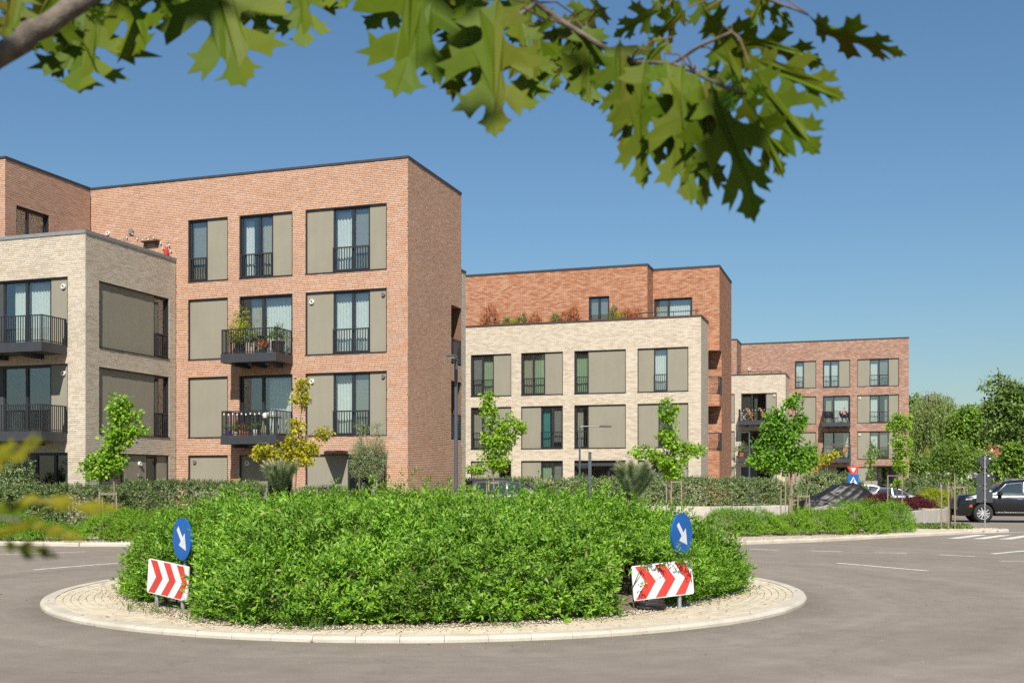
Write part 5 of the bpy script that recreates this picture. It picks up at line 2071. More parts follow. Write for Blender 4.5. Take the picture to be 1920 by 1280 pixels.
def pine(px, dist, top_y, half_w, base_y, label, seed, lean=0):
    rng = random.Random(seed)
    nr = np.random.default_rng(seed)
    base = ground_at(px, dist)
    base.z = 0.2
    root = empty('pine_tree', base, label, 'pine tree', 'young pines on the roundabout')
    s = dist / F_PX
    top = at(px + lean, top_y, dist) - base
    z_low = at(px, base_y, dist).z - base.z
    mbt = MB()
    mbt.tube([(0, 0, -0.1), (top.x * .3, top.y * .3, top.z * .5), tuple(top)], [0.028, 0.022, 0.007], 8)
    P, D, cand = [], [], []
    shoots = [(Vector((top.x * .3, top.y * .3, z_low)), top)]
    for k in range(30):
        h = z_low + (top.z - z_low) * rng.uniform(-0.02, 0.62)
        a = rng.uniform(0, 2 * math.pi)
        w = half_w * s * rng.uniform(0.35, 0.90)
        st = Vector((top.x * h / top.z, top.y * h / top.z, h))
        en = st + Vector((math.cos(a) * w, math.sin(a) * w, (top.z - h) * rng.uniform(0.50, 0.80) + 0.05))
        shoots.append((st, en))
    for st, en in shoots:
        path = [st.lerp(en, t) + Vector((0, 0, -0.06 * math.sin(math.pi * t))) for t in (0, .35, .7, 1)]
        mbt.tube(path, [0.008, 0.007, 0.005, 0.003], 5)
        ax = np.array((en - st).normalized())
        m = int((en - st).length * 2200)
        t = nr.random(m) ** 0.6
        q = np.array(st)[None] * (1 - t[:, None]) + np.array(en)[None] * t[:, None]
        q[:, 2] -= 0.06 * np.sin(np.pi * t)
        P.append(q)
        D.append(unit(nr.normal(0, 1, (m, 3))) * 1.15 + ax * 0.8 + np.array([0, 0, 0.5]))
        cand.append((en, ax))
    mbt.build('trunk', M['bark'], root)
    P, D = np.concatenate(P), np.concatenate(D)
    n = len(P)
    lv = Leaves()
    lv.add(P, D, nr.normal(0, 1, (n, 3)), nr.uniform(0.09, 0.15, n), np.full(n, 0.0030), NEEDLE)
    lv.build('crown', M['pine_needle'], root)
    mb = MB()
    for en, ax in cand:
        for j in range(3):
            e = en + Vector(ax) * rng.uniform(.05, .10) + Vector((rng.uniform(-.02, .02), rng.uniform(-.02, .02), rng.uniform(.0, .04)))
            mb.tube([tuple(en), tuple(e)], [0.007, 0.005], 5)
    mb.build('candles', M['pine_candle'], root)['kind'] = 'stuff'


pine(527, 18.2, 868, 36, 935, 'young pine with pale candles, left one on the roundabout', 121)
pine(1190, 18.4, 868, 42, 945, 'young pine with pale candles, right one on the roundabout', 122, -6)
pine(1022, 20.5, 908, 18, 950, 'smallest young pine, half sunk in the middle of the shrubs', 123)

# background trees
BG = 'tall trees beyond the far block'
p0 = 105
nr = np.random.default_rng(131)
wb = ground_at(1752, p0)
root = empty('willow_tree', wb, 'weeping willow just right of the far block', 'willow', BG)
mb = MB()
topz = at(1752, 770, p0).z
mb.tube([(0, 0, 0), (0.1, 0.1, topz * .4), (0, 0.2, topz * .85)], [0.4, 0.3, 0.15], 9)
P, D, L = [], [], []
rngw = random.Random(5)
for k in range(360):
    a = rngw.uniform(0, 2 * math.pi)
    r = rngw.random() ** 0.6 * 3.1
    hz = topz + 1.6 - (r / 3.1) ** 2 * 2.3 + rngw.uniform(-0.8, 0.5)
    x, y = r * math.cos(a), r * math.sin(a)
    ln = rngw.uniform(2.0, 5.8)
    if k % 4 == 0:
        mb.tube([(x * .2, y * .2, topz * .75), (x * .7, y * .7, hz), (x, y, hz - .3)], [0.06, 0.035, 0.015], 5, caps=False)
    m = int(ln * 15)
    t = np.sort(nr.random(m))
    sw = nr.normal(0, .12, 2)
    P.append(np.stack([x + sw[0] * t * ln * .3 + nr.normal(0, .06, m) + 0.35 * math.cos(a) * np.sqrt(t), y + sw[1] * t * ln * .3 + nr.normal(0, .06, m) + 0.35 * math.sin(a) * np.sqrt(t), hz - t * ln], 1))
    D.append(np.stack([nr.normal(0, .4, m), nr.normal(0, .4, m), np.full(m, -1.0)], 1))
mb.build('trunk', M['bark'], root)
P, D = np.concatenate(P), np.concatenate(D)
lv = Leaves()
n = len(P)
lv.add(P, D, nr.normal(0, 1, (n, 3)), nr.uniform(.16, .34, n), nr.uniform(.05, .085, n), LANCE)
lv.build('crown', M['willow'], root)

tree('broadleaf_tree', 1712, 112, 0, 0.2, [(1712, 760, 12, 22, 26), (1718, 790, 16, 24, 34), (1715, 830, 18, 26, 40)], 'willow', LANCE, 0.42, 8, 'tree peeping out right behind the corner of the far block', 132, BG, 750, wr=0.5, tw=0.02)
tree('broadleaf_tree', 1808, 92, 0, 0.22, [(1815, 775, 16, 12, 24), (1800, 795, 22, 16, 36), (1825, 800, 20, 16, 34), (1805, 825, 26, 18, 46), (1790, 812, 16, 14, 22), (1835, 825, 20, 16, 30), (1800, 855, 30, 18, 44)], 'far_mid', LANCE, 0.36, 9, 'light green tree between the willow and the tallest tree', 133, BG, 770, wr=0.5, tw=0.015)
tree('broadleaf_tree', 1842, 100, 0, 0.22, [(1842, 770, 16, 10, 26), (1828, 782, 12, 8, 14), (1855, 800, 18, 16, 30), (1845, 815, 20, 14, 26)], 'far_dark', LANCE, 0.34, 9, 'dark tree top left of the tallest tree', 134, BG, 765, wr=0.5, tw=0.015)
tree('broadleaf_tree', 1898, 84, 0, 0.32, [(1872, 712, 14, 10, 7), (1850, 722, 10, 10, 4), (1895, 718, 16, 8, 6), (1885, 738, 22, 12, 26), (1915, 742, 22, 18, 36), (1870, 758, 22, 14, 30), (1900, 770, 30, 18, 60), (1878, 790, 26, 16, 42), (1930, 790, 30, 30, 60), (1858, 805, 18, 12, 20), (1905, 810, 28, 16, 40), (1885, 830, 22, 12, 16), (1930, 840, 20, 20, 26)], 'far_dark', LANCE, 0.33, 9, 'tallest tree with a thin open top at the right edge', 135, BG, 715, wr=0.5, tw=0.02)
tree('broadleaf_tree', 1902, 66, 0, 0.14, [(1898, 842, 18, 10, 26), (1915, 855, 18, 12, 26), (1892, 862, 22, 12, 34), (1915, 880, 20, 12, 28), (1880, 880, 14, 8, 14)], 'far_mid', MAPLE, 0.24, 8, 'bright green small tree above the roof of the black car', 136, BG, 838, tw=0.01)
tree('broadleaf_tree', 1838, 74, 0, 0.12, [(1850, 855, 18, 12, 20), (1862, 875, 22, 12, 26), (1838, 872, 18, 12, 22), (1880, 868, 14, 10, 12)], 'variegated', LANCE, 0.24, 8, 'pale grey green tree behind the sign post seen from behind', 137, BG, 850, wr=0.5, tw=0.01)
tree('broadleaf_tree', 1745, 88, 0, 0.12, [(1735, 868, 24, 16, 36), (1765, 860, 22, 16, 34), (1720, 885, 16, 12, 18)], 'far_dark', LANCE, 0.30, 8, 'dark low tree behind the round headed ash', 138, BG, 850, wr=0.5, tw=0.01)

# ------------------------------------------------------------------ signs and posts
def frame_at(o, facing):
    """fr tuple for a plane standing at o, facing the horizontal direction `facing`; a runs to the viewer's right."""
    n = Vector((facing[0], facing[1], 0)).normalized()
    t = Vector((-n.y, n.x, 0))
    return (o[0], o[1], t.x, t.y, n.x, n.y)


def rounded(x0, x1, z0, z1, r, n=5):
    out = []
    for cx, cz, a0 in ((x1 - r, z1 - r, 0), (x0 + r, z1 - r, 90), (x0 + r, z0 + r, 180), (x1 - r, z0 + r, 270)):
        for k in range(n + 1):
            a = math.radians(a0 + 90 * k / n)
            out.append((cx + r * math.cos(a), cz + r * math.sin(a)))
    return out


def rot2(pts, c, ang):
    ca, sa = math.cos(ang), math.sin(ang)
    return [(c[0] + (x - c[0]) * ca - (z - c[1]) * sa, c[1] + (x - c[0]) * sa + (z - c[1]) * ca) for x, z in pts]


def heading(deg):
    return (math.cos(math.radians(deg)), math.sin(math.radians(deg)))


def roundabout_sign(label, bp, bdeg, roll, w, h, dp, ddeg, disc_r):
    """bp, dp: world centres of the chevron board and of the disc."""
    root = empty('direction_sign', (bp.x, bp.y, 0.06), label, 'road sign', 'keep right signs on the roundabout')
    fr = frame_at((0, 0), heading(bdeg))
    zc = bp.z - 0.06
    for a in (-w * 0.34, w * 0.30):
        mb = MB(fr)
        mb.tube([(a, -0.05, -0.1), (a, -0.05, zc + h * 0.3)], 0.027, 10)
        mb.build('post', M['galvanised'], root)
    off = dp - bp
    frd = frame_at((off.x, off.y), heading(ddeg))
    dz = dp.z - 0.06
    mb = MB(frd)
    mb.tube([(0, -0.05, -0.1), (0, -0.05, dz + 0.2)], 0.025, 10)
    mb.build('post', M['galvanised'], root)
    c = (0, zc)
    mb = MB(fr)
    mb.prism(rot2(rounded(-w / 2, w / 2, zc - h / 2, zc + h / 2, 0.03), c, roll), -0.018, 0.0)
    board = mb.build('chevron_board', M['sign_white'], root)
    pw_ = w / 6.0
    lo, hi = zc - h / 2 + 0.012, zc + h / 2 - 0.012
    for k in range(3):
        x = -w / 2 + 0.05 + k * pw_ * 1.95
        sk = pw_ * 0.95
        poly = [(x, hi), (x + pw_, hi), (x + pw_ + sk, zc), (x + pw_ - 0.02, lo), (x - 0.02, lo), (x + sk, zc)]
        poly = [(min(px, w / 2 - 0.012), pz) for px, pz in poly]
        mb = MB(fr)
        mb.prism(rot2(poly, c, roll), 0.0, 0.0022)
        mb.build('red_chevron', M['sign_red'], board)
    mb = MB(frd)
    mb.disc((0, dz), disc_r, -0.02, 0.004, 40)
    disc = mb.build('blue_disc', M['sign_blue'], root)
    pts = [(-0.12, 0.66), (0.12, 0.66), (0.12, -0.02), (0.42, -0.02), (0.0, -0.70), (-0.42, -0.02), (-0.12, -0.02)]
    ca, sa = math.cos(math.radians(42)), math.sin(math.radians(42))
    mb = MB(frd)
    mb.prism([((x * ca - y * sa) * disc_r, dz + (x * sa + y * ca) * disc_r) for x, y in pts], 0.004, 0.0062)
    mb.build('white_arrow', M['sign_white'], disc)
    mb = MB(frd)
    mb.box(-0.05, 0.05, -0.06, -0.021, dz - 0.02, dz + 0.02)
    mb.build('bracket', M['galvanised'], disc)
    return root


# left sign: turned towards the traffic coming from the left
pl = at(314, 1086, 14.8)
roundabout_sign('left keep right sign, blue disc over a tilted red and white chevron board', pl, -108, math.radians(-5), 0.88, 0.47, at(341, 1010, 14.9), -121, 0.292)
pr = at(1243, 1087, 14.85)
roundabout_sign('right keep right sign, blue disc half hidden by leaves over a chevron board', pr, -57, math.radians(5), 0.88, 0.47, at(1279, 1001, 15.05), -19, 0.290)
# leafy shoots growing over the right sign's top and edge
lv = Leaves()
rng = np.random.default_rng(77)
P, A = [], []
fr = frame_at((pr.x, pr.y), heading(-57))
for k in range(26):
    a = rng.uniform(-0.40, 0.55)
    z = 0.76 + rng.normal(0, 0.06) + 0.10 * abs(a - 0.1)
    P.append(np.array(to_world(fr, a, 0.05 + abs(rng.normal(0, .05)), z)))
    A.append([fr[4] * .6 + rng.normal(0, .5), fr[5] * .6 + rng.normal(0, .5), 0.2 + rng.normal(0, .5)])
for k in range(2):
    P.append(np.array(to_world(fr, rng.uniform(-0.50, -0.36), 0.06, rng.uniform(0.2, 0.65))))
    A.append([fr[4] + rng.normal(0, .5), fr[5] + rng.normal(0, .5), 0.3])
for k in range(12):
    P.append(np.array(at(rng.uniform(1255, 1300), rng.uniform(1030, 1052), 14.9)))
    A.append([fr[4] + rng.normal(0, .5), fr[5] + rng.normal(0, .5), -0.3])
scatter_sprigs(lv, np.array(P), np.array(A), PRIVET, rng.uniform(.6, 1.0, len(P)), LANCE, rng)
tag(lv.build('overhanging_shoots', M['privet']), 'privet shoots hanging over the right chevron board', 'shrubs', kind='stuff')
# black plastic bag below the right sign
bm = bmesh.new()
bmesh.ops.create_icosphere(bm, subdivisions=3, radius=0.13)
for v in bm.verts:
    w = math.sin(v.co.x * 37) * 0.09 + math.sin(v.co.y * 43 + 1) * 0.09 + math.sin(v.co.z * 51 + v.co.x * 20) * 0.10
    v.co *= 1 + w
    v.co.z = max(v.co.z * 0.62, -0.06)
    v.co.x *= 1.5
me = bpy.data.meshes.new('plastic_bag')
bm.to_mesh(me)
bm.free()
bag = link('plastic_bag', me, M['black'])
q = to_world(fr, -0.16, 0.06, 0.12)
bag.location = q
bag.rotation_euler = (0, 0, 0.5)
tag(bag, 'crumpled black plastic bag lying under the right chevron board', 'bag')


# give way and pedestrian crossing sign on a grey post
def ring_triangle(mb, c, r, d0, d1, down=True):
    pts = []
    for k in range(3):
        a = math.radians((-90 if down else 90) + 120 * k)
        pts.append((c[0] + r * math.cos(a), c[1] + r * math.sin(a)))
    mb.prism(pts, d0, d1)


b = ground_at(1600, 63.0)
root = empty('give_way_sign', b, 'red and white give way triangle above a blue pedestrian crossing sign', 'road sign')
fr = frame_at((0, 0), (0.1, -1))
mb = MB(fr)
mb.tube([(-0.02, -0.05, 0), (-0.02, -0.05, 2.75)], 0.035, 8)
mb.build('post', M['pole_grey'], root)
mb = MB(fr)
ring_triangle(mb, (0, 2.46), 0.40, -0.02, 0)
tri = mb.build('triangle', M['sign_red'], root)
mb = MB(fr)
ring_triangle(mb, (0, 2.49), 0.18, 0, 0.004)
mb.build('white_centre', M['sign_white'], tri)
fr = frame_at((0, 0), (0.1, -1))
mb = MB(fr)
mb.prism(rounded(-0.30, 0.30, 1.45, 2.19, 0.04), -0.02, 0)
sq = mb.build('blue_board', M['sign_blue'], root)
mb = MB(fr)
mb.prism([(-0.25, 1.60), (0.25, 1.60), (0.0, 2.07)], 0, 0.004)
mb.build('white_triangle', M['sign_white'], sq)
mb = MB(fr)
mb.disc((0.0, 1.93), 0.035, 0.004, 0.008, 10)
for p, q in (((0, 1.56), (-0.02, 1.44)), ((-0.02, 1.44), (-0.09, 1.33)), ((-0.02, 1.44), (0.08, 1.33)), ((0, 1.54), (-0.07, 1.47)), ((0, 1.54), (0.07, 1.49))):
    p, q = (p[0], p[1] + 0.33), (q[0], q[1] + 0.33)
    d = Vector((q[0] - p[0], q[1] - p[1])).normalized()
    s_ = Vector((-d.y, d.x)) * 0.022
    mb.prism([(p[0] - s_.x, p[1] - s_.y), (q[0] - s_.x, q[1] - s_.y), (q[0] + s_.x, q[1] + s_.y), (p[0] + s_.x, p[1] + s_.y)], 0.004, 0.007)
for k in range(4):
    mb.box(-0.19 + 0.1 * k, -0.13 + 0.1 * k, 0.004, 0.007, 1.615, 1.65)
mb.build('walking_figure', M['black'], sq)

# sign seen from behind
b = ground_at(1846, 39.1)
b.z = 0.085
root = empty('sign_post', b, 'back of three grey signs stacked on a galvanised post', 'road sign')
fr = frame_at((0, 0), (0, -1))
fr = (0, 0, CY, SY, SY, -CY)
mb = MB(fr)
mb.tube([(0, 0.03, -0.1), (0, 0.03, 2.62)], 0.024, 10)
mb.build('post', M['galvanised'], root)
mb = MB(fr)
mb.prism([(-0.27, 2.58), (0.27, 2.58), (0.03, 2.10), (-0.03, 2.10)], -0.01, 0.0)
mb.build('triangle_back', M['sign_back'], root)
mb = MB(fr)
mb.disc((-0.02, 1.80), 0.275, -0.01, 0.0, 32)
mb.build('disc_back', M['sign_back'], root)
mb = MB(fr)
mb.prism(rounded(-0.295, 0.295, 0.96, 1.53, 0.03), -0.01, 0.0)
mb.build('square_back', M['sign_back'], root)
for z in (2.52, 2.22, 2.0, 1.62, 1.45, 1.06):
    mb = MB(fr)
    mb.box(-0.05, 0.05, 0.001, 0.06, z - 0.012, z + 0.012)
    mb.build('clamp', M['galvanised'], root)
for a, z in ((0.19, 2.53), (0.14, 1.92), (0.21, 1.37)):
    mb = MB(fr)
    mb.box(a - 0.03, a + 0.03, 0.0, 0.003, z - 0.025, z + 0.025)
    mb.build('sticker', M['white_plastic'], root)

b = ground_at(1763, 60)
root = empty('sign_post', b, 'back of a small square sign on a thin post behind the golden shrub', 'road sign')
mb = MB(fr)
mb.tube([(0, 0.04, 0), (0, 0.04, 1.85)], 0.025, 8)
mb.build('post', M['galvanised'], root)
mb = MB(fr)
mb.box(-0.25, 0.30, -0.01, 0.0, 1.30, 1.86)
mb.build('square_back', M['sign_back'], root)
mb = MB(fr)
mb.box(0.12, 0.17, 0.001, 0.004, 1.70, 1.75)
mb.build('sticker', M['white_plastic'], root)


# street lamps
def lamp(px, dist, top_y, label, arm, r=0.06, head=0.45, z0=0.0, low_r=None):
    b = ground_at(px, dist)
    b.z = z0
    root = empty('street_lamp', b, label, 'street lamp', 'street lamps')
    h = at(px, top_y, dist).z - z0
    mb = MB()
    mb.tube([(0, 0, -0.1), (0, 0, h * 0.22), (0, 0, h * 0.225), (0, 0, h)], [low_r or r, low_r or r, r, r * 0.9], 12)
    mb.build('pole', M['pole_grey'], root)
    ax = Vector(arm)
    ln = ax.length
    ax.normalize()
    mb = MB()
    mb.tube([(0, 0, h - r), tuple(ax * 0.15 + Vector((0, 0, h))), tuple(ax * (ln - head) + Vector((0, 0, h)))], [r * 0.75, r * 0.6, r * 0.5], 8)
    mb.build('arm', M['pole_grey'], root)
    mb = MB((0, 0, ax.x, ax.y, -ax.y, ax.x))
    mb.prism([(ln - head, h - 0.035), (ln, h - 0.025), (ln, h + 0.02), (ln - head * 0.7, h + 0.045), (ln - head, h + 0.04)], -0.13, 0.13)
    hd = mb.build('lamp_head', M['pole_grey'], root)
    mb = MB((0, 0, ax.x, ax.y, -ax.y, ax.x))
    mb.box(ln - head * 0.85, ln - 0.05, -0.09, 0.09, h - 0.05, h - 0.036)
    mb.build('lens', M['white_plastic'], hd)
    return root


lamp(855, 34.5, 672, 'tallest grey lamp post at the right corner of the nearest block', (SY * 0.95 - 0.14, -CY * 0.95, 0), 0.062, 0.5, 0.085, 0.075)
lamp(1087, 50, 799, 'thin lamp post with a long arm pointing right before the middle block', (CY * 1.45, SY * 1.45, 0), 0.045, 0.55)
lamp(1405, 82, 810, 'thin lamp post before the cream corner of the far block', (-0.5, -0.8, 0), 0.065, 0.5)
lamp(1594, 70, 832, 'lamp post above the give way sign with its arm pointing left', (-CY * 1.2, -SY * 1.2, 0), 0.06, 0.5)
b = ground_at(1106, 36.5)
root = empty('bollard', (b.x, b.y, 0.085), 'square dark grey post standing behind the roundabout shrubs', 'post')
mb = MB((0, 0, CY, SY, SY, -CY))
mb.box(-0.035, 0.035, -0.035, 0.035, -0.1, 1.62)
mb.box(-0.05, 0.05, -0.05, 0.05, 1.62, 2.66)
mb.build('shaft', M['pole_grey'], root)
mb = MB((0, 0, CY, SY, SY, -CY))
mb.box(-0.055, 0.055, -0.055, 0.055, 2.66, 2.69)
mb.build('cap', M['dark_metal'], root)


# tree stakes
def stakes(px, dist, h, label, spread=0.28, n=3, z0=0.085, rail=True, hs=None):
    b = ground_at(px, dist)
    root = empty('tree_stakes', (b.x, b.y, z0), label, 'tree stakes', 'wooden stakes holding young trees')
    pts = []
    for k in range(n):
        a = 2 * math.pi * k / n + 0.5
        pts.append(Vector((math.cos(a) * spread, math.sin(a) * spread, 0)))
    for k, p in enumerate(pts):
        hh = hs[k] if hs else h
        mb = MB()
        mb.tube([(p.x, p.y, -0.2), (p.x * 0.97, p.y * 0.97, hh)], [0.024, 0.022], 8)
        mb.build('stake', M['stake_wood'], root)
    if rail:
        for k in range(n):
            p, q = pts[k], pts[(k + 1) % n]
            mb = MB()
            mb.bar((p.x, p.y, h - 0.06), (q.x, q.y, h - 0.06), 0.025, 0.06)
            mb.build('rail', M['stake_wood'], root)
    return root


stakes(199, 32.6, 1.40, 'grey wooden frame round the trunk of the left maple', 0.30)
stakes(921, 41.5, 1.72, 'wooden frame round the young maple behind the dark car', 0.28)
stakes(1262, 42.5, 1.75, 'wooden frame at the maple behind the right pine', 0.35)
stakes(1474, 45.0, 1.75, 'tall stakes round the trunk of the largest maple', 0.26, 3, rail=False, hs=[1.9, 1.5, 2.0])
stakes(1498, 40.5, 1.22, 'wooden frame left of the covered car', 0.42)
stakes(1473, 40.2, 0.95, 'two short stakes left of the wooden frame at the covered car', 0.2, 2, rail=False, hs=[1.0, 0.92])
stakes(1678, 46.9, 1.60, 'pair of stakes among the dark red barberries', 0.34, 2, z0=0.5, hs=[1.62, 1.56])
stakes(1778, 39.0, 2.02, 'tall stakes at the round headed ash near the kerb tip', 0.26, 3, rail=False, hs=[1.98, 1.6, 1.72])
stakes(1795, 58, 1.55, 'wooden frame of stakes behind the bonnet of the black car', 0.6, 4, z0=0)
stakes(1823, 60, 1.3, 'short stakes in the planting behind the black car', 0.45, 3, z0=0, rail=False, hs=[1.3, 1.5, 1.2])


# ------------------------------------------------------------------ cars
def paint(name, col, rough=0.25, metal=0.5):
    m, nt, b_, _ = nodes_of(name)
    b_.inputs['Base Color'].default_value = (*col, 1)
    b_.inputs['Metallic'].default_value = metal
    b_.inputs['Roughness'].default_value = rough
    b_.inputs['Coat Weight'].default_value = 0.45
    b_.inputs['Coat Roughness'].default_value = 0.015
    n = noise(nt, 1.7, 4, geopos(nt))
    nt.links.new(maprange(nt, n.outputs['Fac'], 0.3, 0.7, rough * 0.8, rough * 1.35), b_.inputs['Roughness'])
    return m


M['black_paint'] = paint('black_paint', (0.008, 0.009, 0.011), 0.22, 0.0)
M['grey_paint'] = paint('grey_paint', (0.115, 0.118, 0.125), 0.34, 0.35)
M['white_paintwork'] = paint('white_paintwork', (0.68, 0.68, 0.67), 0.3, 0.0)
M['dark_paint'] = paint('dark_paint', (0.016, 0.016, 0.018), 0.35, 0.0)
M['chrome'] = plain('chrome', (0.62, 0.62, 0.63), 0.15, metal=1.0, var=0.03)
M['alloy'] = plain('alloy', (0.46, 0.465, 0.475), 0.35, metal=0.25, var=0.08)
M['rubber'] = plain('rubber', (0.022, 0.021, 0.020), 0.85, var=0.2)
M['car_glass'] = glass_mat('car_glass', (0.33, 0.38, 0.38), 0.12)
M['lamp_glass'] = plain('lamp_glass', (0.55, 0.56, 0.57), 0.12, var=0.1)
M['amber'] = plain('amber', (0.45, 0.09, 0.02), 0.3)
M['seat_dark'] = plain('seat_dark', (0.03, 0.03, 0.032), 0.8)


M['car_glass_dark'] = plain('car_glass_dark', (0.020, 0.032, 0.036), 0.0, var=0.1, spec=0.9)


def interp(pts, x):
    for (x0, y0), (x1, y1) in zip(pts[:-1], pts[1:]):
        if x <= x1:
            t = (x - x0) / (x1 - x0) if x1 > x0 else 0
            return y0 + (y1 - y0) * max(0, min(1, t))
    return pts[-1][1]


def wheel(root, x, y, r, w, side, spokes=10, rimmat='chrome'):
    """Wheel with its axle along y at (x, y, r)."""
    fr = (x, y, 1, 0, 0, side)
    mb = MB(fr)
    n = 28
    prof = [(r * 0.66, w * 0.5), (r * 0.9, w * 0.5), (r, w * 0.36), (r, -w * 0.36), (r * 0.9, -w * 0.5), (r * 0.66, -w * 0.5)]
    P, fs = [], []
    for q, d in prof:
        P += [(q * math.cos(2 * math.pi * k / n), d, r + q * math.sin(2 * math.pi * k / n)) for k in range(n)]
    for i in range(len(prof) - 1):
        fs += [(i * n + k, i * n + (k + 1) % n, (i + 1) * n + (k + 1) % n, (i + 1) * n + k) for k in range(n)]
    mb.add(P, fs)
    mb.smooth = True
    wh = mb.build('wheel', M['rubber'], root)
    mb = MB(fr)
    P, fs = [], []
    for q, d in ((r * 0.70, w * 0.48), (r * 0.66, w * 0.50), (r * 0.60, w * 0.30), (r * 0.60, -w * 0.4)):
        P += [(q * math.cos(2 * math.pi * k / n), d, r + q * math.sin(2 * math.pi * k / n)) for k in range(n)]
    for i in range(3):
        fs += [(i * n + k, i * n + (k + 1) % n, (i + 1) * n + (k + 1) % n, (i + 1) * n + k) for k in range(n)]
    mb.add(P, fs)
    for k in range(spokes):
        a = 2 * math.pi * k / spokes
        c, s_ = math.cos(a), math.sin(a)
        hw0, hw1 = r * 0.06, r * 0.045
        pts = [(c * r * 0.1 - s_ * hw0, r + s_ * r * 0.1 + c * hw0), (c * r * 0.1 + s_ * hw0, r + s_ * r * 0.1 - c * hw0),
               (c * r * 0.67 + s_ * hw1, r + s_ * r * 0.67 - c * hw1), (c * r * 0.67 - s_ * hw1, r + s_ * r * 0.67 + c * hw1)]
        mb.prism(pts, w * 0.34, w * 0.44)
    mb.disc((0, r), r * 0.16, w * 0.3, w * 0.46, 14)
    mb.build('rim', M['alloy'], wh)
    mb = MB(fr)
    mb.disc((0, r), r * 0.58, -w * 0.1, -w * 0.05, 20)
    mb.build('brake_disc', M['grey_plastic'], wh)
    return wh


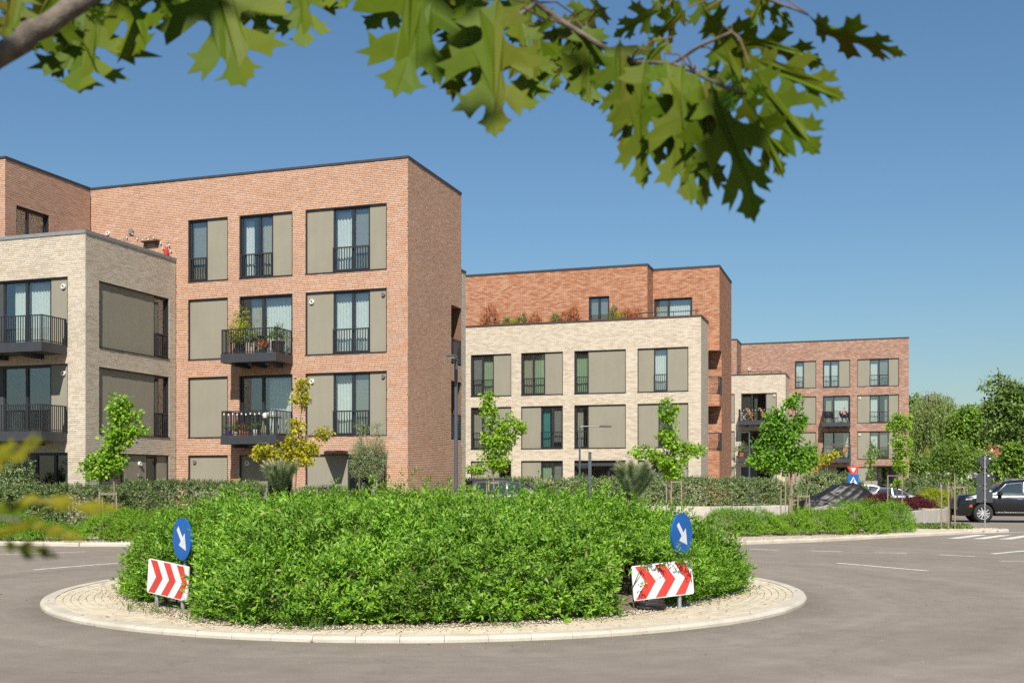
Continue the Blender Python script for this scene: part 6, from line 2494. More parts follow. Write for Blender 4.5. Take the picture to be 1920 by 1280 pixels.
def car(label, loc, rz, L, Wd, top, belt, sill, wheels, wr, paintname, side_glass, spec, cat='car', group='parked cars'):
    """Car along +x (nose at +L/2). top: roof/bonnet line (x, z); belt: shoulder line; body is a lofted hull with arches, glass set in its sides."""
    root = empty('parked_car', (*loc[:2], loc[2] if len(loc) > 2 else 0), label, cat, group, rz)
    hw = Wd / 2
    xs = sorted(set([-L / 2 + L * i / 56 for i in range(57)]))
    mb = MB()
    rows = []

    def bottom(x):
        z = sill
        for wx in wheels:
            d = abs(x - wx)
            ra = wr * 1.14
            if d < ra:
                z = max(z, wr + math.sqrt(ra * ra - d * d))
        return z

    def width(x):
        q = abs(x) / (L / 2)
        return hw * (1 - 0.16 * max(0, (q - 0.72) / 0.28) ** 2)
    for x in xs:
        zt, zb, zs = interp(top, x), interp(belt, x), bottom(x)
        w = width(x)
        zb = min(zb, zt - 0.02)
        zs = min(zs, zb - 0.04)
        cab = max(0, (zt - zb))
        tw_ = w * (1 - 0.30 * min(1, cab / 0.55)) if cab > 0.12 else w * (1 - 0.10 * cab / 0.12)
        half = [(0, zs), (w * 0.86, zs), (w * 0.97, zs + 0.05), (w, (zs * 0.35 + zb * 0.65)), (w * 0.985, zb - 0.03), (w * 0.95, zb),
                (tw_ * 0.3 + w * 0.95 * 0.7, zb + cab * 0.30), (tw_, zt - min(0.06, cab * 0.35)), (tw_ * 0.86, zt - 0.008), (0, zt + 0.012)]
        rows.append((x, half))
    m = len(rows[0][1])
    V = []
    for x, h in rows:
        V += [(x, y, z) for y, z in h] + [(x, -y, z) for y, z in h]
    st = 2 * m
    fs = []
    for i in range(len(rows) - 1):
        for j in range(m - 1):
            a0, a1 = i * st + j, (i + 1) * st + j
            fs.append((a0, a0 + 1, a1 + 1, a1))
            b0, b1 = a0 + m, a1 + m
            fs.append((b0, b1, b1 + 1, b0 + 1))
    for i, rev in ((0, True), (len(rows) - 1, False)):
        for j in range(m - 1):
            a = i * st + j
            q = (a, a + m, a + m + 1, a + 1)
            fs.append(q if rev else tuple(reversed(q)))
    mb.add(V, fs)
    mb.smooth = True
    body = mb.build('body', M[paintname], root)
    wmod = body.modifiers.new('weld', 'WELD')
    wmod.merge_threshold = 0.002

    def skin(x, z, side, out=0.006):
        """Point on the hull's side at (x, z)."""
        zt, zb = interp(top, x), interp(belt, x)
        w = width(x)
        cab = max(0.001, zt - zb)
        tw_ = w * (1 - 0.30 * min(1, cab / 0.55))
        if z <= zb:
            y = w * 0.955
            zs = sill
            t = max(0, min(1, (z - zs) / max(.01, zb - zs)))
            y = w * (0.97 + 0.03 * t / 0.65) if t < 0.65 else w * (1 - 0.03 * (t - .65) / .35)
        else:
            k = (z - zb) / cab
            y = (w * 0.95) + ((tw_ * .3 + w * .95 * .7) - w * .95) * k / 0.3 if k < 0.3 else (tw_ * .3 + w * .95 * .7) + (tw_ - (tw_ * .3 + w * .95 * .7)) * min(1, (k - .3) / .6)
        return (x, side * (y + out), z)

    def patch(name, poly, side, mat, out=0.006, th=0.012, parent=None, nsub=5):
        pp = []
        for i in range(len(poly)):
            p, q = poly[i], poly[(i + 1) % len(poly)]
            pp += [(p[0] + (q[0] - p[0]) * t / nsub, p[1] + (q[1] - p[1]) * t / nsub) for t in range(nsub)]
        mbp = MB()
        n = len(pp)
        a = [skin(x, z, side, out) for x, z in pp]
        b_ = [skin(x, z, side, out - th) for x, z in pp]
        mbp.add(a + b_, [tuple(range(n))] + [(i, (i + 1) % n, (i + 1) % n + n, i + n) for i in range(n)])
        return mbp.build(name, M[mat], parent or root)
    for side in (1, -1):
        for poly in side_glass:
            cx = sum(p[0] for p in poly) / len(poly)
            cz = sum(p[1] for p in poly) / len(poly)
            big = [(cx + (x - cx) * 1.0 + (0.018 if x > cx else -0.018), cz + (z - cz) + (0.015 if z > cz else -0.015)) for x, z in poly]
            mbt = MB()
            ns = 6
            A_, B_ = [], []
            for i in range(len(poly)):
                for t in range(ns):
                    f_ = t / ns
                    p_, q_ = poly[i], poly[(i + 1) % len(poly)]
                    P_, Q_ = big[i], big[(i + 1) % len(big)]
                    A_.append(skin(p_[0] + (q_[0] - p_[0]) * f_, p_[1] + (q_[1] - p_[1]) * f_, side, 0.012))
                    B_.append(skin(P_[0] + (Q_[0] - P_[0]) * f_, P_[1] + (Q_[1] - P_[1]) * f_, side, 0.010))
            n_ = len(A_)
            mbt.add(A_ + B_, [(i, (i + 1) % n_, (i + 1) % n_ + n_, i + n_) for i in range(n_)])
            to = mbt.build('window_trim', M[spec.get('trim', 'black')], root)
            tm = to.modifiers.new('thick', 'SOLIDIFY')
            tm.thickness = 0.01
            patch('side_window', poly, side, 'car_glass_dark' if 'car_glass_dark' in M else 'car_glass', 0.012, 0.004)
        for x in spec.get('seams', ()):
            patch('door_seam', [(x[0], x[1]), (x[0] + 0.014, x[1]), (x[0] + x[3] + 0.014, x[2]), (x[0] + x[3], x[2])], side, 'black', 0.004, 0.006, nsub=3)
        for hx, hz in spec.get('handles', ()):
            patch('door_handle', [(hx, hz - 0.015), (hx + 0.2, hz - 0.015), (hx + 0.2, hz + 0.02), (hx, hz + 0.02)], side, spec.get('handle_mat', 'chrome'), 0.035, 0.03)
        for st_ in spec.get('strips', ()):
            patch('side_strip', st_[0], side, st_[1], 0.014, 0.02)
        for st_ in spec.get('side_lamps', ()):
            patch('headlight', st_[0], side, st_[1], 0.012, 0.03)
        mx, mz = spec['mirror']
        mm = MB()
        p = Vector(skin(mx, mz, side, 0.0))
        mm.obox(p + Vector((0, side * 0.13, 0.03)), (0.07, 0.11, 0.085), (1, 0, 0), (0, 1, 0), (0, 0, 1))
        mo = mm.build('mirror', M[paintname], root)
        soften(mo, 0.03, 3)
        mm = MB()
        mm.obox(p + Vector((-0.078, side * 0.13, 0.03)), (0.004, 0.09, 0.065), (1, 0, 0), (0, 1, 0), (0, 0, 1))
        mm.build('mirror_glass', M['chrome'], mo)
        for wx in wheels:
            wheel(root, wx, side * (hw - 0.13), wr, 0.25, side)
            mbw = MB((wx, side * (hw - 0.30), 1, 0, 0, side))
            mbw.disc((0, wr), wr * 1.1, -0.05, 0.02, 20)
            mbw.build('wheel_well', M['black'], root)
    # glass at the ends
    for nm, (p, q) in spec.get('screens', {}).items():
        mbp = MB()
        wa, wb = width(p[0]), width(q[0])
        n = 8
        A0 = [(p[0], -wa * 0.82 + wa * 1.64 * k / n, p[1]) for k in range(n + 1)]
        B0 = [(q[0], -wb * 0.62 + wb * 1.24 * k / n, q[1]) for k in range(n + 1)]
        mbp.add(A0 + B0, [(k, k + 1, n + 2 + k, n + 1 + k) for k in range(n)])
        o = mbp.build(nm, M['car_glass'], root)
        sm = o.modifiers.new('thick', 'SOLIDIFY')
        sm.thickness = 0.006
    return root



# black SUV at the right
suv_top = [(-2.45, 0.95), (-2.42, 1.25), (-2.25, 1.62), (-2.0, 1.71), (-1.0, 1.75), (0.2, 1.74), (0.62, 1.67), (1.2, 1.24), (1.45, 1.19), (2.1, 1.15), (2.38, 1.10), (2.45, 0.98)]
suv_belt = [(-2.45, 0.90), (-2.3, 1.12), (-1, 1.14), (0.6, 1.14), (1.3, 1.11), (2.1, 1.05), (2.45, 0.92)]
sb = at(1833, 979, 47.9)
rz = math.pi + math.radians(7)
ux, uy = math.cos(rz), math.sin(rz)
cx_, cy_ = sb.x - ux * 1.57, sb.y - uy * 1.57
cx_, cy_ = cx_ + uy * 0.88 * -1, cy_ + ux * 0.88 * -1 * -1 * -1
suv = car('shiny black sport utility car at the right edge behind the sign post', (cx_, cy_, 0), rz, 4.9, 1.86, suv_top, suv_belt, 0.27, (1.48, -1.42), 0.385, 'black_paint',
          [[(-0.05, 1.20), (0.98, 1.20), (0.55, 1.58), (-0.05, 1.64)], [(-1.15, 1.21), (-0.15, 1.20), (-0.15, 1.64), (-1.1, 1.65)], [(-2.15, 1.23), (-1.25, 1.21), (-1.2, 1.64), (-1.95, 1.60)]],
          dict(trim='chrome', seams=[(-0.11, 0.42, 1.12, 0.0), (0.98, 0.5, 1.08, -0.06), (-1.1, 0.5, 1.12, 0.0)], handles=[(-0.02, 0.97), (-1.05, 0.98)],
               strips=[([(-1.0, 0.40), (1.02, 0.40), (1.02, 0.43), (-1.0, 0.43)], 'chrome')],
               side_lamps=[([(1.70, 0.98), (2.16, 0.93), (2.14, 0.99), (1.78, 1.04)], 'lamp_glass'), ([(1.90, 0.64), (2.04, 0.64), (2.0, 0.73), (1.93, 0.75)], 'amber')],
               mirror=(0.84, 1.18), screens={'windscreen': ((1.24, 1.17), (0.64, 1.67))}))
suv.scale = (1.06, 1.06, 1.06)
mb = MB()
mb.box(2.33, 2.462, -0.62, 0.62, 0.52, 0.97)
gr = mb.build('grille', M['black'], suv)
mb = MB()
for z in (0.57, 0.65, 0.73, 0.81, 0.89):
    mb.box(2.462, 2.470, -0.58, 0.58, z, z + 0.012)
mb.build('grille_bar', M['chrome'], gr)['kind'] = 'stuff'
mb = MB()
mb.box(2.40, 2.475, -0.66, 0.66, 0.97, 0.995)
mb.box(2.40, 2.475, -0.66, -0.62, 0.52, 0.97)
mb.box(2.40, 2.475, 0.62, 0.66, 0.52, 0.97)
mb.build('grille_surround', M['chrome'], suv)
mb = MB()
mb.prism([(-0.07, 0.74), (0.0, 0.66), (0.07, 0.74), (0.05, 0.78), (-0.05, 0.78)], 2.471, 2.482)
mb.fr = (0, 0, 0, 1, 1, 0)
mb2_ = MB((0, 0, 0, 1, 1, 0))
mb2_.prism([(-0.08, 0.76), (0.0, 0.66), (0.08, 0.76), (0.05, 0.80), (-0.05, 0.80)], 2.471, 2.484)
mb2_.build('crest_badge', M['chrome'], suv)
for s_ in (-1, 1):
    mb = MB()
    mb.box(2.24, 2.36, s_ * 0.70, s_ * 0.735, 0.36, 0.72)
    mb.build('daytime_light', M['lamp_glass'], suv)
    mb = MB()
    mb.tube([(-1.9, s_ * 0.60, 1.76), (-1.7, s_ * 0.61, 1.80), (0.0, s_ * 0.61, 1.79), (0.3, s_ * 0.60, 1.74)], 0.016, 8)
    mb.build('roof_rail', M['grey_plastic'], suv)
mb = MB()
mb.box(2.36, 2.462, -0.75, 0.75, 0.27, 0.40)
mb.build('bumper', M['dark_metal'], suv)

# grey saloon
sal_top = [(-2.3, 0.88), (-2.2, 1.0), (-1.75, 1.08), (-1.1, 1.36), (-0.5, 1.46), (0.1, 1.45), (0.5, 1.36), (1.15, 1.02), (1.9, 0.88), (2.2, 0.76), (2.3, 0.62)]
sal_belt = [(-2.3, 0.82), (-1.8, 0.97), (-1, 0.99), (0.6, 0.97), (1.2, 0.94), (1.9, 0.82), (2.3, 0.58)]
c = at(1668, 955, 64)
car('silver grey saloon parked between the covered car and the barberries', (c.x, c.y, 0), math.radians(10), 4.7, 1.82, sal_top, sal_belt, 0.24, (1.38, -1.38), 0.34, 'grey_paint',
    [[(0.02, 1.02), (0.92, 1.0), (0.42, 1.33), (0.02, 1.37)], [(-0.95, 1.04), (-0.06, 1.02), (-0.06, 1.38), (-0.75, 1.36)]],
    dict(trim='chrome', seams=[(-0.03, 0.36, 1.0, 0.0), (0.98, 0.4, 0.95, 0.0), (-1.0, 0.5, 0.98, 0.0)], handles=[(-0.3, 0.88), (-1.1, 0.89)], handle_mat='grey_paint',
         side_lamps=[([(1.80, 0.68), (2.22, 0.62), (2.15, 0.70), (1.85, 0.77)], 'lamp_glass')], mirror=(0.82, 1.0),
         screens={'windscreen': ((1.13, 1.04), (0.52, 1.37)), 'rear_window': ((-1.72, 1.10), (-1.12, 1.37))}))
c = at(1628, 955, 71)
hat_top = [(-2.1, 0.95), (-2.0, 1.35), (-1.6, 1.56), (-0.6, 1.62), (0.3, 1.58), (0.7, 1.45), (1.3, 1.08), (1.9, 0.95), (2.1, 0.75)]
hat_belt = [(-2.1, 0.9), (-1.8, 1.05), (0.6, 1.02), (1.3, 0.98), (2.1, 0.7)]
car('white car behind the grey saloon with only its roof showing', (c.x, c.y, 0), math.radians(5), 4.3, 1.78, hat_top, hat_belt, 0.25, (1.25, -1.25), 0.33, 'white_paintwork',
    [[(0.0, 1.06), (1.0, 1.05), (0.6, 1.40), (0.0, 1.50)], [(-1.5, 1.08), (-0.1, 1.06), (-0.1, 1.50), (-1.35, 1.46)]],
    dict(trim='black', seams=[(-0.05, 0.36, 1.04, 0.0)], handles=[(-0.4, 0.92)], mirror=(0.9, 1.05), screens={'windscreen': ((1.28, 1.10), (0.72, 1.46))}))
c = at(955, 925, 49.5)
car('dark grey hatchback behind the hedge with only its roof showing', (c.x, c.y, 0.16), math.radians(14), 4.2, 1.78, [(x, z + 0.17) for x, z in hat_top], hat_belt, 0.25, (1.25, -1.25), 0.33, 'dark_paint',
    [[(0.0, 1.10), (1.0, 1.09), (0.6, 1.52), (0.0, 1.62)], [(-1.5, 1.12), (-0.1, 1.10), (-0.1, 1.62), (-1.35, 1.58)]],
    dict(trim='black', seams=[(-0.05, 0.36, 1.04, 0.0)], handles=[(-0.4, 0.92)], mirror=(0.9, 1.05), screens={'windscreen': ((1.28, 1.22), (0.72, 1.62))}))

# car under a black cover
c = at(1573, 955, 57)
root = empty('covered_car', (c.x, c.y, 0), 'car hidden under a creased shiny black tarpaulin', 'covered car', None, math.radians(20))
tarp_top = [(-2.15, 0.55), (-2.0, 0.78), (-1.2, 0.98), (-0.75, 1.22), (-0.15, 1.60), (0.4, 1.68), (0.95, 1.60), (1.45, 1.28), (1.75, 0.95), (1.9, 0.5)]
nx_, ny_ = 110, 70
V = []
rt = np.random.default_rng(3)
for i in range(nx_ + 1):
    x = -2.15 + 4.05 * i / nx_
    zt = interp(tarp_top, x)
    w = 0.92 * (1 - 0.25 * max(0, abs(x) / 2.1 - 0.6) ** 1.5 / 0.25)
    for j in range(ny_ + 1):
        s_ = -1 + 2 * j / ny_
        a = abs(s_)
        if a < 0.45:
            y, z = s_ / 0.45 * w * 0.72, zt - 0.05 * (a / 0.45) ** 4
        else:
            k = (a - 0.45) / 0.55
            y = math.copysign(w * (0.72 + 0.34 * min(1, k * 1.5)), s_)
            z = (zt - 0.05) * (1 - k) + 0.10 * k
        V.append((x, y, z))
V = np.array(V)
d1 = np.array([0.6, 0.2, 1.0])
wr1 = np.abs(np.sin(V @ np.array([2.1, 3.2, 4.2]) + 1.2 * wobble(V, 0.8, 4))) ** 6 * 0.045
wr2 = np.abs(np.sin(V @ np.array([-5.5, 2.0, 7.5]) + 1.6 * wobble(V, 1.0, 8))) ** 7 * 0.035
wr3 = wobble(V, 1.6, 12) * 0.018
Nn = unit(np.stack([V[:, 0] * 0.15, V[:, 1] * 1.2, V[:, 2] - 0.5], 1))
V = V + Nn * (wr1 + wr2 + wr3)[:, None]
st = ny_ + 1
F = np.array([(i * st + j, (i + 1) * st + j, (i + 1) * st + j + 1, i * st + j + 1) for i in range(nx_) for j in range(ny_)])
me = np_mesh('tarpaulin', V, [F])
me.polygons.foreach_set('use_smooth', [True] * len(me.polygons))
M['tarp'] = plain('tarp', (0.009, 0.009, 0.010), 0.45, var=0.2, spec=0.35)
link('tarpaulin', me, M['tarp'], root)
for wx in (1.2, -1.4):
    for sd_ in (1, -1):
        wheel(root, wx, sd_ * 0.74, 0.33, 0.22, sd_)


# ------------------------------------------------------------------ balcony and terrace things
def pot(label, p, r, h, mat, plant=None, pr_=0.3, ph=0.5, seed=1, cat='potted plant', group=None, shape=OVAL, tm=None, n=60, name='potted_plant'):
    root = empty(name, p, label, cat, group)
    mb = MB()
    mb.lathe([(0, 0), (r * 0.78, 0), (r, h), (r * 0.9, h), (r * 0.86, h * 0.9), (0, h * 0.9)], n=14)
    mb.build('pot', M[mat], root)
    if plant:
        lv = Leaves()
        bush(lv, (0, 0, h), (pr_, pr_, ph), n, tm or COARSE, shape, seed, 0.3, 4, 2.1, layers=(1.0, 0.6))
        lv.build('foliage', M[plant], root)
        mb = MB()
        stems(mb, (0, 0, h * .9), (pr_, pr_, ph), 6, seed, 0.008)
        mb.build('stem', M['twig'], root)
    return root


M['terracotta'] = plain('terracotta', (0.42, 0.14, 0.06), 0.8)
M['beige_pot'] = plain('beige_pot', (0.36, 0.29, 0.235), 0.8)
M['purple'] = plain('purple', (0.09, 0.05, 0.25), 0.6)
M['teak'] = plain('teak', (0.38, 0.20, 0.075), 0.6, var=0.25, scale=20)
M['red_enamel'] = plain('red_enamel', (0.45, 0.03, 0.03), 0.4)
ya = YA - 0.55
PB = 'plants on the upper balcony of the nearest block'
pot('tall variegated bush in a dark pot at the left end of the balcony', (-22.5, ya, Z2), 0.20, 0.42, 'fascia', 'golden', 0.33, 1.05, 201, group=PB, n=170)
pot('grey green plant in a beige tapered pot on the balcony', (-21.95, YA - 0.7, Z2), 0.24, 0.45, 'beige_pot', 'variegated', 0.26, 0.42, 202, group=PB, n=60)
pot('little red flowering plant on the balcony floor', (-21.25, YA - 0.95, Z2), 0.14, 0.16, 'black', 'photinia', 0.18, 0.20, 203, group=PB, n=26)
pot('dark leaved plant in a big brown pot at the right of the balcony', (-20.92, YA - 0.5, Z2), 0.24, 0.5, 'brown_slat', 'far_dark', 0.28, 0.55, 204, group=PB, n=60)
for k, (x, mt, r, h, pl_, lb) in enumerate(((-22.72, 'purple', 0.10, 0.20, 'variegated', 'purple flower pot on the lower balcony'), (-22.45, 'white_plastic', 0.08, 0.16, 'far_mid', 'white flower pot beside the purple pot on the lower balcony'),
                                (-22.2, 'terracotta', 0.12, 0.22, 'photinia', 'larger terracotta pot on the lower balcony'), (-21.98, 'terracotta', 0.10, 0.16, 'far_mid', 'smaller terracotta pot on the lower balcony'),
                                (-21.6, 'white_plastic', 0.10, 0.24, 'far_mid', 'taller white pot in the middle of the lower balcony'))):
    pot(lb, (x, YA - 0.95, Z1), r, h, mt, pl_, 0.12, 0.16, 210 + k, group='flower pots on the lower balcony', n=14, tm=SMALL, shape=LANCE)


def table(label, p, top_r, h, mat):
    root = empty('side_table', p, label, 'table')
    mb = MB()
    mb.lathe([(0, h - 0.03), (top_r, h - 0.03), (top_r, h), (0, h)], n=18)
    mb.build('table_top', M[mat], root)
    for k in range(3):
        a = 2 * math.pi * k / 3
        mb = MB()
        mb.tube([(math.cos(a) * top_r * 0.3, math.sin(a) * top_r * 0.3, h - 0.03), (math.cos(a) * top_r * 0.85, math.sin(a) * top_r * 0.85, 0)], 0.014, 6)
        mb.build('leg', M[mat], root)
    return root


def folding_chair(label, p, rz, mat='teak', group=None, s=1.0):
    root = empty('folding_chair', p, label, 'chair', group, rz)
    for k in range(5):
        mb = MB()
        x = -0.2 + 0.1 * k
        mb.bar((x, 0.02, 0.47 * s), (x, -0.42, 0.47 * s), 0.075, 0.02)
        mb.build('seat_slat', M[mat], root)
    for k in range(5):
        mb = MB()
        x = -0.2 + 0.1 * k
        mb.bar((x, 0.06, 0.5 * s), (x, 0.26, 1.02 * s), 0.075, 0.018)
        mb.build('back_slat', M[mat], root)
    for x in (-0.26, 0.26):
        for a, b_ in (((x, -0.40, 0), (x, 0.28, 1.05 * s)), ((x, 0.25, 0), (x, -0.42, 0.47 * s))):
            mb = MB()
            mb.bar(a, b_, 0.035, 0.03)
            mb.build('leg', M[mat], root)
        mb = MB()
        mb.bar((x, -0.38, 0.66 * s), (x, 0.16, 0.68 * s), 0.05, 0.025)
        mb.build('armrest', M[mat], root)
    return root


table('small round dark table at the right of the lower balcony', (-21.0, YA - 0.6, Z1), 0.26, 0.70, 'dark_metal')
table('small round table on the upper balcony between the plants', (-21.55, YA - 0.45, Z2), 0.28, 0.72, 'dark_metal')
root = empty('paper_lantern', (-21.1, YA - 1.08, Z1 + 0.62), 'white round paper lantern hanging at the lower balcony rail', 'lantern')
mb = MB()
mb.lathe([(0.02, 0.24), (0.09, 0.20), (0.12, 0.12), (0.09, 0.03), (0.02, 0)], n=14)
mb.build('globe', M['white_plastic'], root)
mb = MB()
mb.tube([(0, 0, 0.24), (0, -0.02, 0.31)], 0.006, 5)
mb.build('hook', M['dark_metal'], root)
root = empty('jug', (-21.28, YA - 0.9, Z1), 'tall cream jug standing on the lower balcony', 'jug')
mb = MB()
mb.lathe([(0, 0), (0.10, 0), (0.12, 0.15), (0.07, 0.42), (0.055, 0.5), (0.075, 0.56), (0.06, 0.56), (0.04, 0.48)], n=14)
mb.build('body', M['beige_curtain'], root)
mb = MB()
mb.tube([(0.06, 0, 0.5), (0.15, 0, 0.42), (0.11, 0, 0.25)], 0.012, 6)
mb.build('handle', M['beige_curtain'], root)


def light_string(label, pts, group='strings of garden lights'):
    root = empty('light_string', pts[0], label, 'string lights', group)
    o0 = Vector(pts[0])
    path = []
    for p, q in zip(pts[:-1], pts[1:]):
        p, q = Vector(p), Vector(q)
        for k in range(6):
            t = k / 6
            m_ = p.lerp(q, t)
            m_.z -= 0.5 * (q - p).length * 0.18 * math.sin(math.pi * t) * 2
            path.append(m_ - o0)
    path.append(Vector(pts[-1]) - o0)
    mb = MB()
    mb.tube(path, 0.007, 5)
    mb.build('wire', M['black'], root)
    for p in path[1::3]:
        mb = MB()
        mb.lathe([(0.005, 0), (0.028, -0.03), (0.022, -0.07), (0, -0.08)], c=tuple(p), n=8)
        mb.build('bulb', M['white_plastic'], root)


light_string('string of lights along the lower balcony rail of the nearest block', [(-22.85 + 0.37 * k, YA - 1.17, Z1 + 0.88) for k in range(7)])
light_string('string of lights on the terrace wall of the nearest block', [(-28.3, YA - 0.06, 11.30), (-27.75, YA - 0.06, 11.66), (-27.3, YA - .06, 11.32), (-26.75, YA - 0.06, 11.40), (-26.4, YA - 0.06, 11.2), (-26.2, YA - 0.06, 10.85), (-26.0, YA - .06, 11.1), (-25.85, YA - .06, 10.7)])
root = empty('wall_shelf', (-26.8, YA, 11.12), 'short wooden shelf on the orange wall above the terrace', 'shelf')
mb = MB()
mb.box(-0.36, 0.36, -0.22, -0.004, 0, 0.05)
mb.build('board', M['brown_slat'], root)
for x in (-0.25, 0.25):
    mb = MB()
    mb.bar((x, -0.02, -0.14), (x, -0.18, 0.0), 0.03)
    mb.build('bracket', M['dark_metal'], root)
root = empty('garden_lamp', (-27.74, YA - 0.03, 11.62), 'small round garden lamp on the orange wall above the terrace', 'wall lamp')
mb = MB((0, 0, 1, 0, 0, -1))
mb.disc((0, 0), 0.10, 0, 0.06, 16)
mb.build('housing', M['grey_plastic'], root)
root = empty('lantern', (-26.05, YA - 0.14, 10.52), 'red lantern on the terrace of the nearest block', 'lantern')
mb = MB()
mb.lathe([(0, 0), (0.08, 0), (0.10, 0.05), (0.09, 0.22), (0.05, 0.30), (0.02, 0.34), (0, 0.34)], n=12)
mb.build('body', M['red_enamel'], root)
mb = MB()
mb.tube([(-0.07, 0, 0.24), (-0.05, 0, 0.40), (0.05, 0, 0.40), (0.07, 0, 0.24)], 0.008, 5)
mb.build('handle', M['red_enamel'], root)

# plants along the roof terrace of the middle block
def px_b(x, y=480):
    return (840 + x / 3.4286)


TERR = [(-20.4, 0.62, 1.25, 'photinia', 'biggest red leaved bush on the roof terrace'), (-19.4, 0.22, 0.62, 'far_dark', 'little dark conifer next to the biggest red bush'),
        (-18.45, 0.26, 0.68, 'far_dark', 'second dark conifer on the roof terrace'), (-18.95, 0.25, 0.35, 'golden', 'pale bushy plant between the two left conifers'), (-17.75, 0.42, 0.62, 'photinia', 'spreading orange red bush on the roof terrace'),
        (-16.55, 0.26, 0.72, 'far_dark', 'third dark conifer left of the terrace window'), (-16.0, 0.36, 0.72, 'photinia', 'reddish bush just left of the terrace window'), (-15.5, 0.30, 0.95, 'photinia', 'tall olive red bush touching the terrace window'),
        (-13.35, 0.24, 0.78, 'far_dark', 'dark conifer just right of the terrace window'), (-12.95, 0.28, 0.4, 'golden', 'pale plant right of the terrace window'), (-12.55, 0.30, 0.75, 'photinia', 'left of the two red bushes by the terrace railing'), (-12.05, 0.36, 0.55, 'photinia', 'right of the two red bushes by the terrace railing')]
TERR = [(x, r * 0.72, h * 0.80, mt, lb) for x, r, h, mt, lb in TERR]
for k, (x, r, h, mt, lb) in enumerate(TERR):
    root = empty('terrace_plant', (x, YB + 0.48, 10.30), lb, 'shrub', 'plants on the roof terrace of the middle block')
    lv = Leaves()
    bush(lv, (0, 0, 0), (r, min(r, 0.4), h + 0.1), int(240 * r * h + 60), SMALL, LANCE, 230 + k, 0.35, 4, 1.7 if mt == 'far_dark' else 2.2, upw=0.8, smin=1.0, smax=1.6)
    lv.build('foliage', M[mt], root)
    mb = MB()
    stems(mb, (0, 0, 0), (r, .3, h), 6, 230 + k, 0.01)
    mb.build('stem', M['twig'], root)

# things on the far block's balconies
zc = 6.55
folding_chair('wooden folding chair in the middle of the cream corner balcony', (-9.35, 87.95, zc), math.radians(70), group='wooden chairs on the far balconies')
folding_chair('wooden folding chair at the right of the cream corner balcony', (-8.35, 88.05, zc), math.radians(80), group='wooden chairs on the far balconies')
root = empty('drying_rack', (-9.95, 87.8, zc), 'thin white folding rack at the left of the cream corner balcony', 'drying rack')
for x in (0, 0.25):
    for a, b_ in (((-0.1, x, 0), (0.35, x, 0.62)), ((0.35, x, 0), (-0.1, x, 0.62))):
        mb = MB()
        mb.tube([a, b_], 0.018, 6)
        mb.build('leg', M['white_plastic'], root)
mb = MB()
mb.box(-0.14, 0.1, -0.02, 0.27, 0.62, 0.68)
mb.build('top', M['white_plastic'], root)
light_string('string of lights on the cream corner balcony', [(-10.1 + 0.45 * k, 87.62, zc + 0.95) for k in range(7)])
pot('leafy plant in an orange pot at the left of the lower cream corner balcony', (-10.05, 87.85, 3.65), 0.26, 0.42, 'terracotta', 'variegated', 0.5, 0.75, 251, n=90)
folding_chair('wooden chair at the right end of the lower far balcony', (-2.35, 92.1, 3.6), math.radians(-60), group='wooden chairs on the far balconies')
pot('green plants in a pot on the lower far balcony', (-2.85, 91.9, 3.6), 0.2, 0.3, 'beige_pot', 'far_mid', 0.28, 0.4, 252, n=40)


def egg_chair(label, p, rz):
    root = empty('shell_chair', p, label, 'chair', 'shell chairs on the upper far balcony', rz)
    mb = MB()
    n, m = 14, 8
    P = []
    for i in range(m + 1):
        th = math.radians(68 + 74 * i / m)
        for k in range(n + 1):
            ph = math.radians(-100 + 200 * k / n)
            P.append((0.42 * math.sin(th) * math.sin(ph), 0.38 * math.sin(th) * math.cos(ph), 0.80 - 0.45 * math.cos(math.pi - th) * -1 * -1 - 0.05))
    fs = [(i * (n + 1) + k, i * (n + 1) + k + 1, (i + 1) * (n + 1) + k + 1, (i + 1) * (n + 1) + k) for i in range(m) for k in range(n)]
    mb.add(P, fs)
    mb.smooth = True
    o = mb.build('shell', M['dark_metal'], root)
    sm = o.modifiers.new('thick', 'SOLIDIFY')
    sm.thickness = 0.025
    for k in range(4):
        a = math.pi / 4 + math.pi / 2 * k
        mb = MB()
        mb.tube([(math.cos(a) * 0.15, math.sin(a) * 0.15, 0.42), (math.cos(a) * 0.33, math.sin(a) * 0.33, 0)], 0.014, 6)
        mb.build('leg', M['dark_metal'], root)
    return root


egg_chair('empty dark shell chair at the left of the upper far balcony', (-3.55, 91.75, 6.5), math.radians(200))
egg_chair('dark shell chair the seated person uses on the upper far balcony', (-2.3, 91.8, 6.5), 0)
table('low dark table beside the seated person', (-2.95, 91.6, 6.5), 0.24, 0.42, 'dark_metal')

# person sitting with drawn up knees, a hand at the mouth
M['skin'] = plain('skin', (0.42, 0.25, 0.18), 0.6, var=0.06)
M['hair'] = plain('hair', (0.13, 0.065, 0.032), 0.6)
M['navy'] = plain('navy', (0.018, 0.021, 0.035), 0.8)
M['pale_cloth'] = plain('pale_cloth', (0.44, 0.32, 0.27), 0.85)
pp = Vector((-2.3, 91.72, 6.5))
root = empty('person', pp, 'person in a pale top and dark trousers sitting with one hand at the mouth', 'person')


def skinned(name, verts, edges, radii, mat, parent, rootv=0):
    me = bpy.data.meshes.new(name)
    me.from_pydata(verts, edges, [])
    o = link(name, me, mat, parent)
    mod = o.modifiers.new('skin', 'SKIN')
    lay = me.skin_vertices[0].data
    for i, r in enumerate(radii):
        lay[i].radius = (r, r) if not hasattr(r, '__len__') else r
    lay[rootv].use_root = True
    sub = o.modifiers.new('sub', 'SUBSURF')
    sub.levels = sub.render_levels = 2
    return o


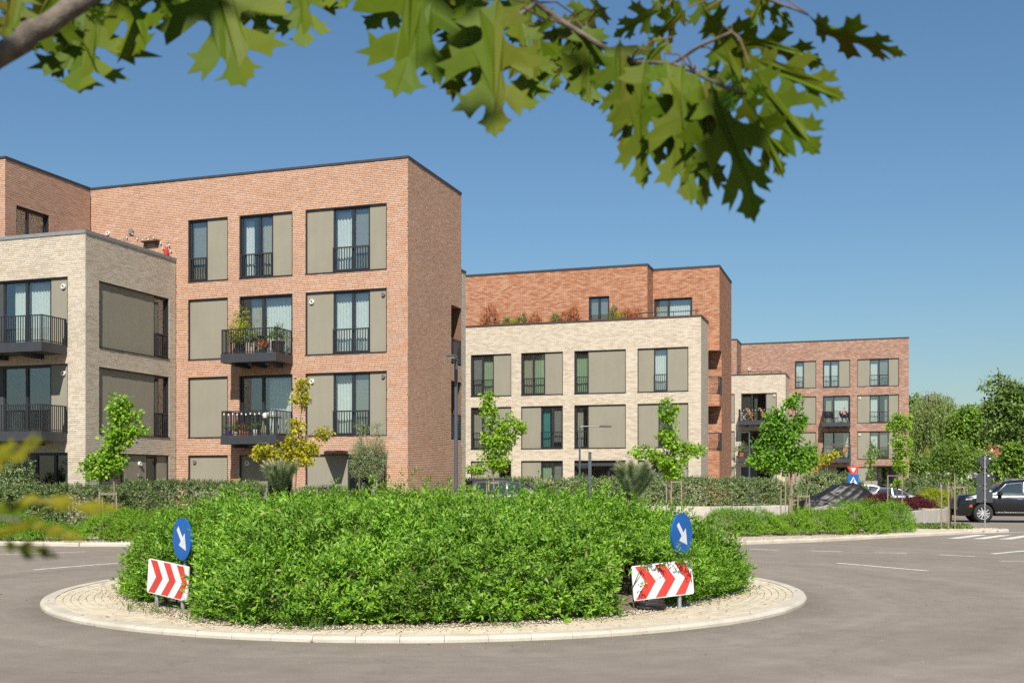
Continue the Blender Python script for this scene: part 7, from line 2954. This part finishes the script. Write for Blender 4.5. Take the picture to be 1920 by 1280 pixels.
BV = [(0, 0.05, 0.52), (0, 0.10, 0.72), (0, 0.10, 0.92), (0, 0.08, 1.03), (0, 0.05, 1.13), (0, 0.03, 1.22),      # pelvis, waist, chest, neck, head, crown
      (0.10, -0.02, 0.52), (0.13, -0.38, 0.62), (0.12, -0.36, 0.30), (0.12, -0.40, 0.10), (0.12, -0.52, 0.07),       # right leg
      (-0.10, -0.02, 0.52), (-0.13, -0.38, 0.64), (-0.16, -0.34, 0.30), (-0.17, -0.38, 0.10), (-0.17, -0.50, 0.07),
      (0.19, 0.08, 0.96), (0.25, -0.10, 0.78), (0.10, -0.14, 0.98), (0.05, -0.12, 1.06),                             # right arm, hand at the mouth
      (-0.19, 0.08, 0.96), (-0.26, -0.06, 0.74), (-0.12, -0.26, 0.72), (-0.06, -0.32, 0.72)]
BE = [(0, 1), (1, 2), (2, 3), (3, 4), (4, 5), (0, 6), (6, 7), (7, 8), (8, 9), (9, 10), (0, 11), (11, 12), (12, 13), (13, 14), (14, 15), (2, 16), (16, 17), (17, 18), (18, 19), (2, 20), (20, 21), (21, 22), (22, 23)]
BR = [0.13, 0.115, (0.14, 0.10), 0.05, 0.085, 0.075, 0.095, 0.065, 0.052, 0.036, 0.034, 0.095, 0.065, 0.052, 0.036, 0.034, 0.055, 0.042, 0.030, 0.036, 0.055, 0.042, 0.030, 0.036]
body = skinned('body', BV, BE, BR, M['skin'], root)
skinned('trousers', [BV[i] for i in (0, 6, 7, 8, 9, 11, 12, 13, 14, 1)], [(0, 1), (1, 2), (2, 3), (3, 4), (0, 5), (5, 6), (6, 7), (7, 8), (0, 9)], [0.14, 0.105, 0.078, 0.064, 0.05, 0.105, 0.078, 0.064, 0.05, 0.122], M['navy'], root)
skinned('top', [BV[i] for i in (1, 2, 16, 17, 20, 21, 3)], [(0, 1), (1, 2), (2, 3), (1, 4), (4, 5), (1, 6)], [0.140, (0.165, 0.125), 0.075, 0.056, 0.075, 0.056, 0.064], M['pale_cloth'], root)
skinned('hair', [(0, 0.09, 1.20), (0, 0.11, 1.10), (0, 0.13, 0.98), (0, 0.03, 1.25)], [(0, 1), (1, 2), (0, 3)], [0.070, 0.060, 0.04, 0.045], M['hair'], root)
for s_ in (-1, 1):
    mb = MB()
    mb.lathe([(0, -0.008), (0.011, 0), (0, 0.008)], c=(s_ * 0.032, -0.043, 1.155), n=8)
    mb.build('eye', M['black'], root)

# ------------------------------------------------------------------ things at the right, far behind
M['fence_green'] = plain('fence_green', (0.03, 0.12, 0.07), 0.6)
root = empty('mesh_fence', ground_at(1725, 98), 'green wire mesh fence beside the far block', 'fence')
p0_, p1_ = ground_at(1704, 98), ground_at(1745, 98)
o0 = root.location
for k in range(5):
    p = p0_.lerp(p1_, k / 4) - o0
    mb = MB()
    mb.tube([(p.x, p.y, 0), (p.x, p.y, 2.1)], 0.04, 6)
    mb.build('fence_post', M['fence_green'], root)
mb = MB()
a_, b_ = p0_ - o0, p1_ - o0
for k in range(36):
    p = a_.lerp(b_, k / 35)
    mb.bar((p.x, p.y, 0.05), (p.x, p.y, 2.0), 0.012)
for k in range(16):
    z = 0.1 + 1.9 * k / 15
    mb.bar((a_.x, a_.y, z), (b_.x, b_.y, z), 0.012)
mb.build('wire_mesh', M['fence_green'], root)['kind'] = 'stuff'
M['fence_grey'] = plain('fence_grey', (0.30, 0.31, 0.32), 0.5)
for k, (x0, x1, lb) in enumerate(((1818, 1846, 'left grey metal barrier frame behind the black car'), (1850, 1878, 'middle grey metal barrier frame behind the black car'), (1882, 1912, 'right grey metal barrier frame behind the black car'))):
    a_, b_ = ground_at(x0, 78), ground_at(x1, 78)
    root = empty('barrier', a_, lb, 'barrier', 'metal barriers behind the black car')
    d_ = b_ - a_
    t_ = d_.normalized()
    mb = MB()
    mb.tube([(0, 0, 0), (0, 0, 2.0), tuple(t_ * 0.12 + Vector((0, 0, 2.12))), tuple(d_ - t_ * 0.12 + Vector((0, 0, 2.12))), tuple(d_ + Vector((0, 0, 2.0))), tuple(d_)], 0.035, 7)
    mb.build('frame', M['fence_grey'], root)
    mb = MB()
    mb.bar(tuple(Vector((0, 0, 1.1))), tuple(d_ + Vector((0, 0, 1.1))), 0.04)
    mb.build('rail', M['fence_grey'], root)
M['pale_wall'] = plain('pale_wall', (0.50, 0.48, 0.45), 0.9)
M['roof_tile'] = plain('roof_tile', (0.33, 0.075, 0.05), 0.8, var=0.25, scale=4)
hb = ground_at(1862, 118)
root = empty('house', hb, 'house with a red tiled roof glimpsed through the trees', 'house')
mb = MB()
mb.box(-7, 5, 0, 8, 0, 3.4)
mb.build('wall', M['pale_wall'], root)
for k in range(10):
    z0, z1 = 3.3 + 0.26 * k, 3.3 + 0.26 * (k + 1)
    y0, y1 = -0.5 + 0.45 * k, -0.5 + 0.45 * (k + 1)
    mb = MB()
    mb.obox((-1, (y0 + y1) / 2, (z0 + z1) / 2), (6.4, 0.27, 0.03), (1, 0, 0), Vector((0, 0.45, 0.26)).normalized(), Vector((0, -0.26, 0.45)).normalized())
    mb.build('tile_course', M['roof_tile'], root)
mb = MB()
mb.prism([(-0.5, 3.3), (8.5, 3.3), (4, 5.88)], -7, 5)
mb.fr = None
mb2_ = MB((0, 0, 0, 1, 1, 0))
mb2_.prism([(0.0, 3.4), (8.0, 3.4), (4, 5.75)], -7, 5)
mb2_.build('gable', M['pale_wall'], root)
for x in (-4.5, -1.5, 1.8):
    mb = MB()
    mb.box(x - 0.6, x + 0.6, -0.04, 0.02, 1.0, 2.5)
    w_ = mb.build('window', M['dark_metal'], root)
    mb = MB()
    mb.box(x - 0.5, x + 0.5, -0.055, -0.04, 1.1, 2.4)
    mb.build('pane', M['car_glass_dark'], w_)
flat('far_lawn', [(3.5, 66), (60, 60), (60, 170), (-5, 170), (3.4, 92)], 0.012, M['soil'], 'rough earth and undergrowth beyond the parking place', 'ground')
lv = Leaves()
rng = np.random.default_rng(90)
n = 26000
xs = rng.uniform(4, 46, n)
ys = rng.uniform(66, 150, n)
hz = rng.random(n) ** 1.6 * (0.5 + 1.3 * (wobble(np.stack([xs, ys, ys * 0], 1), 0.25, 4) > 0.05))
lv.add(np.stack([xs, ys, hz + 0.02], 1), rng.normal(0, 1, (n, 3)) + np.array([0, 0, .5]), rng.normal(0, 1, (n, 3)) + np.array([0, 0, 1.0]), rng.uniform(.3, .6, n), rng.uniform(.12, .25, n), LANCE)
tag(lv.build('undergrowth', M['far_dark']), 'low tangled undergrowth below the trees at the right', 'undergrowth', kind='stuff')
for k, (px, dist, top, w, mt, lb) in enumerate(((1700, 135, 800, 40, 'far_dark', 'dark tree far behind the willow'), (1775, 140, 790, 42, 'far_dark', 'dark tree far behind the light green tree'), (1840, 135, 800, 45, 'far_dark', 'dark tree far behind the dark tree top'), (1925, 125, 790, 50, 'far_dark', 'dark tree far behind the tallest tree'))):
    tree('broadleaf_tree', px, dist, 0, 0.25, [(px, top + 25, w * 0.7, 25, 40), (px - 15, top + 55, w * 0.7, 28, 50), (px + 15, top + 62, w * 0.7, 28, 50)], mt, LANCE, 0.6, 8, lb, 260 + k, 'trees far behind', top + 10, wr=0.55, tw=0.03)

# ------------------------------------------------------------------ the oak whose branches hang over the top of the view
HALF = [(0, .008), (.08, .015), (.12, .06), (.13, .15), (.12, .25), (.18, .21), (.22, .32), (.25, .21), (.25, .14), (.26, .10), (.30, .085), (.34, .10), (.38, .18), (.40, .28), (.38, .37), (.45, .34),
        (.50, .48), (.53, .36), (.61, .37), (.56, .26), (.51, .15), (.505, .105), (.545, .085), (.59, .10), (.64, .16), (.68, .23), (.67, .30), (.73, .26), (.80, .34), (.80, .24), (.86, .23), (.79, .14), (.745, .095),
        (.77, .07), (.81, .075), (.86, .11), (.89, .16), (.905, .09), (.95, .08), (.955, .03), (1, 0)]
oak_root = empty('oak_tree', (-3.4, 0.4, 0.05), 'near oak reaching into the top of the view with big lobed leaves', 'tree')
OO = oak_root.location.copy()


def oak_leaf(base, tip, roll, mat, rng, width=1.0, name='leaf'):
    base, tip = Vector(base), Vector(tip)
    d = tip - base
    L = d.length
    d.normalize()
    view = (base - cam.location).normalized()
    nrm = (-view - d * (-view).dot(d)).normalized()
    nrm = Matrix.Rotation(roll, 3, d) @ nrm
    s = nrm.cross(d).normalized()
    bend, fold, tw = rng.uniform(-0.25, 0.30), rng.uniform(-0.1, 0.35), rng.uniform(-0.5, 0.5)
    jit = [rng.uniform(0.86, 1.14) for _ in range(12)]
    V, fs = [], []

    def P(x, y, k):
        xx = x + (rng.uniform(-0.012, 0.012) if y > 0 else 0)
        yy = y * width * jit[int(x * 5.99) + (6 if k < 0 else 0)]
        sw = math.sin(x * math.pi) * tw * 0.10
        z = -bend * x * x + fold * abs(yy) * 0.5 + 0.03 * math.sin(7 * x + 3 * k * yy)
        return base + (d * xx + s * (k * yy + sw) + nrm * z) * L
    n = len(HALF)
    for k in (1, -1):
        b = len(V)
        V += [P(x, 0, k) if i in (0, n - 1) else P(x, y, k) for i, (x, y) in enumerate(HALF)]
        mids = [0.85, 0.7, 0.55, 0.4, 0.25, 0.1]
        V += [P(x, 0.0, k) for x in mids]
        loop = list(range(b, b + n + len(mids)))
        fs.append(loop if k < 0 else list(reversed(loop)))
    me = bpy.data.meshes.new(name)
    me.from_pydata([tuple(p - OO) for p in V], [], fs)
    me.update()
    o = link(name, me, M[mat], oak_root)
    so = o.modifiers.new('thickness', 'SOLIDIFY')
    so.thickness = 0.0006
    return o


rl = random.Random(17)
LEAVES = [
    # base px, tip px, distance at base, at tip, roll, width, material
    (30, -10, 5, 70, 1.45, 1.42, 0.2, 1.1), (110, -20, 60, 85, 1.55, 1.5, -0.3, 1.0), (100, 10, 20, 115, 1.6, 1.55, 0.4, 1.0),
    (168, 10, 150, 182, 1.62, 1.55, 0.1, 1.05), (215, -40, 305, 118, 1.62, 1.58, 0.35, 0.85), (190, 50, 80, 128, 1.68, 1.66, -0.5, 0.8), (290, -50, 330, 60, 1.75, 1.7, 0.2, 1.1),
    (405, -75, 458, 158, 1.70, 1.62, 0.15, 0.82), (350, -60, 380, 55, 1.75, 1.75, -0.3, 1.0), (500, -50, 488, 60, 1.85, 1.8, 0.3, 1.0), (560, -60, 572, 86, 1.72, 1.68, -0.1, 0.8), (640, -70, 652, 30, 1.75, 1.7, 0.3, 0.8),
    (480, -90, 440, 30, 1.9, 1.9, 0.2, 1.0), (250, -60, 215, 30, 1.8, 1.8, 0.5, 1.0), (590, -80, 520, -5, 1.9, 1.9, 0.2, 1.0),
    (790, -70, 738, 188, 1.72, 1.66, -0.1, 0.92), (850, -40, 830, 158, 1.76, 1.72, 0.35, 0.75), (905, -30, 860, 120, 1.8, 1.78, -0.4, 0.85), (760, -60, 690, 45, 1.85, 1.8, 0.2, 0.8),
    (935, 20, 934, 270, 1.62, 1.62, 0.15, 0.72), (975, 55, 985, 226, 1.66, 1.64, -0.3, 0.6), (880, 10, 895, 165, 1.7, 1.68, 0.5, 0.7),
    (1010, 50, 1010, 208, 1.7, 1.68, 0.7, 0.75), (1040, 60, 1045, 180, 1.78, 1.78, 0.2, 0.75), (1000, -30, 960, 85, 1.8, 1.8, 0.3, 0.9),
    (1130, 20, 1050, 60, 1.78, 1.75, 0.4, 0.8), (1100, 60, 1110, 205, 1.72, 1.72, -0.2, 0.8), (1160, 90, 1150, 222, 1.68, 1.66, 0.1, 0.75), (1080, 30, 1090, 190, 1.8, 1.8, 0.6, 0.7),
    (1215, 95, 1200, 345, 1.62, 1.6, 0.2, 0.62), (1245, 100, 1272, 325, 1.6, 1.58, -0.35, 0.70), (1180, 120, 1185, 290, 1.7, 1.7, 0.5, 0.6), (1280, 110, 1295, 382, 1.58, 1.54, 0.1, 0.62),
    (1330, 150, 1402, 402, 1.55, 1.5, 0.15, 0.66), (1310, 140, 1340, 372, 1.56, 1.53, -0.5, 0.6), (1390, 170, 1470, 335, 1.56, 1.55, 0.5, 0.66), (1350, 120, 1300, 250, 1.64, 1.64, 0.3, 0.8),
    (1405, 120, 1545, 292, 1.58, 1.55, 0.1, 0.70), (1400, 110, 1588, 188, 1.6, 1.58, -0.2, 0.66), (1370, 60, 1548, 122, 1.66, 1.64, 0.3, 0.66), (1320, 20, 1430, 130, 1.7, 1.68, 0.2, 0.85), (1345, 70, 1420, 210, 1.62, 1.6, 0.2, 0.8),
    (1515, 28, 1672, 132, 1.66, 1.60, 0.9, 0.62), (1255, 10, 1150, 60, 1.75, 1.75, 0.4, 0.7), (1290, 15, 1215, 90, 1.75, 1.72, -0.5, 0.7), (1300, -20, 1345, 70, 1.78, 1.76, 0.1, 0.8), (1440, -20, 1390, 55, 1.75, 1.72, -0.6, 0.75), (1260, 70, 1180, 150, 1.7, 1.7, 0.3, 0.75),
    (1420, 0, 1500, 40, 1.76, 1.74, 0.8, 0.7), (1240, -40, 1270, 30, 1.8, 1.8, 0.4, 0.8),
]
for (bx, by, tx, ty, d0, d1, roll, wd) in LEAVES:
    if ty > 20 and bx < 1200:
        bx, by = tx + (bx - tx) * 1.16, ty + (by - ty) * 1.16
    oak_leaf(at(bx, by, d0), at(tx, ty, d1), roll, 'oak_leaf', rl, wd * (1.05 if bx < 1200 else 0.92))
# small pale new leaves at the twig tips
for (bx, by, tx, ty, d) in ((1372, 165, 1400, 150, 1.5), (1365, 175, 1372, 205, 1.5), (1360, 150, 1380, 140, 1.5), (165, 40, 200, 20, 1.5), (1412, 175, 1440, 165, 1.52)):
    oak_leaf(at(bx, by, d), at(tx, ty, d - .02), 0.3, 'maple', rl, 0.8)


def branch(pts, radii, name='branch', mat='oak_bark', n=10):
    mb = MB()
    path = []
    rr = []
    P = [Vector(p) for p in pts]
    for i in range(len(P) - 1):
        for k in range(4):
            t = k / 4
            path.append(P[i].lerp(P[i + 1], t) - OO + Vector((rl.uniform(-1, 1), rl.uniform(-1, 1), rl.uniform(-1, 1))) * radii[i] * 0.12)
            rr.append((radii[i] * (1 - t) + radii[i + 1] * t) * rl.uniform(0.93, 1.08))
    path.append(P[-1] - OO)
    rr.append(radii[-1])
    mb.tube(path, rr, n)
    mb.smooth = True
    return mb.build(name, M[mat], oak_root)


trunk_top = Vector((-3.2, 0.5, 3.4))
branch([(-3.4, 0.4, 0.0), (-3.38, 0.42, 1.2), (-3.3, 0.45, 2.4), tuple(trunk_top), (-3.0, 0.3, 4.8)], [0.13, 0.115, 0.10, 0.085, 0.05], 'trunk', n=14)
b1 = [(-3.36, 0.42, 1.7), at(-420, 330, 1.45), at(-30, 122, 1.42), at(60, 62, 1.44), at(150, 4, 1.48), at(250, -50, 1.55), at(420, -150, 1.7)]
branch(b1, [0.035, 0.024, 0.0150, 0.0142, 0.013, 0.011, 0.009])
branch([at(38, 100, 1.43), at(40, 40, 1.46), at(22, -30, 1.5)], [0.004, 0.0035, 0.003], 'twig')
b2 = [at(420, -150, 1.7), at(700, -170, 1.8), at(900, -110, 1.78), at(1005, 5, 1.74), at(1060, 45, 1.72), at(1130, 88, 1.70), at(1180, 115, 1.68)]
branch(b2, [0.009, 0.008, 0.0065, 0.0048, 0.0045, 0.0042, 0.003])
branch([at(1005, 5, 1.74), at(960, 40, 1.7), at(930, 10, 1.68)], [0.0036, 0.003, 0.002], 'twig')
branch([at(1180, 115, 1.68), at(1262, 120, 1.66), at(1310, 88, 1.62), at(1372, 60, 1.6)], [0.003, 0.0028, 0.0026, 0.002], 'twig')
branch([at(1262, 120, 1.66), at(1300, 135, 1.6), at(1360, 165, 1.5), at(1400, 175, 1.52)], [0.003, 0.0026, 0.0022, 0.0016], 'twig')
branch([at(700, -170, 1.8), at(1000, -150, 1.85), at(1280, -80, 1.8), at(1420, -10, 1.74), at(1515, 28, 1.66)], [0.008, 0.0065, 0.005, 0.003, 0.0015], 'twig')
for (bx, by, tx, ty, d0, d1, roll, wd) in LEAVES:
    # short petiole towards the nearest wood
    p = at(bx, by, d0)
    best = min(((p - Vector(q)).length, Vector(q)) for q in b1[2:] + b2 + [at(1310, 88, 1.62), at(1300, 135, 1.6), at(1372, 60, 1.6), at(1360, 165, 1.5), at(1420, -10, 1.74), at(1280, -80, 1.8)])[1]
    v = best - p
    if v.length > 0.10:
        best = p + v.normalized() * 0.10
    mb = MB()
    mb.tube([tuple(p - OO), tuple((p + best) / 2 - OO + Vector((0, 0, 0.012))), tuple(best - OO)], [0.0012, 0.0013, 0.0016], 6)
    mb.build('petiole', M['twig'], oak_root)

# the blurred low shoot at the left edge, much closer to the camera
LOW = [(-70, 880, 95, 832, .66, .64, -.95, .5), (20, 945, 212, 908, .62, .62, -1.1, .36), (-80, 985, 84, 948, .66, .66, -1.0, .42), (-60, 1012, 96, 990, .64, .64, -1.15, .40),
       (50, 985, 158, 1008, .66, .66, -.9, .45), (0, 1018, 108, 1048, .66, .66, .7, .42)]
for i, (bx, by, tx, ty, d0, d1, roll, wd) in enumerate(LOW):
    oak_leaf(at(bx, by, d0), at(tx, ty, d1), roll, 'oak_leaf' if i in (2, 5) else 'oak_gold', rl, wd * 1.0)
branch([(-3.38, 0.42, 1.2), at(-600, 1080, .9), at(-120, 960, .63), at(40, 975, .62)], [0.014, 0.007, 0.002, 0.001], 'branch')

# crown above and behind the camera, out of the picture, that keeps the leaves in shade
lv = Leaves()
rng = np.random.default_rng(44)
n = 950
P = np.stack([rng.uniform(-3.6, 2.6, n), rng.uniform(-2.6, 1.2, n), rng.uniform(3.15, 5.0, n)], 1)
shoot = np.array(at(60, 930, 0.61))
rel = P - shoot
sd_ = np.array(SUN)
offl = np.linalg.norm(rel - (rel @ sd_)[:, None] * sd_, axis=1)
P = P[offl > 0.55]  # gap cut in the unseen crown so sunlight reaches the low shoot
n = len(P)
lv.add(P - np.array(OO), rng.normal(0, 1, (n, 3)) + np.array([0, 0, -.4]), rng.normal(0, .6, (n, 3)) + np.array([0, 0, 1]), rng.uniform(.14, .22, n), rng.uniform(.10, .15, n), MAPLE)
o = lv.build('crown', M['oak_leaf'], oak_root)
for k in range(9):
    q = Vector((rl.uniform(-3, 2.2), rl.uniform(-2.4, 1.0), rl.uniform(3.4, 4.6)))
    branch([tuple(trunk_top), tuple(trunk_top.lerp(q, .5) + Vector((0, 0, .25))), tuple(q)], [0.04, 0.022, 0.006], 'branch', n=7)

# grit and bits of leaf lying on the asphalt
n = 260
rng = np.random.default_rng(61)
ang = rng.uniform(-math.pi, 0.4, n)
rad = 6.03 + np.abs(rng.normal(0, 0.55, n)) + (rng.random(n) < 0.25) * rng.uniform(0, 5, n)
stones('grit', np.stack([RC.x + rad * np.cos(ang), RC.y + rad * np.sin(ang), np.full(n, 0.002)], 1), 0.0055, M['gravel'], 'bits of pale grit scattered on the asphalt round the kerb', 'grit', rng)
lv = Leaves()
n = 150
ang = rng.uniform(-math.pi, 0.4, n)
rad = 5.0 + np.abs(rng.normal(0, 0.8, n))
P = np.stack([RC.x + rad * np.cos(ang), RC.y + rad * np.sin(ang), np.where(rad < 6, 0.075, 0.012)], 1)
lv.add(P, rng.normal(0, 1, (n, 3)) * np.array([1, 1, .1]), rng.normal(0, .25, (n, 3)) + np.array([0, 0, 1]), rng.uniform(.03, .07, n), rng.uniform(.015, .03, n), OVAL)
M['dry_leaf'] = plain('dry_leaf', (0.17, 0.11, 0.05), 0.9, var=0.4, scale=30)
tag(lv.build('leaf_litter', M['dry_leaf']), 'dry fallen leaves scattered on the paving and road by the kerb', 'leaf litter', kind='stuff')
